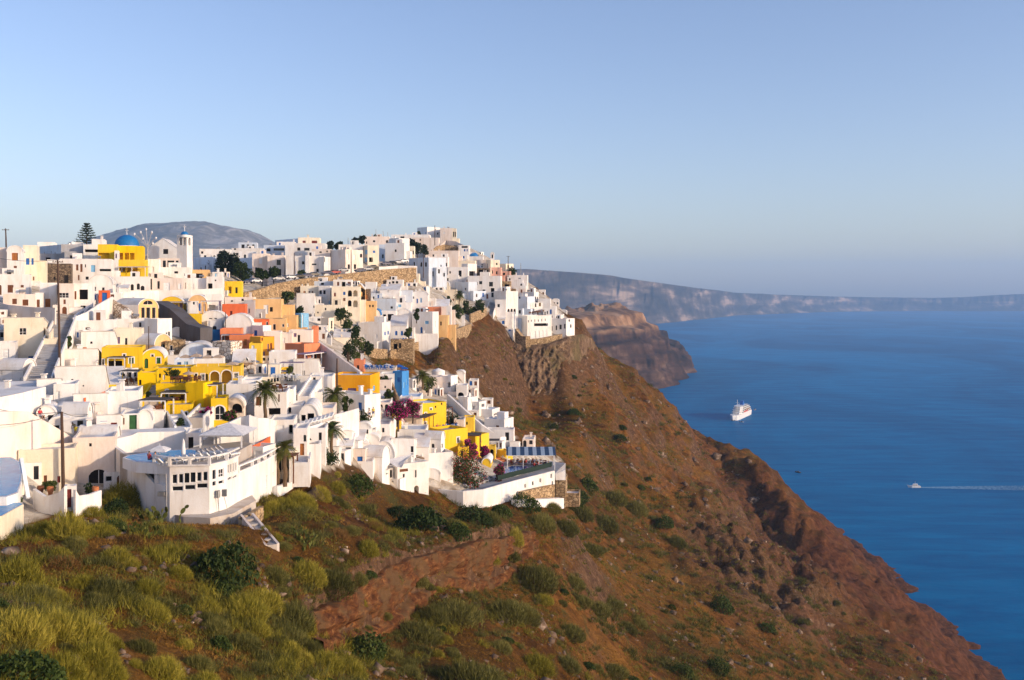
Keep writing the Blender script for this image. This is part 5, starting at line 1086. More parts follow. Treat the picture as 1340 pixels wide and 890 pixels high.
# umbrellas near the terrace rail and sails
for k_, (x_, y_, w_, m_, d_) in enumerate([(547,585,13,'tan_canvas',176),(556,589,16,'tan_canvas',178),(575,588,12,'tan_canvas',186),(549,597,14,'thatch',172)]):
    parasol(x_, y_, w_, d=d_, mat=m_, lab=['tan parasol nearest the black door','widest tan parasol above the balustrade','small tan parasol at the end of the balustrade terrace','thatched parasol low on the balustrade terrace'][k_])
root = empty('sail_awning', P(520, 612, 158), 'pair of white sail awnings hung beside the barrel vaulted house', 'awning', None, (522, 603)); mb = MB()
for a, b, c in (((504,602,160),(541,594,166),(520,612,156)), ((503,608,158),(526,612,156),(533,596,165))):
    A, B, C_ = P(*a), P(*b), P(*c); m_ = (A + B + C_) / 3 - Vector((0, 0, .35)); 
    for s0, s1 in ((A, B), (B, C_), (C_, A)): mb.add([s0, s1, m_, s0 - Vector((0,0,.03)), s1 - Vector((0,0,.03)), m_ - Vector((0,0,.03))], [(0, 1, 2), (5, 4, 3), (0, 1, 4, 3)])
mb.build('canvas', 'canvas', root); mb = MB()
for q_ in (P(520,612,156), P(541,594,166)): mb.tube([q_ + Vector((0, 0, .2)), q_ - Vector((0, 0, 3))], .05, 6)
mb.build('mast', 'white_paint', root)

# ---- masts and cables
def pole(px, yt, yb, d, lab, r=.12, mat='pole_wood', arms=0, cat='pole', name='utility_pole', lean=0):
    a = P(px, yb, d); b = P(px + lean, yt, d); o = empty(name, a, lab, cat, None, (px, (yt + yb) / 2)); mb = MB(); mb.tube([a - Vector((0, 0, 2)), a.lerp(b, .5), b], [r * 1.15, r, r * .75], 8); mb.build('shaft', mat, o)
    if arms:
        mb = MB()
        for k in range(arms):
            z = b - Vector((0, 0, .35 + .5 * k)); mb.bar(z - Vector((.8, 0, 0)), z + Vector((.8, 0, 0)), .1)
            for s in (-.7, -.3, .3, .7): mb.box(z + Vector((s, 0, .05)), .08, .08, .16)
        mb.build('crossarm', mat, o)
    return b
t1 = pole(83, 539, 634, 104, 'nearest tall brown utility pole in front of the cream yellow house', .17, lean=-2.3)
t2 = pole(78.5, 340, 479, 150, 'tall brown utility pole beside the blue shaded stairway', .17, arms=1, lean=-3)
pole(8.3, 299, 323, 230, 'short dark pole on the roof at the far left skyline', .16, arms=1, lean=-1)
pole(295, 408, 432, 218, 'thin dark mast on the white curved house', .1); pole(441, 469, 512, 165, 'brown pole rising behind the deep orange house', .15)
pole(433, 327, 360, 345, 'left roadside pole before the grey corner house', .16); pole(459.5, 327, 358, 348, 'right roadside pole before the corner house', .16); pole(385, 331, 359, 340, 'roadside pole in front of the ribbed villa', .16)
pole(455.5, 311, 321, 390, 'thin aerial on the roof behind the corner house', .12, 'galvanised'); pole(492, 300, 311, 470, 'left thin aerial on the pale skyline house', .14, 'galvanised'); pole(502.5, 302, 312, 472, 'leaning thin aerial on the pale skyline house', .14, 'galvanised', lean=-1.5); pole(507.5, 303.5, 311, 474, 'right thin aerial on the pale skyline house', .12, 'galvanised')
pole(554, 331, 357, 392, 'pole at the end of the tan retaining wall', .16); pole(569, 295, 316, 500, 'pole before the topmost ridge block', .18); pole(665, 335, 357, 470, 'mast before the cream house at the right skyline', .17, arms=1); pole(681.5, 344, 358, 540, 'thin mast at the right shoulder of the ridge', .16, 'galvanised')
pole(94.2, 427, 452, 176, 'slim rusty pole left of the peach vaulted house', .08) if False else pole(194.5, 427, 457, 180, 'slim rusty pole before the peach vaulted house', .08)
pole(335, 362, 372, 330, 'small street lamp by the car park trees', .08, 'galvanised', cat='street lamp', name='street_lamp')
def cable(a, b, sag, lab, r=.03):
    o = empty('cable', a, lab, 'cable', None, (0, 0)); pts = [a.lerp(b, t) - Vector((0, 0, sag * 4 * t * (1 - t))) for t in np.linspace(0, 1, 13)]; mb = MB(); mb.tube(pts, r, 5); mb.build('wire', 'dark_metal', o)
cable(t1, P(-30, 556, 98), .5, 'lower power cable running left from the nearest pole'); cable(t1, P(-30, 527, 112), .6, 'upper power cable running left from the nearest pole'); cable(t1, P(114, 543, 118), .3, 'short power cable running right from the nearest pole'); cable(t2, P(-40, 329, 150), .7, 'power cable running left from the stairway pole')

# ---- branching white tipped mast near the church
root = empty('flower_stalk', P(193, 340, 275), 'branching dry flower stalk with white tips between dome and church', 'dry plant', None, (193, 318)); mb = MB(); tp = MB()
base = P(193, 340, 275); fk = P(193, 324, 275); mb.tube([base - Vector((0, 0, 1)), fk], .17, 6)
for (x_, y_) in ((184,303.5),(191.2,299.5),(198.7,303.5),(204,311),(176,306),(187,312),(200,318)): mb.tube([fk, fk.lerp(P(x_, y_, 275), .5) + Vector((0, 0, .15)), P(x_, y_, 275)], [.11, .08, .06], 5); tp.lathe(P(x_, y_ + 1, 275), [(.02, -.3), (.28, 0), (.22, .35), (.02, .5)], 8)
mb.build('stem', 'grey_plaster', root); tp.build('seed_heads', 'white_cloth', root)

# ---- cars along the road
def car_mesh():
    body = MB(); pr = [(-2.0,.32),(-2.02,.62),(-1.9,.82),(-1.2,.90),(1.35,.92),(2.0,.80),(2.05,.5),(2.0,.32)]
    gh = [(-1.15,.90),(-.55,1.36),(.9,1.40),(1.55,.92)]
    def ext(p_, w0, w1, zc=.9):
        n = len(p_); f = lambda x, z, s: (x, s * (w0 if z <= zc else w1), z)
        body.add([f(x, z, -1) for x, z in p_] + [f(x, z, 1) for x, z in p_], [tuple(range(n)), tuple(range(2 * n - 1, n - 1, -1))] + [(i, (i + 1) % n, n + (i + 1) % n, n + i) for i in range(n)])
    ext(pr, .84, .84, 2); ext(gh, .80, .64)
    gl = MB()
    for s in (-1, 1): gl.add([(-.95,s*.805,.97),(1.3,s*.805,.97),(.85,s*.68,1.33),(-.52,s*.68,1.30)], [(0,1,2,3)])
    gl.add([(-1.13,-.72,.95),(-1.13,.72,.95),(-.6,.62,1.33),(-.6,-.62,1.33)], [(0,1,2,3)]); gl.add([(1.52,-.72,.97),(1.52,.72,.97),(.97,.62,1.36),(.97,-.62,1.36)], [(0,1,2,3)])
    wh = MB(); wh.tube([(0, -.1, 0), (0, .1, 0)], .32, 12)
    return body, gl, wh
cb, cg, cw = car_mesh(); CARM = [cb, cg, cw]; carme = []
for k, (mbx, nm) in enumerate(((cb, 'body'), (cg, 'windows'), (cw, 'wheel'))):
    me = bpy.data.meshes.new('car_' + nm); me.from_pydata(mbx.v, [], mbx.f); carme.append(me)
carme[1].materials.append(MATS['glass_pane']); carme[2].materials.append(MATS['dark_metal'])
for nm, c_ in (('car_red', (.35, .01, .015)), ('car_silver', (.42, .43, .45)), ('car_white', (.7, .7, .7)), ('car_navy', (.015, .03, .10)), ('car_black', (.015, .015, .018))): flat(nm, c_, .25, .5)
def car(px, py, d, col, rz, lab):
    o = empty('parked_car', P(px, py, d), lab, 'car', 'cars parked along the road', (px, py)); o.rotation_euler = (0, 0, rz)
    for me, nm in zip(carme, ('body', 'windows', 'wheel')):
        for q_ in ([(0, 0, 0)] if nm != 'wheel' else [(x, y, .32) for x in (-1.25, 1.3) for y in (-.76, .76)]):
            c = bpy.data.objects.new(nm, me.copy() if nm == 'body' else me); COL.objects.link(c); c.parent = o; c.location = q_
            if nm == 'body': c.data.materials.append(MATS[col])
    BASES.append((P(px, py, d).x, d, P(px, py, d).z))
cn = {'car_red':'red','car_silver':'silver','car_white':'white','car_navy':'dark blue','car_black':'black'}
cl_ = [(364,367,318,'car_silver','first silver car from the left above the tan retaining wall'),(372,366,321,'car_navy','dark blue car beside the palm bush on the road'),(380,365,322,'car_white','white car close to the car park trees'),(391,364,324,'car_black','black car by the low palm'),(401,363,326,'car_navy','dark blue car in front of the ribbed villa'),(410,361.5,330,'car_black','black car at the right end of the ribbed villa'),
 (428,359.5,338,'car_navy','dark blue car left of the red car'),(438,358.5,344,'car_red','only red car parked on the road'),(449,355.5,352,'car_silver','silver car just right of the red car'),(471,356,358,'car_navy','dark blue car left of the pale yellow house'),(481,354,366,'car_silver','silver car below the pale yellow house'),(488,351.5,370,'car_black','black car right of the pale yellow house'),
 (505,347,385,'car_navy','dark blue car in the upper car park, left end'),(513,346,388,'car_black','black car in the upper car park'),(521,345,392,'car_silver','silver car in the upper car park'),(528,343.5,398,'car_white','white car at the right end of the upper car park'),(326,371,305,'car_navy','dark blue car under the big dark tree'),(334,370,306,'car_white','white car at the left end of the retaining wall')]
for k, (x_, y_, d_, c_, l_) in enumerate(cl_): car(x_, y_, d_, c_, random.uniform(.5, 1.0), l_)
rp = [(310,374,300),(345,369.5,314),(375,367,320),(410,362.5,329),(440,359.5,342),(470,357,357),(500,349,382),(535,344.5,402)]
mb = MB()
for i in range(len(rp) - 1):
    a, b = P(*rp[i]), P(*rp[i + 1]); mb.quad(a + Vector((0, -2, -.05)), b + Vector((0, -2, -.05)), b + Vector((-3, 9, -.05)), a + Vector((-3, 9, -.05))); BASES.append((a.x - 2, a.y + 5, a.z))
flat('asphalt', (.06, .06, .062), .9); rdv = mb.build('road', 'asphalt'); tag(rdv, kind='structure')

# ---- loungers, tables, chairs
def rep(parts_fn, name, label, cat, group):
    root = parts_fn(); return root
def put(src, loc, rz, label, group, first=[None]):
    r = src.copy(); COL.objects.link(r); r.location = loc; r.rotation_euler = (0, 0, rz); r['label'] = label; r['group'] = group
    for ch in src.children:
        c = ch.copy(); COL.objects.link(c); c.parent = r
        for g2 in ch.children: d2 = g2.copy(); COL.objects.link(d2); d2.parent = c
    return r
def lounger_src(mat):
    o = bpy.data.objects.new('sun_lounger', None); COL.objects.link(o); o['category'] = 'sun lounger'
    mb = MB(); mb.hexa([(-.33,-.95,.28),(.33,-.95,.28),(.33,.35,.28),(-.33,.35,.28)], [(-.33,-.95,.40),(.33,-.95,.40),(.33,.35,.40),(-.33,.35,.40)]); mb.build('seat', mat, o)
    mb = MB(); mb.hexa([(-.33,.35,.28),(.33,.35,.28),(.33,.9,.78),(-.33,.9,.78)], [(-.33,.32,.40),(.33,.32,.40),(.33,.85,.90),(-.33,.85,.90)]); mb.build('backrest', mat, o)
    for x in (-.28, .28):
        for y in (-.85, .3): mb = MB(); mb.box((x, y, 0), .06, .06, .3); mb.build('leg', 'white_paint', o)
    return o
def chair_src(mat):
    o = bpy.data.objects.new('chair', None); COL.objects.link(o); o['category'] = 'chair'
    mb = MB(); mb.box((0, 0, .42), .46, .46, .06); mb.build('seat', mat, o); mb = MB(); mb.hexa([(-.23,.2,.48),(.23,.2,.48),(.23,.25,.48),(-.23,.25,.48)], [(-.23,.27,.95),(.23,.27,.95),(.23,.32,.95),(-.23,.32,.95)]); mb.build('backrest', mat, o)
    for x in (-.2, .2):
        for y in (-.2, .2): mb = MB(); mb.box((x, y, 0), .05, .05, .42); mb.build('leg', mat, o)
    return o
def table_src(mat, top):
    o = bpy.data.objects.new('cafe_table', None); COL.objects.link(o); o['category'] = 'table'
    mb = MB(); mb.box((0, 0, .72), .95, .95, .05); mb.build('tabletop', top, o); mb = MB(); mb.tube([(0, 0, 0), (0, 0, .72)], .05, 6); mb.build('leg', mat, o); mb = MB(); mb.box((0, 0, 0), .5, .5, .05); mb.build('foot', mat, o)
    return o
LW = lounger_src('white_paint'); LG_ = lounger_src('grey_plaster'); LY = lounger_src('yellow_cloth')
CW_ = chair_src('white_paint'); CB_ = chair_src('brown_wood'); CBl = chair_src('blue_paint'); TW = table_src('dark_metal', 'white_cloth'); TB = table_src('dark_metal', 'brown_wood')
SRC = [LW, LG_, LY, CW_, CB_, CBl, TW, TB]
def loungers(src, a, b, n, z, rz, label, group):
    for k in range(n):
        t = k / max(1, n - 1); q = PZ(a[0] + (b[0] - a[0]) * t, a[1] + (b[1] - a[1]) * t, z); put(src, q, rz, label, group)
g_ = 'white sun loungers on the hotel pool deck'
loungers(LW, (214,609), (303,598), 11, HZ0, 2.6, 'white sun lounger in the row along the hotel pool deck rail', g_)
loungers(LG_, (268,599), (296,592), 6, HZ0, 2.2, 'grey white sun lounger in front of the gazebo', 'sun loungers before the gazebo')
ml = [P(391, 565, 131), P(436, 551, 142)]
for k in range(8):
    q = ml[0].lerp(ml[1], (k + .5) / 8) + Vector((-.6, 1.2, .2)); put(LW, q, -.5, 'white sun lounger in the row outside the white vaulted hotel house', 'loungers outside the vaulted house')
loungers(LW, (662,626), (694,618), 7, RZ, 2.7, 'white sun lounger between the blue pool and its edge screen', 'loungers by the deep blue pool')
loungers(LY, (592,636), (612,629), 5, RZ, 2.0, 'pale yellow sun lounger beside the round pool', 'loungers by the round pool')
loungers(LG_, (612,639), (645,628), 7, RZ, 2.5, 'grey sun lounger on the dark deck beside the oleanders', 'loungers beside the oleanders')
def dining(spots, src_t, src_c, tl, cl, tg, cg, nch=2, z=None):
    for (x_, y_, d_) in spots:
        q = P(x_, y_, d_); put(src_t, q, random.uniform(0, 1.5), tl, tg)
        for k in range(nch):
            a = random.uniform(-.3, .3) + math.pi * 2 * k / nch; put(src_c, q + Vector((math.sin(a) * .75, -math.cos(a) * .75, 0)) * -1, a, cl, cg)
sp = lambda x0, x1, y0, y1, d0, d1, n: [(x0 + (x1 - x0) * (k + .5) / n + random.uniform(-1, 1), y0 + (y1 - y0) * (k + .5) / n, d0 + (d1 - d0) * (k + .5) / n) for k in range(n)]
dining(sp(226,262,500.5,501,140.5,139.5,5), TB, CB_, 'brown table on the long middle yellow terrace', 'brown chair on the long middle yellow terrace', 'tables on the middle yellow terrace', 'chairs on the middle yellow terrace')
dining(sp(354,394,497,497.5,164,163,7), TW, CW_, 'small white table on the white terrace below the yellow kiosk', 'white chair on the white terrace below the yellow kiosk', 'tables below the yellow kiosk', 'chairs below the yellow kiosk')
dining(sp(338,372,511,512,141,140,6), TW, CB_, 'white table on the roof of the open fronted restaurant', 'brown chair on the roof of the open fronted restaurant', 'tables on the restaurant roof', 'chairs on the restaurant roof')
dining(sp(568,600,564,560,194,200,5), TW, CBl, 'white table on the yellow roof dining terrace', 'blue chair on the yellow roof dining terrace', 'tables on the yellow roof terrace', 'chairs on the yellow roof terrace')
dining(sp(475,515,483,484,214,216,7), TW, CBl, 'white table under the white cafe parasols', 'blue chair under the white cafe parasols', 'tables under the cafe parasols', 'chairs under the cafe parasols')
dining([PZ(x, y, RZ).to_tuple() and (x, y, (H - RZ) * F / (y - HY)) for x, y in [(670,608.5),(679,607.5),(688,608),(697,607.5),(706,608.5),(714,609.5),(700,611.5),(709,613)]], TW, CB_, 'white table under the blue and white striped awning', 'brown chair under the blue and white striped awning', 'tables under the striped awning', 'chairs under the striped awning', 2)
dining(sp(540,572,603,592,170,182,5), TB, CB_, 'brown table on the balustrade terrace', 'brown chair on the balustrade terrace', 'tables on the balustrade terrace', 'chairs on the balustrade terrace')
dining(sp(515,538,447.5,446,293,297,5), TW, CBl, 'table on the stone bar terrace', 'blue chair on the stone bar terrace', 'tables on the stone bar', 'chairs on the stone bar')
dining(sp(691,712,411.5,408.5,403,412,6), TB, CB_, 'dark table on the cliff hotel roof', 'dark chair on the cliff hotel roof', 'tables on the cliff hotel roof', 'chairs on the cliff hotel roof')
dining([(190,541,128),(200,542,128),(208,539,130),(225,529,137),(236,527,138),(166,503,148),(175,503,149)], TB, CB_, 'brown table under the dark yellow terrace pergolas', 'brown chair under the dark yellow terrace pergolas', 'tables under the dark pergolas', 'chairs under the dark pergolas')
for s in SRC:
    for ch in list(s.children): bpy.data.objects.remove(ch)
    bpy.data.objects.remove(s)

# ---- people
def skin_body(name, verts, edges, rad, sub=1):
    me = bpy.data.meshes.new(name); me.from_pydata(verts, edges, []); o = bpy.data.objects.new(name, me); COL.objects.link(o)
    o.modifiers.new('s', 'SKIN'); sv = me.skin_vertices[0].data
    for i, r_ in enumerate(rad): sv[i].radius = (r_, r_) if not isinstance(r_, tuple) else r_
    sv[0].use_root = True
    m_ = o.modifiers.new('u', 'SUBSURF'); m_.levels = sub; m_.render_levels = sub
    dg = bpy.context.evaluated_depsgraph_get(); out = bpy.data.meshes.new_from_object(o.evaluated_get(dg)); bpy.data.objects.remove(o); bpy.data.meshes.remove(me)
    out.polygons.foreach_set('use_smooth', np.ones(len(out.polygons), bool)); return out
def body_set(pose):
    if pose == 'stand': pel, ch, nk, hd_ = (0,0,.95), (0,.02,1.30), (0,.03,1.47), (0,.0,1.62); legs = [[(s*.10,0,.88),(s*.12,-.02,.5),(s*.12,.03,.08),(s*.13,-.14,.04)] for s in (-1,1)]; arms = [[(s*.19,.02,1.40),(s*.25,.04,1.12),(s*.24,-.08,.88),(s*.23,-.12,.78)] for s in (-1,1)]
    elif pose == 'bend': pel, ch, nk, hd_ = (0,0,.92), (0,-.20,1.22), (0,-.33,1.34), (0,-.42,1.44); legs = [[(s*.10,0,.86),(s*.13,-.05,.48),(s*.13,.04,.08),(s*.14,-.13,.04)] for s in (-1,1)]; arms = [[(s*.19,-.22,1.30),(s*.24,-.36,1.04),(s*.16,-.46,.84),(s*.12,-.5,.76)] for s in (-1,1)]
    else: pel, ch, nk, hd_ = (0,.05,.52), (0,.10,.88), (0,.09,1.05), (0,.05,1.20); legs = [[(s*.10,-.02,.50),(s*.13,-.42,.52),(s*.13,-.40,.10),(s*.13,-.54,.06)] for s in (-1,1)]; arms = [[(s*.19,.10,.98),(s*.25,.0,.72),(s*.18,-.26,.66),(s*.14,-.35,.68)] for s in (-1,1)]
    V = [pel, ch, nk, hd_]; E = [(0,1),(1,2),(2,3)]; Rr = [(.15,.11),(.17,.11),.058,(.085,.105)]
    for l in legs:
        k = len(V); V += l; E += [(0,k),(k,k+1),(k+1,k+2),(k+2,k+3)]; Rr += [.085,.06,.04,.035]
    for a in arms:
        k = len(V); V += a; E += [(1,k),(k,k+1),(k+1,k+2),(k+2,k+3)]; Rr += [.055,.042,.032,.03]
    body = skin_body('body', V, E, Rr)
    shirt = skin_body('shirt', [V[0], V[1], (V[2][0], V[2][1], V[2][2] - .06)] + [arms[0][0], arms[0][1], arms[1][0], arms[1][1]], [(0,1),(1,2),(1,3),(3,4),(1,5),(5,6)], [(.165,.125),(.185,.125),.075,.075,.06,.075,.06])
    mid = lambda a, b: tuple((a[i] + b[i]) / 2 for i in range(3))
    sh = skin_body('shorts', [V[0]] + [q for l in legs for q in (l[0], l[1])], [(0,1),(1,2),(0,3),(3,4)], [(.165,.125),.11,.085,.11,.085])
    mb = MB(); mb.lathe((hd_[0], hd_[1] + .015, hd_[2] - .02), [(.112 * math.cos(a), .135 * math.sin(a)) for a in np.linspace(.05, 1.56, 6)], 12); hair = bpy.data.meshes.new('hair'); hair.from_pydata(mb.v, [], mb.f)
    return body, shirt, sh, hair
BODY = {k: body_set(k) for k in ('stand', 'bend', 'sit')}
def person(loc, rz, pose, shirt, shorts, lab, group=None):
    o = empty('person', loc, lab, 'person', group, None); o.rotation_euler = (0, 0, rz); b_, s_, t_, h_ = BODY[pose]
    for me, nm, mt in ((b_, 'body', 'skin'), (s_, 'shirt', shirt), (t_, 'shorts', shorts), (h_, 'hair', 'hair_dark')):
        if mt is None: continue
        c = bpy.data.objects.new(nm, me); COL.objects.link(c); c.parent = o
        if not len(me.materials): me.materials.append(MATS[mt])
        c.material_slots[0].link = 'OBJECT'; c.material_slots[0].material = MATS[mt]
person(P(53, 549.5, 108) , 1.2, 'sit', 'red_cloth', 'white_cloth', 'person in a red top sitting on the huge blush wall')
person(P(99, 569.5, 116), -.6, 'bend', 'olive_cloth', 'yellow_cloth', 'person in yellow shorts bending over on the white roof terrace')
for k, (x_, y_, d_) in enumerate([(488.5,546,166),(483.5,547.5,164.5)]): person(P(x_, y_, d_), .4, 'stand', ['yellow_cloth', 'white_cloth'][k], 'navy_cloth', ['person in a yellow top walking on the lane by the blue door', 'person in a white top walking on the lane by the blue door'][k])
cols = ['red_cloth', 'white_cloth', 'navy_cloth', 'olive_cloth']
for k, (x_, y_) in enumerate([(668,609),(673,609),(677,608.5),(683,608.2),(688,608.6),(692,608),(698,608.5),(702,609.2),(705,612),(711,610.5),(714,611),(718,611.5),(699,612.6),(708,614)]):
    person(PZ(x_, y_, RZ), random.uniform(0, 6.3), 'sit', cols[k % 4], 'navy_cloth', 'person seated at a table under the blue and white striped awning', 'diners under the striped awning')
for k, (x_, y_) in enumerate([(196,605.5),(204,606)]): person(PZ(x_, y_, HZ0) - Vector((0, 0, .1)), 2.6, 'sit', ['red_cloth', 'olive_cloth'][k], 'navy_cloth', ['person in a red top sitting at the near edge of the hotel pool', 'person in an olive top sitting at the near edge of the hotel pool'][k])
for k, (x_, y_, d_) in enumerate([(572,563,195),(584,561,197),(596,559,199)]): person(P(x_, y_, d_), random.uniform(0, 6), 'sit', cols[k], 'navy_cloth', ['person in a red top dining on the yellow roof terrace', 'person in white dining on the yellow roof terrace', 'person in dark blue dining on the yellow roof terrace'][k])

# ---- boats
def sea_at(px, py, z=0.0): return PZ(px, py, z)
def cruise():
    bow, st_ = sea_at(957, 551.5), sea_at(979, 541.5); o = empty('cruise_ship', bow.lerp(st_, .5), 'white cruise ship with stacked decks and a red mark anchored in the bay', 'ship', None, (967, 540))
    L_ = min((st_ - bow).length, 105.0); e = (bow - st_).normalized(); o.rotation_euler = (0, 0, math.atan2(e.y, e.x))
    def hull(mb, x0, x1, w, z0, z1, flare=1.0, bowlen=18, bl2=None):
        n = 7; lo = []; hi = []
        for s in (-1, 1):
            pass
        prof = lambda w_, xb: [(x0, -w_ / 2), (x1 - bowlen, -w_ / 2), (x1 - bowlen * .45, -w_ * .36), (xb, 0), (x1 - bowlen * .45, w_ * .36), (x1 - bowlen, w_ / 2), (x0, w_ / 2)]
        lo = [(x, y, z0) for x, y in prof(w * .86, x1 - 4)]; hi = [(x, y, z1) for x, y in prof(w, x1 + flare)]
        mb.add(lo + hi, [tuple(range(n)), tuple(range(2 * n - 1, n - 1, -1))] + [(i, (i + 1) % n, n + (i + 1) % n, n + i) for i in range(n)])
    def part(nm, mb, mat, par=None):
        me = bpy.data.meshes.new(nm); me.from_pydata(mb.v, [], mb.f); c = link(nm, me, mat, par or o); return c
    h2 = L_ / 2; mb = MB(); hull(mb, -h2, h2, 17, -2, 9); part('hull', mb, 'white_paint')
    mb = MB(); hull(mb, -h2 + .1, h2 - 1, 15.2, -2, .8); part('boot_stripe', mb, 'dark_metal')
    for k, (a, b, w, z0, z1) in enumerate(((-h2 + 3, h2 - 20, 16.5, 9, 12.4), (-h2 + 6, h2 - 24, 16, 12.4, 15.6), (-h2 + 12, h2 - 28, 15.4, 15.6, 18.8), (-h2 + 22, h2 - 30, 14, 18.8, 21.5))):
        mb = MB(); hull(mb, a, b, w, z0, z1 - .35, .5, 8); dk_ = part('deck', mb, 'white_paint'); mb = MB(); hull(mb, a - .6, b + .6, w + 1, z1 - .35, z1, .5, 8); part('deck_edge', mb, 'white_paint', dk_)
        mb = MB()
        for s in (-1, 1):
            for j in range(int((b - a - 16) / 3.2)): x = a + 3 + j * 3.2; mb.box((x, s * (w / 2 + .0), z0 + .9), 1.9, .12, 1.3)
        part('window_row', mb, 'glass_pane', dk_)
    mb = MB(); mb.hexa([(-18,-3,21.5),(-9,-3,21.5),(-9,3,21.5),(-18,3,21.5)], [(-20,-2.4,28),(-13,-2.4,28),(-13,2.4,28),(-20,2.4,28)]); part('funnel', mb, 'blue_paint')
    mb = MB(); mb.tube([(h2 - 34, 0, 21), (h2 - 34, 0, 33)], .5, 6); mb.bar((h2 - 34, -3, 28), (h2 - 34, 3, 28), .4); part('mast', mb, 'white_paint')
    mb = MB(); mb.tube([(h2 - 8, 0, 9), (h2 - 8, 0, 17)], .35, 6); part('bow_mast', mb, 'white_paint')
    mb = MB()
    for s in (-1, 1):
        mb.hexa([(-24, s * 8.45, 10), (6, s * 8.45, 10), (6, s * 8.6, 10), (-24, s * 8.6, 10)], [(-22, s * 8.45, 12), (8, s * 8.45, 12), (8, s * 8.6, 12), (-22, s * 8.6, 12)])
    part('red_mark', mb, 'red_cloth')
    for s in (-1, 1):
        for x in (-30, -18, -6): mb = MB(); mb.tube([(x - 3, s * 8.9, 14), (x, s * 8.9, 13.8), (x + 3, s * 8.9, 14)], [.5, 1.0, .5], 8); part('lifeboat', mb, 'orange_wood')
cruise()
def boat(px, py, ln, heading, lab, mat='white_paint', wake=False, cabin=True):
    q = sea_at(px, py); o = empty('motor_boat' if cabin else 'rowing_boat', q, lab, 'boat', None, (px, py)); o.rotation_euler = (0, 0, heading)
    def part(nm, mb, mt): me = bpy.data.meshes.new(nm); me.from_pydata(mb.v, [], mb.f); link(nm, me, mt, o)
    w = ln * .3; mb = MB(); lo = [(-ln/2,-w*.4,-.4),(ln*.2,-w*.4,-.4),(ln*.42,0,-.4),(ln*.2,w*.4,-.4),(-ln/2,w*.4,-.4)]; hi = [(-ln/2,-w/2,ln*.13),(ln*.2,-w/2,ln*.15),(ln*.55,0,ln*.2),(ln*.2,w/2,ln*.15),(-ln/2,w/2,ln*.13)]
    mb.add(lo + hi, [(0,1,2,3,4),(9,8,7,6,5)] + [(i,(i+1)%5,5+(i+1)%5,5+i) for i in range(5)]); part('hull', mb, mat)
    if cabin:
        mb = MB(); mb.hexa([(-ln*.3,-w*.36,ln*.13),(ln*.16,-w*.34,ln*.13),(ln*.16,w*.34,ln*.13),(-ln*.3,w*.36,ln*.13)], [(-ln*.28,-w*.3,ln*.3),(ln*.06,-w*.28,ln*.3),(ln*.06,w*.28,ln*.3),(-ln*.28,w*.3,ln*.3)]); part('cabin', mb, 'white_paint')
        mb = MB(); mb.hexa([(-ln*.25,-w*.37,ln*.19),(ln*.1,-w*.36,ln*.19),(ln*.1,w*.36,ln*.19),(-ln*.25,w*.37,ln*.19)], [(-ln*.25,-w*.36,ln*.24),(ln*.09,-w*.34,ln*.24),(ln*.09,w*.34,ln*.24),(-ln*.25,w*.36,ln*.24)]); part('windows', mb, 'glass_pane')
        mb = MB(); mb.tube([(-ln*.1,0,ln*.3),(-ln*.1,0,ln*.5)], .1, 5); part('mast', mb, 'white_paint')
    else:
        mb = MB(); mb.box((-ln*.1, 0, ln*.13), ln*.16, w*.8, ln*.14); part('thwart', mb, 'dark_metal')
    return q
b0 = boat(1196, 638, 14, math.pi * .985, 'white motor boat speeding across the bay with a long wake')
boat(1044, 618.5, 8, 2.2, 'small dark boat alone on the water near the slope', 'dark_metal', cabin=False)
boat(988, 536.5, 9, 1.0, 'small tender boat behind the stern of the cruise ship', 'grey_plaster', cabin=False); boat(970, 552.5, 8, 2.6, 'small tender boat under the side of the cruise ship', 'grey_plaster', cabin=False)
wk = MB(); q = b0 + Vector((6.5, 0, 0)); 
wp = [(0, 2, 1.0), (30, 6.0, .9), (90, 12, .7), (170, 18, .45), (300, 26, .2)]
for i in range(len(wp) - 1):
    (x0, w0, _), (x1, w1, _) = wp[i], wp[i + 1]; y0, y1 = -x0 * .03, -x1 * .03
    wk.quad(q + Vector((x0, y0 - w0, .12)), q + Vector((x1, y1 - w1, .12)), q + Vector((x1, y1 + w1, .12)), q + Vector((x0, y0 + w0, .12)))
m, nt, b, L, N = newmat('wake_foam'); p = wpos(nt); n = nz(nt, vscale(nt, p, (.5, 1.4, 1)), .5, 5, .7); sx = N('ShaderNodeSeparateXYZ'); L(p, sx.inputs[0])
mr = N('ShaderNodeMapRange'); mr.inputs[1].default_value = q.x; mr.inputs[2].default_value = q.x + 250; mr.inputs[3].default_value = .24; mr.inputs[4].default_value = -.14; L(sx.outputs[0], mr.inputs[0])
L(ramp(nt, mth(nt, 'ADD', n, mr.outputs[0]), [(.45,(0,0,0)),(.75,(.8,.8,.8))]), b.inputs['Alpha']); b.inputs['Base Color'].default_value = (.22, .44, .62, 1); b.inputs['Roughness'].default_value = .8
wo = wk.build('wake', 'wake_foam'); tag(wo, kind='stuff')
HILL = [(30,690,84),(100,700,80),(0,750,66),(0,890,46),(150,890,52),(300,880,62),(450,880,75),(200,780,70),(300,720,86),(420,700,108),
 (500,690,135),(600,880,95),(700,880,112),(600,800,112),(690,720,150),(560,705,140),(640,690,152),(800,880,138),(800,800,172),(800,700,248),(800,640,300),(900,880,160),(900,760,250),
 (1000,880,192),(1000,780,290),(900,650,440),(900,700,330),(1000,700,500),(740,700,198),(760,560,320),(760,520,400),(800,560,385),(690,524,388),(640,470,366),(600,470,338),(560,480,308),
 (620,520,312),(700,560,320),(720,520,392),(778,462,474),(820,496,560),(860,524,620),(800,510,500),(850,560,500)]
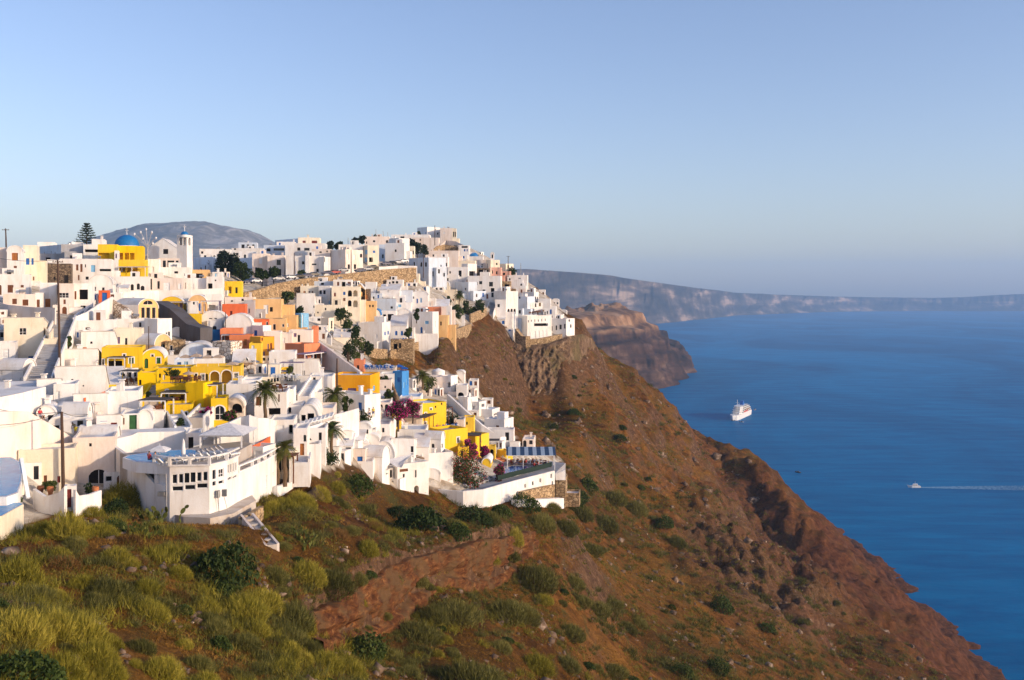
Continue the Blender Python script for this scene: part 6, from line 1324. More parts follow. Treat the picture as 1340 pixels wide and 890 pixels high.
WORLD = [(-30,15,H-12),(-10,15,H-24),(20,15,H-45),(60,15,H-72),(-60,30,H-5),(-100,60,H-2),(-80,120,H-3),(-130,160,H+3),(-160,250,H+8),(-220,400,H+10),(-160,600,H+2),
 (-40,700,H+8),(-200,850,H-15),(0,900,H-25),(50,900,H-55),(150,900,H-128),(120,1300,H-105),(20,1300,H-45),(-150,1300,H-40),(0,2000,H-60),(100,2000,H-110),(-200,2000,H-50),(-260,250,H+6),(-420,350,H+2),(-420,620,H-8),(-650,900,H-40),(-1500,1500,H-90),(-2500,2500,H-110),(-1100,2500,H-90),(-300,1300,H-45),(-120,100,H+2),(-200,120,H+6),(-700,500,H-10),
 (130,520,H-104),(120,760,H-118),(180,780,H-166),(230,800,H-195),(225,950,H-186),(285,960,H-214),(250,1150,H-196),(200,560,H-158),(160,700,H-130),(80,700,H-70),(25,700,H-25),(60,200,H-80),(110,200,H-112),(180,250,H-162),(120,330,H-114),(190,400,H-164),(60,100,H-76),(120,100,H-116),(200,100,H-172)]
WORLD += [(268 + 14 * math.sin(y / 90.0), y, 0.0) for y in (60,180,300,430,560,700,850,1000,1200,1450,1750,2100)]
WORLD += [(345, y, -45) for y in (60,300,700,1100,1600,2200)]
# the gully scarp: a step of red earth below the terraces
def scarp_d(px): return np.interp(px, [380,400,440,500,560,592,620,660,690,710], [79,84,93,107,122,129,135,147,160,170])
_spx = np.array([396,420,440,468,501,532,574,592,632,655,671,685.0]); _sdd = scarp_d(_spx)
_stp = np.interp(_spx, [401,440,468,501,532,574,592,632,655,671,690], [803,786,769,747,732,722,717,706,703,701,694]); _sbt = np.interp(_spx, [401,440,468,501,532,574,592,632,655,671,690], [838,833,828,816,786,757,760,766,752,737,706])
_scx = (_spx - CX) / F * _sdd; _scy = _sdd; _sch = (_sbt - _stp) / F * _sdd / 2; _scz = H - ((_stp + _sbt) / 2 - HY) / F * _sdd
_pts = []
for (a, b, c) in TOWN:
    p = P(a, b, c); _pts.append((p.x, p.y, p.z - 1.2))
for (a, b, c) in HILL:
    p = P(a, b, c); _pts.append((p.x, p.y, p.z))
_pts += WORLD + [(x_, y_, z_) for x_, y_, z_ in zip(_scx, _scy, _scz)]
_n0 = len(_pts)
_seen = []
for (x_, y_, z_) in BASES:
    if all((x_ - q[0]) ** 2 + (y_ - q[1]) ** 2 > (0.018 * y_) ** 2 for q in _seen): _seen.append((x_, y_)); _pts.append((x_, y_, z_ - 0.5))
_pts = np.array(_pts, float)
def warp(x, y):
    return np.stack([np.asarray(x, float) / 50, 3.0 * np.log1p(np.asarray(y, float) / 150)], -1)
_T = TPS(warp(_pts[:, 0], _pts[:, 1]), _pts[:, 2], np.where(np.arange(len(_pts)) < _n0, 0.004, 0.02))

def poly_mask(px, py, poly, soft=12.0):
    """soft inside mask of a station polygon"""
    px = np.asarray(px, float); py = np.asarray(py, float)
    ins = np.zeros(px.shape, bool); dist = np.full(px.shape, 1e9); n = len(poly)
    for i in range(n):
        (x1, y1), (x2, y2) = poly[i], poly[(i + 1) % n]
        c = (y1 > py) != (y2 > py)
        ins ^= c & (px < (x2 - x1) * (py - y1) / (y2 - y1 + 1e-12) + x1)
        t = np.clip(((px - x1) * (x2 - x1) + (py - y1) * (y2 - y1)) / ((x2 - x1) ** 2 + (y2 - y1) ** 2), 0, 1)
        dist = np.minimum(dist, np.hypot(px - x1 - t * (x2 - x1), py - y1 - t * (y2 - y1)))
    return np.clip(0.5 + np.where(ins, dist, -dist) / (2 * soft), 0, 1)

TOWNPOLY = [(-400,300),(700,300),(690,365),(735,398),(752,440),(690,462),(640,410),(590,440),(515,458),(480,470),(520,500),(560,480),(610,495),(680,580),(735,600),(738,645),(690,640),(600,648),(560,640),(520,640),(460,610),(362,632),(303,668),(202,668),(150,640),(100,660),(30,690),(-400,760)]
SPUR = [(600,430),(700,425),(770,430),(780,475),(775,520),(690,525),(560,490),(560,450)]
CRAG = [(880,690),(960,640),(1060,720),(1120,800),(1060,840),(960,800),(900,740)]

def masks(x, y, z):
    yy = np.maximum(y, 20.0)
    px = CX + F * x / yy; py = HY + F * (H - z) / yy
    vis = (yy < 620)
    town = poly_mask(px + 9 * fbm(x / 3.0, y / 3.0, 3), py + 9 * fbm(x / 3.0 + 50, y / 3.0, 3), TOWNPOLY, 9) * vis
    spur = poly_mask(px, py, SPUR, 14) * (y > 280) * (y < 560)
    crag = poly_mask(px, py, CRAG, 25) * (y > 180) * (y < 700)
    return town, spur, crag

def height(x, y):
    x = np.asarray(x, float); y = np.asarray(y, float); sh = x.shape
    x = x.ravel(); y = y.ravel()
    z = _T(warp(x, y))
    town, spur, crag = masks(x, y, z)
    wild = 1 - town
    # scarp: ground falls away on the seaward side of the line
    sx = np.interp(y, _scy, _scx)
    win = sstep(76, 86, y) * (1 - sstep(156, 170, y))
    dx = x - sx; hh = np.interp(y, _scy, _sch) * win
    z = z + hh * (1.3 * sstep(-14, -1.5, dx) * (1 - sstep(-.9, .9, dx)) - sstep(-.9, .9, dx) * (1 - sstep(2.0, 16, dx)))
    # gullies and humps
    far = sstep(100, 400, y)
    z = z + wild * (0.55 * fbm(x / 9, y / 9, 4) + (0.5 + 2.2 * far) * fbm(x / 34, y / 34, 3))
    z = z + wild * far * 6.0 * sstep(15, 70, x) * (ridged((y + 0.25 * x) / 34.0, x / 120.0, 5) - .65)
    z = z + wild * far * 3.2 * sstep(10, 50, x) * (ridged(x / 17.0 + 7, y / 12.0, 5) - .5)
    z = z + np.maximum(spur * wild, 0.0) * (2.6 * ridged(x / 12.0, y / 9.0, 5) - 1.0)
    z = z + crag * wild * (4.2 * ridged(x / 13.0, y / 22.0, 5) - 1.0)
    bz = (z + 4 * fbm(x / 40, y / 40, 3)) / 11.0; bf = bz - np.floor(bz); bm_ = sstep(-.05, .35, fbm(x / 70 + 9, y / 90, 3)) * far * sstep(12, 40, x)
    z = z + wild * bm_ * 11.0 * .55 * (sstep(.5, .9, bf) - bf)
    # lava benches: stepped strata low on the slope
    low = sstep(110, 150, H - z) * (1 - town) * sstep(150, 260, y)
    st = 7.0; f = (z + 2.5 * fbm(x / 30, y / 40, 2)) / st; fr = f - np.floor(f)
    z = z + 0.55 * low * (sstep(0.55, 0.95, fr) - fr) * st * 0.5
    return z.reshape(sh)

# radial survey mesh: fine near, coarse far
_ny, _nx = 620, 660
_yy = 14 * (2500 / 14) ** np.linspace(0, 1, _ny) ** 0.93
_t = np.linspace(-1.0, 0.78, _nx)
YY = np.repeat(_yy[:, None], _nx, 1)
XX = _t[None, :] * (YY + 25)
XX = np.minimum(XX, 330 + 0 * XX)
ZZ = height(XX, YY)
me = grid_mesh('hillside', XX, YY, ZZ)
tw, sp, cr = masks(XX.ravel(), YY.ravel(), ZZ.ravel())
setattr_f(me, 'town', tw); setattr_f(me, 'rock', np.maximum(sp, cr))
hillside = link('hillside', me); tag(hillside, kind='structure')

def hz(x, y):
    return float(height(np.array([x]), np.array([y]))[0])

_grid = None
def hit(pxs, pys, d0=20.0, d1=900.0, n=700):
    """where sight lines from the survey station meet the slope"""
    pxs = np.atleast_1d(np.asarray(pxs, float)); pys = np.atleast_1d(np.asarray(pys, float))
    ds = d0 * (d1 / d0) ** np.linspace(0, 1, n)
    out = np.full(len(pxs), np.nan)
    for i in range(len(pxs)):
        x = (pxs[i] - CX) / F * ds; z = H - (pys[i] - HY) / F * ds
        # nearest mesh heights
        r = np.clip(np.searchsorted(_yy, ds), 1, _ny - 1)
        c = np.clip(((x / (ds + 25)) - _t[0]) / (_t[1] - _t[0]), 0, _nx - 1.001).astype(int)
        g = ZZ[r, c]; k = np.argmax(z < g)
        if z[k] < g[k]: out[i] = ds[k]
    return out

# ground material: rust and umber earth, ochre dry grass, grey rock
m, nt, b, L, N = newmat('hillside_earth')
p = wpos(nt)
def attr(nt, n):
    a = nt.nodes.new('ShaderNodeAttribute'); a.attribute_name = n; return a.outputs['Fac']
n1 = nz(nt, p, 0.035, 6, 0.6); n2 = nz(nt, p, 0.35, 6, 0.65); n3 = nz(nt, p, 2.2, 5, 0.7); n4 = nz(nt, vscale(nt, p, (1, 1, 4)), 0.12, 5, 0.6, 0.6)
earth = ramp(nt, n2, [(0.28,(0.042,0.017,0.004)),(0.45,(0.115,0.046,0.010)),(0.58,(0.21,0.088,0.018)),(0.75,(0.33,0.165,0.045))])
grass = ramp(nt, n3, [(0.3,(0.060,0.032,0.006)),(0.5,(0.14,0.070,0.011)),(0.7,(0.25,0.13,0.024))])
c = mixc(nt, ramp(nt, n1, [(0.40,(0,0,0)),(0.60,(0.85,0.85,0.85))]), earth, grass)
um = ramp(nt, nz(nt, p, 0.022, 6, .65, .8), [(.40,(.55,.52,.48)),(.56,(1.05,1.0,.95))]); c = mixc(nt, 1.0, c, um, 'MULTIPLY')
olive = ramp(nt, n4, [(0.53,(0,0,0)),(0.64,(0.7,0.7,0.7))])
c = mixc(nt, olive, c, (0.060,0.062,0.015))
rock = ramp(nt, nz(nt, vscale(nt, p, (1,1,1.3)), 0.6, 8, 0.72, 0.4), [(0.3,(0.030,0.017,0.011)),(0.5,(0.105,0.056,0.030)),(0.66,(0.21,0.125,0.072)),(0.8,(0.33,0.23,0.15))])
g = nt.nodes.new('ShaderNodeNewGeometry'); sx = nt.nodes.new('ShaderNodeSeparateXYZ'); L(g.outputs['Normal'], sx.inputs[0])
steep = ramp(nt, sx.outputs[2], [(0.52,(1,1,1)),(0.74,(0,0,0))])
rk = mth(nt, 'MAXIMUM', mth(nt, 'MULTIPLY', attr(nt, 'rock'), 0.75), steep)
c = mixc(nt, rk, c, rock)
# red scoria low on the slope, by height
sp_ = nt.nodes.new('ShaderNodeSeparateXYZ'); L(p, sp_.inputs[0])
lowz = mth(nt, 'ADD', sp_.outputs[2], mth(nt, 'MULTIPLY', mth(nt, 'SUBTRACT', n1, 0.5), 160.0))
lo = nt.nodes.new('ShaderNodeMapRange'); lo.inputs[1].default_value = 150; lo.inputs[2].default_value = 85; L(lowz, lo.inputs[0])
scoria = ramp(nt, n2, [(0.3,(0.035,0.015,0.009)),(0.5,(0.092,0.033,0.016)),(0.7,(0.155,0.060,0.028))])
c = mixc(nt, mth(nt, 'MULTIPLY', lo.outputs[0], 0.85), c, scoria)
tc = ramp(nt, n2, [(0.35,(0.34,0.27,0.19)),(0.5,(0.52,0.45,0.36)),(0.65,(0.66,0.61,0.53))])
c = mixc(nt, ramp(nt, attr(nt, 'town'), [(0.45,(0,0,0)),(0.75,(1,1,1))]), c, tc)
L(c, b.inputs['Base Color']); b.inputs['Roughness'].default_value = 0.95; b.inputs['Specular IOR Level'].default_value = 0.1
bump(nt, b, mth(nt, 'ADD', mth(nt, 'MULTIPLY', n3, 0.35), n2), 0.9, 1.1)
hillside.data.materials.append(m)

# ---------------------------------------------------------------- sea
def disc_grid(x0, x1, y0, y1, nx, ny):
    X, Y = np.meshgrid(np.linspace(x0, x1, nx), np.linspace(y0, y1, ny)); return X, Y
X, Y = disc_grid(-14000, 26000, -3000, 30000, 9, 9)
sea = link('sea', grid_mesh('sea', X, Y, 0 * X)); tag(sea, kind='structure')
m, nt, b, L, N = newmat('sea_water')
p = wpos(nt)
w1 = nz(nt, vscale(nt, p, (0.6, 1.5, 1)), 0.022, 4, 0.55, 0.3); w2 = nz(nt, vscale(nt, p, (0.8, 1.4, 1)), 0.13, 4, 0.6); w3 = nz(nt, vscale(nt, p, (1, .55, 1)), 0.0016, 5, 0.6, 1.2)
L(ramp(nt, w3, [(0.38,(0.0002,0.118,0.29)),(0.62,(0.0002,0.190,0.42))]), b.inputs['Base Color'])
cw_ = mixc(nt, 1.0, b.inputs['Base Color'].links[0].from_socket, ramp(nt, nz(nt, vscale(nt, p, (.3, 1.3, 1)), .028, 5, .65, .5), [(.38,(.78,.82,.88)),(.62,(1.18,1.14,1.08))]), 'MULTIPLY')
hh_ = mth(nt, 'ADD', mth(nt, 'MULTIPLY', w2, 0.3), mth(nt, 'MULTIPLY', w1, mth(nt, 'ADD', .2, w3)))
bn = N('ShaderNodeBump'); bn.inputs['Strength'].default_value = .55; bn.inputs['Distance'].default_value = 3.0; L(hh_, bn.inputs['Height'])
df = N('ShaderNodeBsdfDiffuse'); L(cw_, df.inputs[0]); L(bn.outputs[0], df.inputs['Normal']); gl = N('ShaderNodeBsdfGlossy'); gl.inputs['Roughness'].default_value = .22; L(bn.outputs[0], gl.inputs['Normal'])
fr = N('ShaderNodeFresnel'); fr.inputs[0].default_value = 1.33; mx = N('ShaderNodeMixShader'); L(mth(nt, 'ADD', .005, mth(nt, 'MULTIPLY', fr.outputs[0], .13)), mx.inputs[0]); L(df.outputs[0], mx.inputs[1]); L(gl.outputs[0], mx.inputs[2]); L(mx.outputs[0], nt.nodes['Material Output'].inputs[0])
sea.data.materials.append(m)

# ---------------------------------------------------------------- far land: cape, caldera rim, mountain
def far_mesh(name, x0, x1, y0, y1, nx, ny, pts, wscale, noisef, sm=0.002):
    pts = np.array(pts, float)
    t = TPS(pts[:, :2] / wscale, pts[:, 2], sm)
    X, Y = np.meshgrid(np.linspace(x0, x1, nx), np.linspace(y0, y1, ny))
    Z = t(np.stack([X.ravel(), Y.ravel()], -1) / wscale).reshape(X.shape)
    Z = noisef(X, Y, Z)
    o = link(name, grid_mesh(name, X, Y, Z)); return o

def cape_noise(X, Y, Z):
    Z = Z + 20 * (ridged(X / 105, Y / 170, 6) - .15) * sstep(-10, 40, Z) * (1 - .6 * sstep(110, 150, Z)) - 9
    # banded strata: terrace the slope
    st = 34.0; f = (Z + 10 * fbm(X / 150, Y / 150, 3)) / st; fr = f - np.floor(f)
    return Z + (sstep(0.45, 0.8, fr) - fr) * st * 0.62 * sstep(5, 30, Z)
def pw(px, py, d):
    p = P(px, py, d); return (p.x, p.y, p.z)
cape = [pw(720,412,2350), pw(760,409,2450), pw(800,411,2500), pw(835,412,2600), pw(845,416,2650),
        pw(760,440,2290), pw(800,446,2330), pw(840,448,2430), pw(850,470,2380), pw(790,470,2270), pw(820,490,2290),
        pw(860,440,2750), pw(875,455,2850), pw(890,452,3000), pw(888,451,3150), pw(893,470,2750), pw(880,490,2500),
        (200,2180,20),(300,2190,4),(343,2210,-2),(380,2340,-2),(422,2440,-3),(474,2720,-3),(516,2950,-4),(548,3050,-6),(562,3300,-8),(545,3400,-12),(420,3000,30),(330,3000,110),(200,3000,150),(150,2700,165),
        (100,2300,140),(560,3500,-40),(300,3600,60),(100,3600,100),(400,2150,-50),(600,2500,-50),(760,2900,-60),(600,3000,-45),(590,2750,-45),(540,2500,-50),(610,3200,-45),(535,2620,-32),(600,3350,-45),(760,3400,-60),(100,2050,60),(250,2050,-40)]
capeo = far_mesh('cape_cliffs', 60, 720, 2050, 3600, 300, 460, cape, 300.0, cape_noise); tag(capeo, kind='structure')

_rc = [(560,434),(640,432),(700,430),(760,428),(830,425.5),(870,422.5),(900,419.5),(925,417),(960,413),(1010,411),(1080,408.5),(1140,407.5),(1220,407),(1300,407.3),(1420,407)]
_rt = [(560,362),(640,353),(690,353),(720,355),(760,357.5),(800,361),(815,364),(870,371.5),(915,377.5),(940,380),(960,383),(1010,385.5),(1080,388),(1140,389.3),(1220,390),(1262,389),(1300,386.5),(1345,384.5),(1420,384)]
_pxs = 560 + (1420 - 560) * np.linspace(0, 1, 620); _ss = np.concatenate([np.linspace(-260, 0, 12)[:-1], np.linspace(0, 760, 120), np.linspace(800, 3400, 24)])
_cd = H * F / (np.interp(_pxs, [p_[0] for p_ in _rc], [p_[1] for p_ in _rc]) - HY)
_top = H - (np.interp(_pxs, [p_[0] for p_ in _rt], [p_[1] for p_ in _rt]) - HY) / F * (_cd + 500)
_lat = np.cumsum(np.concatenate([[0], np.hypot(np.diff(_cd) * 0.6, np.diff(_pxs) / F * _cd[1:])]))
PXg, Sg = np.meshgrid(_pxs, _ss); CDg = np.broadcast_to(_cd, PXg.shape); TPg = np.broadcast_to(_top, PXg.shape); LTg = np.broadcast_to(_lat, PXg.shape)
Sn = Sg + 75 * ridged(LTg / 420, Sg / 900, 5) - 40 + 60 * fbm(LTg / 1500, 0 * LTg, 3)
prof = 0.50 * sstep(-10, 330, Sn) + 0.50 * sstep(270, 420, Sn + 25 * ridged(LTg / 90, Sg / 300, 3))
Zg = TPg * prof + 6 * fbm(LTg / 160, Sg / 160, 4) * sstep(500, 800, Sg) - 22 * (1 - sstep(-220, 10, Sn)) - 0.012 * np.maximum(Sg - 900, 0)
Yg = CDg + Sg; Xg = (PXg - CX) / F * Yg
rimo = link('caldera_rim', grid_mesh('caldera_rim', Xg, Yg, Zg)); tag(rimo, kind='structure')

def mtn_noise(X, Y, Z):
    return Z + 34 * ridged(X / 620, Y / 900, 5) * sstep(60, 300, Z) - 44
mt = [pw(100,320,6400), pw(130,308,6500), pw(170,299,6600), pw(205,294,6600), pw(235,291,6500), pw(258,289.5,6500), pw(285,294,6500), pw(310,299,6500), pw(335,308,6500), pw(362,318,6400), pw(400,332,6300),
      pw(430,345,6300), pw(60,330,6300),(-3600,5200,150),(-2200,5000,170),(-1200,5100,150),(-3400,8200,120),(-2000,8400,120),(-800,8000,100),(-300,6500,150),(-4600,6400,120),(-5200,6500,60)]
mto = far_mesh('mountain', -5200, -300, 4900, 8400, 300, 220, mt, 1200.0, mtn_noise); tag(mto, kind='structure')

def strata_mat(name, cols, zscale, base):
    m, nt, b, L, N = newmat(name); p = wpos(nt)
    s = nz(nt, vscale(nt, p, (0.15, 0.15, 1)), zscale, 5, 0.6, 0.4); n = nz(nt, p, base, 6, 0.65)
    c = ramp(nt, mth(nt, 'ADD', mth(nt, 'MULTIPLY', s, 0.65), mth(nt, 'MULTIPLY', n, 0.35)), cols)
    L(c, b.inputs['Base Color']); b.inputs['Roughness'].default_value = 1.0; b.inputs['Specular IOR Level'].default_value = 0.05
    bump(nt, b, n, 0.6, 0.2 / base); return m, nt, b, c
m, nt, b, c = strata_mat('cape_rock', [(0.36,(0.014,0.009,0.009)),(0.47,(0.040,0.023,0.019)),(0.54,(0.070,0.038,0.028)),(0.61,(0.13,0.08,0.056)),(0.70,(0.27,0.18,0.13))], 0.035, 0.03)
p = wpos(nt); s_ = nt.nodes.new('ShaderNodeSeparateXYZ'); nt.links.new(p, s_.inputs[0])
hi = nt.nodes.new('ShaderNodeMapRange'); hi.inputs[1].default_value = 122; hi.inputs[2].default_value = 136; nt.links.new(s_.outputs[2], hi.inputs[0])
c2 = mixc(nt, hi.outputs[0], c, ramp(nt, nz(nt, p, 0.02, 5), [(0.40,(0.10,0.055,0.032)),(0.52,(0.26,0.145,0.075)),(0.66,(0.42,0.26,0.15))]))
nt.links.new(c2, b.inputs['Base Color']); capeo.data.materials.append(m)
m, nt, b, c = strata_mat('rim_rock', [(0.36,(0.018,0.018,0.022)),(0.47,(0.050,0.043,0.042)),(0.54,(0.115,0.088,0.075)),(0.62,(0.34,0.25,0.19))], 0.012, 0.006)
rimo.data.materials.append(m)
m, nt, b, L, N = newmat('mountain_rock'); p = wpos(nt)
L(ramp(nt, nz(nt, vscale(nt, p, (1, 1, 0.35)), 0.0045, 7, 0.72, 1.2), [(0.36,(0.10,0.10,0.095)),(0.50,(0.16,0.15,0.135)),(0.60,(0.30,0.28,0.26)),(0.70,(0.42,0.39,0.36))]), b.inputs['Base Color'])
b.inputs['Roughness'].default_value = 1.0; mto.data.materials.append(m)

# ---------------------------------------------------------------- air
bm = bmesh.new(); bmesh.ops.create_cube(bm, size=1)
me = bpy.data.meshes.new('haze'); bm.to_mesh(me); bm.free()
haze = link('haze', me); tag(haze, kind='stuff')
hx0, hx1, hy0, hy1, hz0, hz1 = -5600, 9000, -600, 17500, -120, 760
haze.scale = (hx1 - hx0, hy1 - hy0, hz1 - hz0); haze.location = ((hx0 + hx1) / 2, (hy0 + hy1) / 2, (hz0 + hz1) / 2)
m = bpy.data.materials.new('haze_air'); m.use_nodes = True; nt = m.node_tree; nt.nodes.clear()
o = nt.nodes.new('ShaderNodeOutputMaterial'); v = nt.nodes.new('ShaderNodeVolumePrincipled')
v.inputs['Color'].default_value = (0.43, 0.68, 1.0, 1); v.inputs['Density'].default_value = 0.000066; v.inputs['Anisotropy'].default_value = 0.0
nt.links.new(v.outputs[0], o.inputs['Volume']); me.materials.append(m)

# ---------------------------------------------------------------- light, sky, camera
SUN_EL, SUN_ROT = R(14), R(113)
w = bpy.data.worlds.new('World'); SC.world = w; w.use_nodes = True; nt = w.node_tree
sky = nt.nodes.new('ShaderNodeTexSky'); sky.sky_type = 'NISHITA'; sky.sun_disc = False
sky.sun_elevation = SUN_EL; sky.sun_rotation = SUN_ROT; sky.altitude = 200; sky.air_density = 1.0; sky.dust_density = 1.3; sky.ozone_density = 1.4
bg = nt.nodes['Background']; nt.links.new(mixc(nt, 1.0, sky.outputs[0], (1.02, 0.96, 1.12), 'MULTIPLY'), bg.inputs[0]); bg.inputs[1].default_value = 0.15
sl = bpy.data.lights.new('sun', 'SUN'); sl.energy = 3.15; sl.angle = R(0.5); sl.color = (1.0, 0.79, 0.56)
so = bpy.data.objects.new('sun', sl); COL.objects.link(so)
dv = Vector((math.sin(SUN_ROT) * math.cos(SUN_EL), math.cos(SUN_ROT) * math.cos(SUN_EL), math.sin(SUN_EL)))
so.rotation_euler = (-dv).to_track_quat('-Z', 'Y').to_euler(); so.location = (300, -200, 600)
cd = bpy.data.cameras.new('camera'); co = bpy.data.objects.new('camera', cd); COL.objects.link(co)
co.location = CAM; co.rotation_euler = (R(90), 0, 0); cd.sensor_width = 36; cd.lens = 36 * F / 1340
cd.shift_y = -(445 - HY) / 1340; cd.clip_end = 60000; cd.clip_start = 0.5; SC.camera = co
vs = SC.view_settings; vs.view_transform = 'Standard'; vs.look = 'None'; vs.gamma = 1; vs.exposure = 0.43; vs.use_curve_mapping = False
SC.cycles.use_denoising = True; SC.cycles.max_bounces = 6; SC.cycles.diffuse_bounces = 3; SC.cycles.volume_bounces = 1; SC.cycles.transparent_max_bounces = 6
# ================================================================ small houses wedged into the gaps that still show bare ground
bpy.context.view_layer.update()
dg = bpy.context.evaluated_depsgraph_get()
GAPS_NO = [[(430,398),(495,398),(495,482),(440,482)], [(366,380),(402,380),(402,422),(366,422)], [(500,456),(620,440),(570,505),(515,505)], [(588,384),(648,384),(640,440),(590,440)],
           [(578,540),(640,570),(640,600),(585,590)], [(596,600),(740,590),(745,660),(540,665)], [(370,600),(440,598),(440,640),(360,645)], [(40,632),(150,625),(150,680),(30,700)], [(300,350),(420,340),(420,382),(300,392)], [(560,318),(612,318),(612,345),(560,345)], [(470,560),(535,520),(540,545),(490,575)]]
chosen = []; rgf = random.Random(4)
for py in range(332, 650, 6):
    for px in range(-2, 742, 9):
        if poly_mask(np.array([float(px)]), np.array([float(py)]), TOWNPOLY, 1e-3)[0] < .5: continue
        if any(poly_mask(np.array([float(px)]), np.array([float(py)]), g_, 1e-3)[0] > .5 for g_ in GAPS_NO): continue
        dv_ = (P(px, py, 100.0) - CAM).normalized(); hit_, loc_, nn_, ii_, ob_, mm_ = SC.ray_cast(dg, CAM, dv_, distance=900)
        if not hit_ or ob_.name != 'hillside' or loc_.y > 560: continue
        if any(abs(px - a) < 15 and abs(py - b) < 9 for a, b in chosen): continue
        chosen.append((px, py)); d_ = loc_.y; s_ = 150 / d_ + .35
        w_ = rgf.uniform(12, 20) * s_; hh_ = rgf.uniform(8, 14) * s_; vt_ = rgf.choice(['', '', '', 'L', 'S', 'Sm', '']); two = rgf.random() < .45 and not vt_
        if py < 360: hh_ *= .7
        x0_ = px - w_ / 2
        h(x0_, px + (w_ * .15 if two else w_ * .5), px + w_ * .5 if two else None, py - hh_ + 2, py + 2.5, rgf.choice('wwwwwwwh'), vt_, A=(1, 2, 1, 'gbnkkw'), d=d_, L=rgf.uniform(4, 7), dn=4, rise=1.0 if vt_ else None, ch=rgf.choice([0, 0, 1]),
          lab={'': 'small white cube house wedged between larger houses', 'L': 'small white vaulted house wedged between larger houses', 'S': 'small white shed roofed house wedged between larger houses', 'Sm': 'small white shed roofed house wedged between larger houses'}[vt_], group='small houses filling the gaps of the village', name='small_house')
print('FILL', len(chosen))
# ================================================================ cliff rock under the hotel, vegetation
_cx = [628,645,662,690,720,745,762,774,784,792]
_ct = [432,434,445,452,449,440,437,443,460,474]
_cb = [452,474,500,522,520,518,512,506,500,492]
_cd_ = [388,394,399,398,401,409,424,446,476,505]
gx = np.linspace(628, 792, 150); gv = np.linspace(-0.25, 1.15, 70)
GX, GV = np.meshgrid(gx, gv)
T_ = np.interp(GX, _cx, _ct); B_ = np.interp(GX, _cx, _cb); DT = np.interp(GX, _cx, _cd_)
vv = np.clip(GV, 0, None); PY = T_ + (B_ - T_) * vv
DD = DT - 9.0 * vv ** 1.3 + np.clip(-GV, 0, 1) * 60
amp = sstep(-.05, .12, GV) * (1 - sstep(1.0, 1.15, GV)) * sstep(628, 645, GX)
un = GX / 11.0; DD = DD - amp * (1.7 * ridged(un / 1.6, PY / 16.0 + un * .5, 6) + .7 * ridged(un * 1.7 + 5, PY / 6.5, 4)) + 3.5 * sstep(1.0, 1.15, GV) + 2.5 * (1 - sstep(628, 645, GX))
ck = link('cliff', grid_mesh('cliff', (GX - CX) / F * DD, DD, H - (PY - HY) / F * DD)); tag(ck, kind='structure')
m, nt, b, L, N = newmat('cliff_rock'); p = wpos(nt)
n = nz(nt, vscale(nt, p, (1, 1, .7)), .5, 8, .72, .5); n2 = nz(nt, p, .1, 4)
c = ramp(nt, n, [(0.30,(.05,.030,.02)),(0.44,(.13,.08,.05)),(0.57,(.23,.15,.092)),(0.70,(.38,.28,.185))])
c = mixc(nt, ramp(nt, n2, [(.5,(0,0,0)),(.64,(.7,.7,.7))]), c, (.10,.085,.035)); L(c, b.inputs['Base Color']); b.inputs['Roughness'].default_value = .95; b.inputs['Specular IOR Level'].default_value = .1; bump(nt, b, n, .9, 1.2)
ck.data.materials.append(m)

# the red scarp above the gully
_sx = [401,440,468,501,532,574,592,632,655,671,690]
_st = [803,786,769,747,732,722,717,706,703,701,694]
_sb = [838,833,828,816,786,757,760,766,752,737,706]
gx = np.linspace(396, 692, 260); gv = np.linspace(-.2, 1.2, 46); GX, GV = np.meshgrid(gx, gv); vv = np.clip(GV, 0, 1.0)
DD = scarp_d(GX); PY = (np.interp(GX, _sx, _st) + 5 * fbm(GX / 14, 0 * GX, 3)) * (1 - vv) + np.interp(GX, _sx, _sb) * vv
X0 = (GX - CX) / F * DD; Z0 = H - (PY - HY) / F * DD
off = 1.1 * fbm(DD / 7.0, Z0 / 4, 4) + .45 * ridged(DD / 3.5, Z0 / 1.1, 5) - .9 * sstep(.45, .8, vv) * (1 - sstep(.85, 1.0, vv)) * (1 + fbm(DD / 4, 0 * DD, 2)) + 1.0 * vv - 4 * np.clip(-GV / .2, 0, 1)
Z0 = Z0 - 4 * np.clip((GV - 1) / .2, 0, 1)
ck = link('scarp', grid_mesh('scarp', X0 + .97 * off, DD - .24 * off, Z0)); tag(ck, kind='structure')
m, nt, b, L, N = newmat('red_scarp'); p = wpos(nt); n = nz(nt, vscale(nt, p, (.55, .55, 1.5)), 1.3, 9, .74, .4); n2 = nz(nt, p, .3, 5)
c = ramp(nt, n, [(.34,(.028,.011,.006)),(.46,(.085,.032,.012)),(.57,(.155,.062,.022)),(.70,(.29,.155,.06))]); c = mixc(nt, ramp(nt, n2, [(.47,(0,0,0)),(.60,(.8,.8,.8))]), c, (.11,.065,.03))
L(c, b.inputs['Base Color']); b.inputs['Roughness'].default_value = .95; b.inputs['Specular IOR Level'].default_value = .1; bump(nt, b, n, .5, .4); ck.data.materials.append(m)

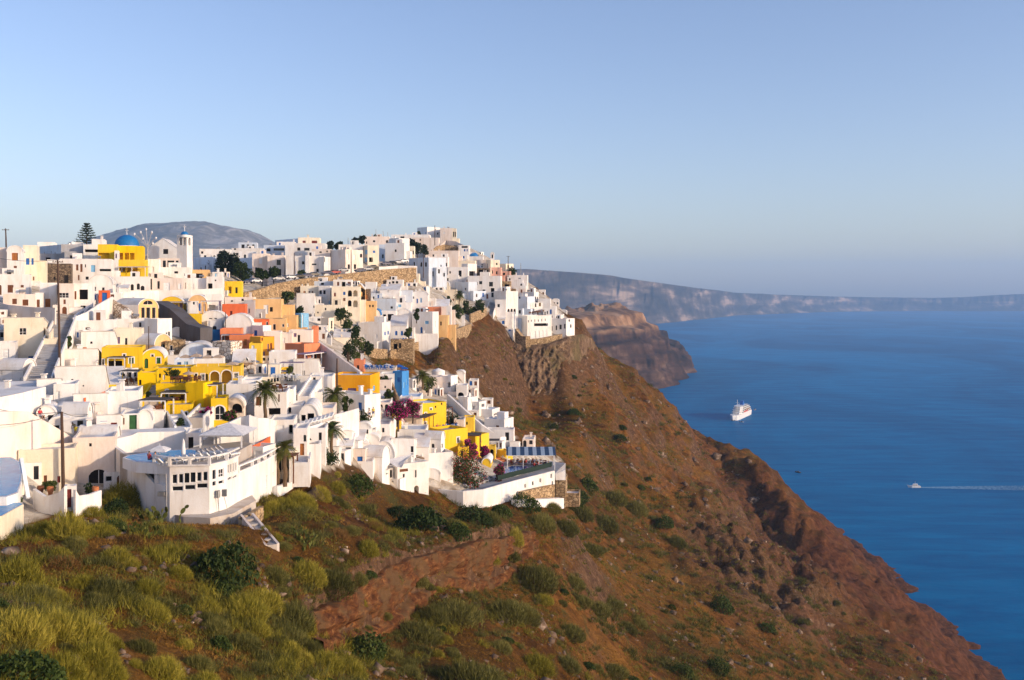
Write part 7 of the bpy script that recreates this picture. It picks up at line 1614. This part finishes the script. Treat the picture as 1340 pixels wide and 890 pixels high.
def leafmat(name, cols, sc=2.0, rnd=0.25, tr=0.25):
    m, nt, b, L, N = newmat(name); oi = N('ShaderNodeObjectInfo'); n = nz(nt, wpos(nt), sc, 3, .6)
    f = mth(nt, 'ADD', n, mth(nt, 'MULTIPLY', mth(nt, 'SUBTRACT', oi.outputs['Random'], .5), rnd))
    c = ramp(nt, f, [(.3, cols[0]), (.5, cols[1]), (.7, cols[2])]); L(c, b.inputs['Base Color']); b.inputs['Roughness'].default_value = .7; b.inputs['Specular IOR Level'].default_value = .15
    t = N('ShaderNodeBsdfTranslucent'); L(c, t.inputs[0]); mx = N('ShaderNodeMixShader'); mx.inputs[0].default_value = tr; L(b.outputs[0], mx.inputs[1]); L(t.outputs[0], mx.inputs[2]); L(mx.outputs[0], nt.nodes['Material Output'].inputs[0]); return m
leafmat('broom_leaf', [(.15,.135,.015),(.27,.235,.028),(.40,.33,.055)])
leafmat('sage_leaf', [(.070,.070,.018),(.145,.138,.034),(.25,.22,.058)])
leafmat('dry_leaf', [(.09,.045,.014),(.17,.085,.025),(.27,.15,.05)])
leafmat('dark_leaf', [(.014,.030,.008),(.035,.058,.014),(.07,.085,.02)])
leafmat('bush_leaf', [(.025,.048,.010),(.058,.085,.017),(.10,.12,.028)])
leafmat('palm_leaf', [(.040,.062,.012),(.10,.12,.022),(.18,.165,.036)])
leafmat('cypress_leaf', [(.010,.020,.012),(.022,.036,.018),(.04,.055,.024)])
leafmat('cactus_pad', [(.07,.09,.02),(.13,.14,.03),(.22,.19,.04)])
leafmat('magenta_flower', [(.30,.008,.10),(.48,.015,.18),(.6,.05,.25)], 3); leafmat('red_flower', [(.30,.02,.03),(.50,.06,.06),(.55,.15,.12)], 3)
flat('bark', (.09,.06,.04), .95); flat('palm_bark', (.14,.09,.05), .95)
leafmat('dry_grass', [(.11,.050,.008),(.23,.115,.02),(.40,.23,.055)], .5, 0); leafmat('green_grass', [(.085,.078,.012),(.16,.14,.022),(.26,.21,.042)], .5, 0)

def dirs(rg, n, up=0.0):
    v = rg.normal(size=(n, 3)); v /= np.linalg.norm(v, axis=1)[:, None]; v[:, 2] = np.abs(v[:, 2]) if up else v[:, 2]; return v
def blades(rg, P0, D0, ln, wd):
    """thin triangles at P0 along D0"""
    n = len(P0); s = np.cross(D0, rg.normal(size=(n, 3))); s /= np.linalg.norm(s, axis=1)[:, None] + 1e-9
    V = np.empty((n, 3, 3)); V[:, 0] = P0 - s * wd[:, None]; V[:, 1] = P0 + s * wd[:, None]; V[:, 2] = P0 + D0 * ln[:, None]
    return V.reshape(-1, 3), np.arange(3 * n).reshape(-1, 3)
def leaves(rg, C, size):
    n = len(C); a = dirs(rg, n); b_ = np.cross(a, rg.normal(size=(n, 3))); b_ /= np.linalg.norm(b_, axis=1)[:, None] + 1e-9
    sz = size * rg.uniform(.6, 1.3, n)[:, None]; V = np.empty((n, 4, 3)); V[:, 0] = C - a * sz; V[:, 1] = C + b_ * sz * .55; V[:, 2] = C + a * sz; V[:, 3] = C - b_ * sz * .55
    return V.reshape(-1, 3), np.arange(4 * n).reshape(-1, 4)
def lump(rg, d, k=6, amt=.3):
    c = dirs(rg, k); w_ = rg.uniform(-.6, 1, k); return 1 + amt * (np.maximum(0, d @ c.T) ** 4 @ w_)
def broom_mesh(seed, n=3400, sq=.74, w=.0115):
    rg = np.random.default_rng(seed); d = dirs(rg, n, 1); r = lump(rg, d) * rg.uniform(.45, 1.0, n) ** .5
    p_ = d * r[:, None] * np.array([1, 1, sq]); p_[:, 2] -= .12; D0 = d * .8 + np.array([0, 0, .5]) + rg.normal(size=(n, 3)) * .38; D0 /= np.linalg.norm(D0, axis=1)[:, None]
    V, T = blades(rg, p_ - D0 * .18, D0, rg.uniform(.16, .34, n), rg.uniform(.6, 1.4, n) * w); return mesh_np('shrub_leaves', V, tris=T)
def leafy_mesh(seed, n=1500, sq=.8, size=.075):
    rg = np.random.default_rng(seed); d = dirs(rg, n, 1); r = lump(rg, d, 9, .35) * rg.uniform(.4, 1.0, n) ** .45; p_ = d * r[:, None] * np.array([1, 1, sq]); p_[:, 2] -= .05
    V, Q = leaves(rg, p_, size); return mesh_np('shrub_leaves', V, quads=Q)
BROOM = [broom_mesh(s) for s in range(5)]; SAGE = [broom_mesh(s + 20, 3200, .64, .012) for s in range(4)]; DRYB = [broom_mesh(s + 40, 900, .6, .012) for s in range(3)]; LEAFY = [leafy_mesh(s + 60) for s in range(4)]
DARKL = [m_.copy() for m_ in LEAFY[:3]]
for ms, mt in ((BROOM, 'broom_leaf'), (SAGE, 'sage_leaf'), (DRYB, 'dry_leaf'), (LEAFY, 'bush_leaf'), (DARKL, 'dark_leaf')):
    for m_ in ms: m_.materials.append(MATS[mt])
SH = {'b': BROOM, 's': SAGE, 'd': DRYB, 'l': LEAFY, 'k': DARKL}
SHL = {'b': 'rounded yellow olive broom shrub on the open slope', 's': 'grey green cushion shrub on the open slope', 'd': 'dry brown twiggy shrub on the open slope', 'l': 'green leafy shrub on the open slope', 'k': 'dark green leafy shrub on the open slope'}
SHG = {'b': 'olive broom shrubs on the slope', 's': 'grey green cushion shrubs on the slope', 'd': 'dry twiggy shrubs on the slope', 'l': 'green leafy shrubs on the slope', 'k': 'dark leafy shrubs on the slope'}
_trunk = MB(); _trunk.tube([(0,0,-.3),(0.02,0,.1),(.05,.03,.4)], [.05,.04,.02], 5); _tm = bpy.data.meshes.new('stem'); _tm.from_pydata(_trunk.v, [], _trunk.f); _tm.materials.append(MATS['bark'])
def shrub(loc, r, kind, label=None, hs=1.0, stem=True):
    o = bpy.data.objects.new('shrub', random.choice(SH[kind])); COL.objects.link(o); o.location = loc; o.scale = (r, r * random.uniform(.85, 1.15), r * hs * random.uniform(1.05, 1.45)); o.rotation_euler = (random.uniform(-.12, .12), random.uniform(-.12, .12), random.uniform(0, 6.3))
    o['category'] = 'shrub'; o['label'] = label or SHL[kind]
    if not label: o['group'] = SHG[kind]
    return o
SP = [(117,676,32,'b'),(161,658,52,'b'),(150,676,36,'k'),(233,752,38,'b'),(188,775,44,'b'),(209,790,38,'s'),(133,778,74,'s'),(194,806,56,'b'),(267,796,38,'b'),(242,802,30,'b'),(315,806,72,'b'),(340,790,62,'b'),(376,812,70,'s'),(282,826,46,'s'),(315,846,52,'s'),(333,828,40,'b'),
 (355,668,32,'b'),(373,667,36,'b'),(391,658,36,'b'),(336,680,28,'b'),(370,714,26,'s'),(358,754,42,'s'),(379,834,46,'s'),(212,884,62,'b'),(264,896,52,'b'),(148,730,42,'b'),(91,704,62,'b'),(76,742,52,'d'),(18,762,64,'b'),(40,784,62,'s'),(18,838,84,'b'),(62,830,84,'b'),(102,838,82,'b'),(121,868,70,'b'),(76,884,84,'b'),(140,884,52,'b'),(30,895,105,'l'),
 (395,664,42,'b'),(398,756,52,'b'),(431,766,58,'s'),(389,824,52,'b'),(468,752,32,'s'),(456,696,28,'s'),(507,706,24,'s'),(568,688,44,'s'),(637,682,42,'s'),(707,690,42,'s'),(671,702,32,'b'),(592,806,72,'s'),(568,810,52,'s'),(659,806,62,'s'),(682,808,52,'s'),(544,836,72,'s'),(701,760,62,'s'),(710,786,32,'b'),(474,862,60,'l'),(507,862,42,'s'),(425,872,56,'b'),(456,882,52,'b'),(604,894,82,'s'),(631,888,52,'s'),(653,850,34,'s'),(701,874,52,'b'),(738,690,40,'s'),
 (60,702,50,'b'),(130,700,44,'b'),(170,712,40,'d'),(175,735,34,'d'),(105,770,46,'b'),(220,720,30,'s'),(420,650,34,'b'),(440,640,30,'b'),(410,690,30,'d'),(440,700,36,'d'),(475,668,30,'s'),(490,690,32,'d'),(530,690,30,'s'),(600,700,30,'l'),(590,690,34,'s'),(655,676,30,'l'),(690,668,34,'l'),(720,664,30,'s'),(745,660,34,'l'),(760,676,36,'s'),(600,690,26,'b'),(480,720,34,'b'),(520,715,26,'d'),(350,700,26,'d'),
 (780,800,46,'s'),(800,790,30,'s'),(402,848,46,'s'),(392,838,30,'b'),(430,800,26,'s'),(470,780,24,'b'),(515,752,26,'s'),(548,738,30,'s'),(598,722,28,'s'),(640,712,26,'b'),(664,708,30,'s'),(560,762,22,'s'),(820,822,30,'s'),(836,816,24,'s'),(800,880,44,'s'),(870,690,22,'l'),(885,712,30,'s'),(830,670,36,'s'),(800,655,40,'s'),(790,690,40,'s'),(770,720,40,'s'),(1005,822,20,'l'),(895,885,26,'l'),(940,880,30,'l'),(970,840,24,'d'),(945,800,30,'l'),(880,790,26,'d'),(750,760,34,'s'),(760,790,30,'s'),(745,830,40,'s'),(740,870,46,'s'),(770,640,30,'l'),(755,655,28,'k')]
hp_ = hit([a for a, b, c, k in SP], [b for a, b, c, k in SP], 30, 700)
for (a, b, c, k), d_ in zip(SP, hp_):
    if np.isfinite(d_): p_ = P(a, b, d_); shrub((p_.x, p_.y, hz(p_.x, p_.y) - .1), c / 2 * d_ / F * 1.06, k)
# distinctive ones
for (a, b, c, k, hs, l_) in [(285,756,76,'k',1.25,'big dark green leafy bush below the pool hotel'),(465,640,42,'l',1.15,'round green bush before the barrel vaulted house'),(552,690,66,'k',.9,'dark green bush mass under the white corner house'),(620,682,54,'k',.7,'dark low bush under the middle of the pool terrace wall'),(515,672,30,'k',1,'dark bush below the blank end of the white corner house'),(750,540,20,'l',.9,'round green bush alone on the upper slope beside the cliff rock'),(811,572,20,'k',.8,'dark green bush on the upper open slope above the scree')]:
    d_ = hit([a], [b], 30, 700)[0]
    if np.isfinite(d_): p_ = P(a, b, d_); shrub((p_.x, p_.y, hz(p_.x, p_.y) - .1), c / 2 * d_ / F, k, l_, hs)
# scattered ones over the slopes
OUT = [(0,700),(200,690),(310,690),(440,620),(520,665),(600,668),(740,660),(690,580),(620,480),(560,470),(640,440),(760,470),(860,530),(930,600),(1000,690),(1090,780),(1200,880),(1200,900),(0,900)]
def scatter(n, seed, cond=None):
    rg = np.random.default_rng(seed); x = rg.uniform(0, 1200, n * 6); y = rg.uniform(440, 895, n * 6); ok = poly_mask(x, y, OUT, 1e-3) > .5
    x, y = x[ok], y[ok]; cl = fbm(x / 60.0 + seed, y / 40.0, 3); dens = np.clip(.55 + 1.5 * cl - sstep(760, 1050, x) * .5, .03, 1); ok = rg.uniform(size=len(x)) < dens
    return x[ok][:n], y[ok][:n]
sxs, sys_ = scatter(170, 5); hd_ = hit(sxs, sys_, 30, 800); cnt = 0
for a, b, d_ in zip(sxs, sys_, hd_):
    if not np.isfinite(d_): continue
    p_ = P(a, b, d_); k = random.choice('bbssssddl' if a < 700 else 'sssddl'); shrub((p_.x, p_.y, hz(p_.x, p_.y) - .12), random.uniform(.5, 1.15) * (1 + .9 * sstep(150, 500, d_)), k)
# undergrowth as one mass: grass and low scrub
def tufts(name, x, y, per, ln, wd, mat, seed):
    rg = np.random.default_rng(seed); n = len(x); z = zgrid(x, y); ok = np.isfinite(z); x, y, z = x[ok], y[ok], z[ok]; n = len(x)
    B = np.repeat(np.stack([x, y, z - .03], -1), per, 0); sc = np.repeat(rg.uniform(.6, 1.4, n) * ln(y) , per)
    B = B + rg.normal(size=B.shape) * (sc * .45)[:, None] * np.array([1, 1, 0.05]); D0 = rg.normal(size=B.shape) * np.array([.5, .5, .25]) + np.array([0, 0, .8]); D0 /= np.linalg.norm(D0, axis=1)[:, None]
    V, T = blades(rg, B, D0, sc * rg.uniform(.6, 1.2, len(B)), sc * wd); o = link(name, mesh_np(name, V, tris=T), mat); tag(o, kind='stuff'); return o
def zgrid(x, y):
    r = (np.interp(y, _yy, np.arange(_ny))); c = (x / (y + 25) - _t[0]) / (_t[1] - _t[0]); r0 = np.clip(r.astype(int), 0, _ny - 2); c0 = np.clip(c.astype(int), 0, _nx - 2); fr = r - r0; fc = c - c0
    return (ZZ[r0, c0] * (1 - fr) * (1 - fc) + ZZ[r0 + 1, c0] * fr * (1 - fc) + ZZ[r0, c0 + 1] * (1 - fr) * fc + ZZ[r0 + 1, c0 + 1] * fr * fc)
def spread(n, seed, cl_s, thr):
    rg = np.random.default_rng(seed); px = rg.uniform(-60, 1250, n); d = 42 * (650 / 42) ** rg.uniform(0, 1, n); x = (px - CX) / F * d; y = d
    z = zgrid(x, y); py = HY + F * (H - z) / y; tw_, _, _ = masks(x, y, z); ok = (py > 430) & (py < 960) & (tw_ < .3) & (fbm(x / cl_s, y / cl_s * .7 + seed, 4) > thr) & (x < 130); return x[ok], y[ok]
lnf = lambda y: .22 + .35 * sstep(60, 400, y)
x_, y_ = spread(6500, 31, 9.0, .03); x_, y_ = x_[y_ < 330], y_[y_ < 330]; tufts('low_scrub', x_, y_, 110, lambda y: .74 + .5 * sstep(90, 300, y), .032, 'sage_leaf', 8)
x_, y_ = spread(9000, 35, 26.0, .10); k_ = y_ > 150; x_, y_ = x_[k_], y_[k_]; tufts('slope_scrub', x_, y_, 60, lambda y: 1.0 + .8 * sstep(200, 500, y), .045, 'sage_leaf', 18)
x_, y_ = spread(4200, 33, 9.0, .04); x_, y_ = x_[y_ < 130], y_[y_ < 130]; tufts('low_broom', x_, y_, 120, lambda y: .8, .026, 'broom_leaf', 9)
x_, y_ = spread(110000, 1, 9.0, -.12); tufts('dry_grass', x_, y_, 9, lnf, .10, 'dry_grass', 2)
x_, y_ = spread(110000, 3, 14.0, .13); tufts('green_scrub', x_, y_, 10, lambda y: .30 + .6 * sstep(60, 400, y), .10, 'green_grass', 4)
# scrub hanging along the lip and foot of the scarp
rg = np.random.default_rng(77); q_ = rg.uniform(398, 690, 420); up_ = rg.uniform(size=420) < .55; dd_ = scarp_d(q_); jx = np.where(up_, -rg.uniform(.2, 2.5, 420), rg.uniform(1.5, 4.5, 420)); tufts('scarp_scrub', (q_ - CX) / F * dd_ + jx, dd_ - .24 * jx, 60, lambda y: .45 + 0 * y, .04, 'sage_leaf', 10)
# stones
rg = np.random.default_rng(9); ico = bmesh.new(); bmesh.ops.create_icosphere(ico, subdivisions=1, radius=1); iv = np.array([v.co[:] for v in ico.verts]); it = np.array([[v.index for v in f.verts] for f in ico.faces]); ico.free()
x_, y_ = spread(26000, 12, 7.0, .12); z_ = zgrid(x_, y_); n = len(x_); sc = rg.lognormal(-1.75, .6, n) * (1 + 2.6 * sstep(120, 450, y_)); V = iv[None] * (1 + .35 * rg.normal(size=(n, len(iv), 1))) * sc[:, None, None] * np.array([1, .8, .7]) + np.stack([x_, y_, z_], -1)[:, None]
T = it[None] + (np.arange(n) * len(iv))[:, None, None]; so_ = link('loose_stones', mesh_np('loose_stones', V.reshape(-1, 3), tris=T.reshape(-1, 3)), None); tag(so_, kind='stuff')
m, nt, b, L, N = newmat('stone_grey'); L(ramp(nt, nz(nt, wpos(nt), .8, 3), [(.35,(.06,.035,.02)),(.55,(.15,.095,.06)),(.7,(.36,.27,.2))]), b.inputs['Base Color']); b.inputs['Roughness'].default_value = .95; so_.data.materials.append(m)

# ---- trees
def tree(px, yb, yt, wpx, d, lab, mat='dark_leaf', n=2600, size=.22, blobs=11, seed=1, cat='tree', name='tree', low=.28, group=None):
    a = P(px, yb, d); hgt = (yb - yt) * d / F; r = wpx / 2 * d / F; o = empty(name, a, lab, cat, group, (px, (yb + yt) / 2)); rg = np.random.default_rng(seed); BASES
    mb = MB(); mb.tube([a - Vector((0, 0, 1.2)), a + Vector((.1, 0, hgt * .3)), a + Vector((.0, .1, hgt * .75))], [.05 * hgt * .5 + .1, .035 * hgt * .5 + .06, .04], 7)
    C = []
    for k in range(blobs):
        t = rg.uniform(low, .93); rr = r * (1 - abs(t - .55) * 1.1) ; an = rg.uniform(0, 6.28); rad = rr * rg.uniform(.25, .75); c = np.array([math.cos(an) * rad, math.sin(an) * rad, hgt * t]); C.append((c, r * rg.uniform(.32, .5)))
        mb.tube([a + Vector((0, 0, hgt * low * rg.uniform(.6, 1))), a + Vector(c)], [.07 + .01 * hgt, .025], 5)
    mb.build('trunk', 'bark', o); pts = []
    for c, rb in C: m_ = n // blobs; dv = dirs(rg, m_); pts.append(c + dv * (rb * rg.uniform(.35, 1.05, m_) ** .6 * lump(rg, dv, 6, .35))[:, None])
    V, Q = leaves(rg, np.concatenate(pts), size); f = mesh_np('crown', V, quads=Q); link('crown', f, mat, o); return o, np.concatenate(pts), rg
tree(284,366,335,26,348,'dark green tree left half of the clump beside the car park','cypress_leaf',2400,.42,12,1); tree(300,368,331,34,342,'tallest dark tree in the clump beside the car park','cypress_leaf',3200,.42,14,2); tree(317,370,346,28,338,'lower dark tree at the right of the car park clump','dark_leaf',2200,.4,10,3)
tree(343,370,353,20,322,'dark leafy tree left of the parked cars','dark_leaf',1500,.38,8,4); tree(358,368,351,20,323,'dark leafy tree behind the leftmost parked cars','dark_leaf',1500,.38,8,5); tree(394,364,355,14,330,'low palm like bush on the roadside','bush_leaf',700,.35,6,6)
for k, (a, b, t, w_, dd, l_) in enumerate([(432,328,317,14,420,'left skyline tree behind the corner house'),(444,328,318,14,425,'right skyline tree behind the corner house'),(466,320,312,12,430,'dark skyline tree right of the thin aerial'),(474,322,310,12,450,'skyline tree before the pale flat house'),(538,332,311,12,450,'dark tree right of the big white cube'),(546,336,318,18,440,'dark trees above the end of the road'),(556,334,322,16,450,'dark low tree below the ridge blocks'),(592,336,322,20,500,'bush on the tan bank below the ridge'),(606,342,330,12,495,'small bush near the blue windowed house'),(492,316,308,8,480,'small round skyline bush'),(548,307,303,5,540,'tiny round tree on the ridge line'),(671,364,353,16,500,'bush at the right shoulder below the cream house')]):
    tree(a, b, t, w_, dd, l_, 'cypress_leaf' if k < 7 else 'dark_leaf', 600, .5, 6, 10 + k)
for k, (a, b, t, w_, dd, l_) in enumerate([(612,412,394,18,388,'dark bush right of the lone palm in the middle'),(626,411,397,22,392,'wide dark bush below the balcony hotel'),(598,420,400,20,370,'green bush under the lone palm'),(586,400,388,10,372,'small bush beside the red doors'),(452,432,408,26,268,'olive bush right of the small stone hut'),(464,452,424,22,262,'tall bush against the big plain gable wall'),(446,418,404,18,276,'upper green bush above the small stone hut'),(455,478,446,26,232,'dense dark tree in the gully left of the low tan wall'),(470,480,442,24,236,'second dark tree in the gully left of the low tan wall'),(482,462,448,18,268,'dark bush at the foot of the big plain gable'),(376,396,384,22,290,'ochre bank bush right of the large peach house'),(392,418,404,18,270,'bush on the bank beside the light blue tower'),
    (381,504,481,18,170,'dark green vine bush by the small yellow kiosk'),(228,502,482,22,146,'small dark tree on the yellow middle terrace'),(193,528,507,10,138,'slim dark shrub tree beside the yellow steps'),(478,562,541,30,166,'olive green bush beside the paved lane'),(454,538,520,16,160,'dark small tree before the deep orange house'),(502,505,492,18,204,'dark bush left of the bright blue house'),(506,528,508,18,196,'green creeper bush on the rubble wall'),(235,564,546,20,124,'brown green bush beside the white stairway'),(418,606,586,26,136,'low dark green bush by the palm on the terrace edge'),(425,608,598,40,137,'clipped dark hedge below the orange wooden door'),
    (22,672,650,24,86,'dark leafy bush beside the lower blue basin'),(120,648,634,22,100,'bush at the tunnel mouth'),(66,640,632,22,101,'small reddish bush by the yellow house door'),(590,560,540,30,212,'green scrub between the yellow and white rows'),(560,512,494,24,262,'green bush below the white drum'),(30,418,406,10,190,'round bush above the large cream house'),(24,418,409,10,189,'second round bush above the large cream house'),(70,420,405,16,182,'bush left of the tall stairway pole'),(88,458,438,14,164,'dark bush halfway up the blue shaded stairway'),(170,384,374,10,250,'small dark shrub tree on the white arched wall'),(535,444,430,12,296,'small tree before the white kiosk'),(545,418,404,10,300,'palm bush beside the pale house by the path')]):
    tree(a, b, t, w_, dd, l_, ['bush_leaf', 'dark_leaf'][k % 2], 900, .0011 * dd, 7, 40 + k, 'bush', 'bush', .1)
# flowering ones
def flowering(px, yb, yt, w_, d, lab, mat, fmat, share, seed, green=1600):
    o, pts, rg = tree(px, yb, yt, w_, d, lab, mat, green, .17, 10, seed, 'flowering shrub', 'flowering_shrub', .12); k = rg.choice(len(pts), int(len(pts) * share)); q = pts[k]; q = q + (q - pts.mean(0)) * .12; V, Q = leaves(rg, q, .15); link('blossoms', mesh_np('blossoms', V, quads=Q), fmat, o)
flowering(521,556,526,34,176,'big magenta bougainvillea beside the two tone house','dark_leaf','magenta_flower',.75,1); flowering(540,546,524,22,184,'right hand magenta bougainvillea on the lilac wall','dark_leaf','magenta_flower',.8,2); flowering(611,642,596,56,176,'large oleander bush with pink red blossoms above the round pool','bush_leaf','red_flower',.35,3,3600)
flowering(616,604,576,20,190,'magenta bougainvillea behind the oleander','dark_leaf','magenta_flower',.7,4); flowering(634,606,584,16,194,'small magenta bougainvillea beside the tiny barrel hut','dark_leaf','magenta_flower',.7,5); flowering(652,630,607,18,182,'magenta bougainvillea at the corner of the blue pool','bush_leaf','magenta_flower',.5,6); flowering(269,548,534,14,131,'magenta bougainvillea against the tall yellow block','dark_leaf','magenta_flower',.7,7); flowering(301,549,540,22,128,'low flower bed with pink blossoms before the yellow tower','bush_leaf','magenta_flower',.15,8)
# palms
def palm(px, yc, yb, rpx, d, lab, seed):
    a = P(px, yb, d); c = P(px, yc, d); r = rpx * 1.22 * d / F; o = empty('palm_tree', a, lab, 'palm tree', None, (px, (yc + yb) / 2)); rg = np.random.default_rng(seed); hh = c.z - a.z; mb = MB()
    n = 9; mb.tube([a - Vector((0, 0, .8))] + [a.lerp(c, k / n) + Vector((.06 * math.sin(k), 0, 0)) for k in range(n + 1)], [.26] + [.24 - .05 * k / n + (.03 if k % 2 else 0) for k in range(n)] + [.26], 9); mb.build('trunk', 'palm_bark', o)
    VV = []; TT = []; k0 = 0
    for f in range(58):
        az = rg.uniform(0, 6.28); el = rg.uniform(-.75, 1.25); L0 = r * rg.uniform(.9, 1.15); dx, dy = math.cos(az), math.sin(az); N_ = 13; pts = []
        for s in np.linspace(0, 1, N_): hr = L0 * s * math.cos(el * .85); zz = L0 * s * math.sin(el) - .55 * L0 * s * s * (1.1 - .3 * el); pts.append(np.array(c) + np.array([dx * hr, dy * hr, zz + .1]))
        pts = np.array(pts); side = np.array([-dy, dx, 0])
        for i in range(1, N_):
            t = pts[i] - pts[i - 1]; t /= np.linalg.norm(t) + 1e-9; s_ = i / N_; ll = L0 * .34 * math.sin(math.pi * (.12 + .84 * s_)) + .03
            for sg in (-1, 1):
                for q in (0, .5):
                    b0_ = pts[i] * (1 - q) + pts[i - 1] * q; D0 = side * sg * .8 + t * .65 + np.array([0, 0, -.18 + rg.normal() * .1]); D0 /= np.linalg.norm(D0); w_ = t * .035 * (r / 1.6)
                    VV += [b0_ - w_, b0_ + w_, b0_ + D0 * ll]; TT.append((k0, k0 + 1, k0 + 2)); k0 += 3
            w_ = np.array([0, 0, .03]); VV += [pts[i - 1] - w_, pts[i - 1] + w_, pts[i]]; TT.append((k0, k0 + 1, k0 + 2)); k0 += 3
    link('crown', mesh_np('crown', np.array(VV) - np.array(a), tris=TT), 'palm_leaf', o)
palm(347,509,552,15,134,'tallest palm tree, left of the other village palms',1); palm(437,516,552,14,160,'palm tree in front of the deep orange house',2); palm(434,562,604,14,140,'palm tree on the terrace edge with a thick trunk',3); palm(373,585,628,12,119,'small palm before the brown timber porch roof',4); palm(601,385,408,6.5,384,'lone small palm tree in mid hillside below the balcony hotel',5); palm(553,491,505,9,226,'low palm between the bright blue house and the white drum',6); palm(363,594,626,9,121,'smallest palm at the left of the brown timber porch',7)
# araucaria
a = P(113.5, 324, 300); o = empty('norfolk_pine', a, 'tall tiered conifer standing alone on the left skyline', 'tree', None, (113, 306)); hh = 32 * 300 / F; mb = MB(); mb.tube([a - Vector((0, 0, 2)), a + Vector((0, 0, hh))], [.28, .05], 7); mb.build('trunk', 'bark', o); rg = np.random.default_rng(5); pts = []
for k in range(9):
    z = hh * (.2 + .78 * k / 8.5); R_ = 3.4 * (1 - k / 9.6) + .25
    for j in range(9):
        an = j * 6.283 / 9 + k * .35
        for s in np.linspace(.15, 1, 12): pts.append(np.array(a) + np.array([math.cos(an) * R_ * s, math.sin(an) * R_ * s, z + .35 * s * s + rg.normal() * .04]))
pts = np.repeat(np.array(pts), 3, 0); pts = pts + rg.normal(size=pts.shape) * .09; V, Q = leaves(rg, pts, .19); link('crown', mesh_np('crown', V - np.array(a), quads=Q), 'cypress_leaf', o)
# prickly pears
def cactus(px, py, r, lab, seed):
    d_ = hit([px], [py], 30, 400)[0]; p_ = P(px, py, d_); p_.z = hz(p_.x, p_.y); o = empty('prickly_pear', p_, lab, 'cactus', None, (px, py)); rg = np.random.default_rng(seed); mb = MB()
    def pad(b_, n_, up_, s):
        side = n_.cross(up_).normalized(); ring = [b_ + up_ * s * (1 - math.cos(t)) + side * s * .62 * math.sin(t) for t in np.linspace(0, 6.283, 11)[:-1]]; t_ = n_ * s * .09; mb.add([q - t_ for q in ring] + [q + t_ for q in ring], [tuple(range(10)), tuple(range(19, 9, -1))] + [(i, (i + 1) % 10, 10 + (i + 1) % 10, 10 + i) for i in range(10)]); return b_ + up_ * s * 1.9
    for k in range(16):
        b_ = p_ + Vector((rg.normal() * r * .5, rg.normal() * r * .5, -.1)); up_ = Vector((rg.normal() * .25, rg.normal() * .25, 1)).normalized()
        for lv in range(rg.integers(2, 5)):
            n_ = Vector((rg.normal(), rg.normal(), .1)).normalized(); n_ = (n_ - up_ * n_.dot(up_)).normalized(); b_ = pad(b_, n_, up_, r * .17 * rg.uniform(.8, 1.2)); up_ = (up_ + Vector((rg.normal() * .45, rg.normal() * .45, .2))).normalized()
    mb.build('pads', 'cactus_pad', o)
cactus(200,686,1.7,'big prickly pear clump left of the pool hotel wall',1); cactus(184,702,1.3,'lower prickly pear clump on the near slope',2); cactus(225,682,1.0,'small prickly pear at the foot of the hotel wall',3); cactus(400,712,1.2,'prickly pear right of the concrete stairs',4); cactus(386,700,.9,'small prickly pear beside the concrete stairs',5)
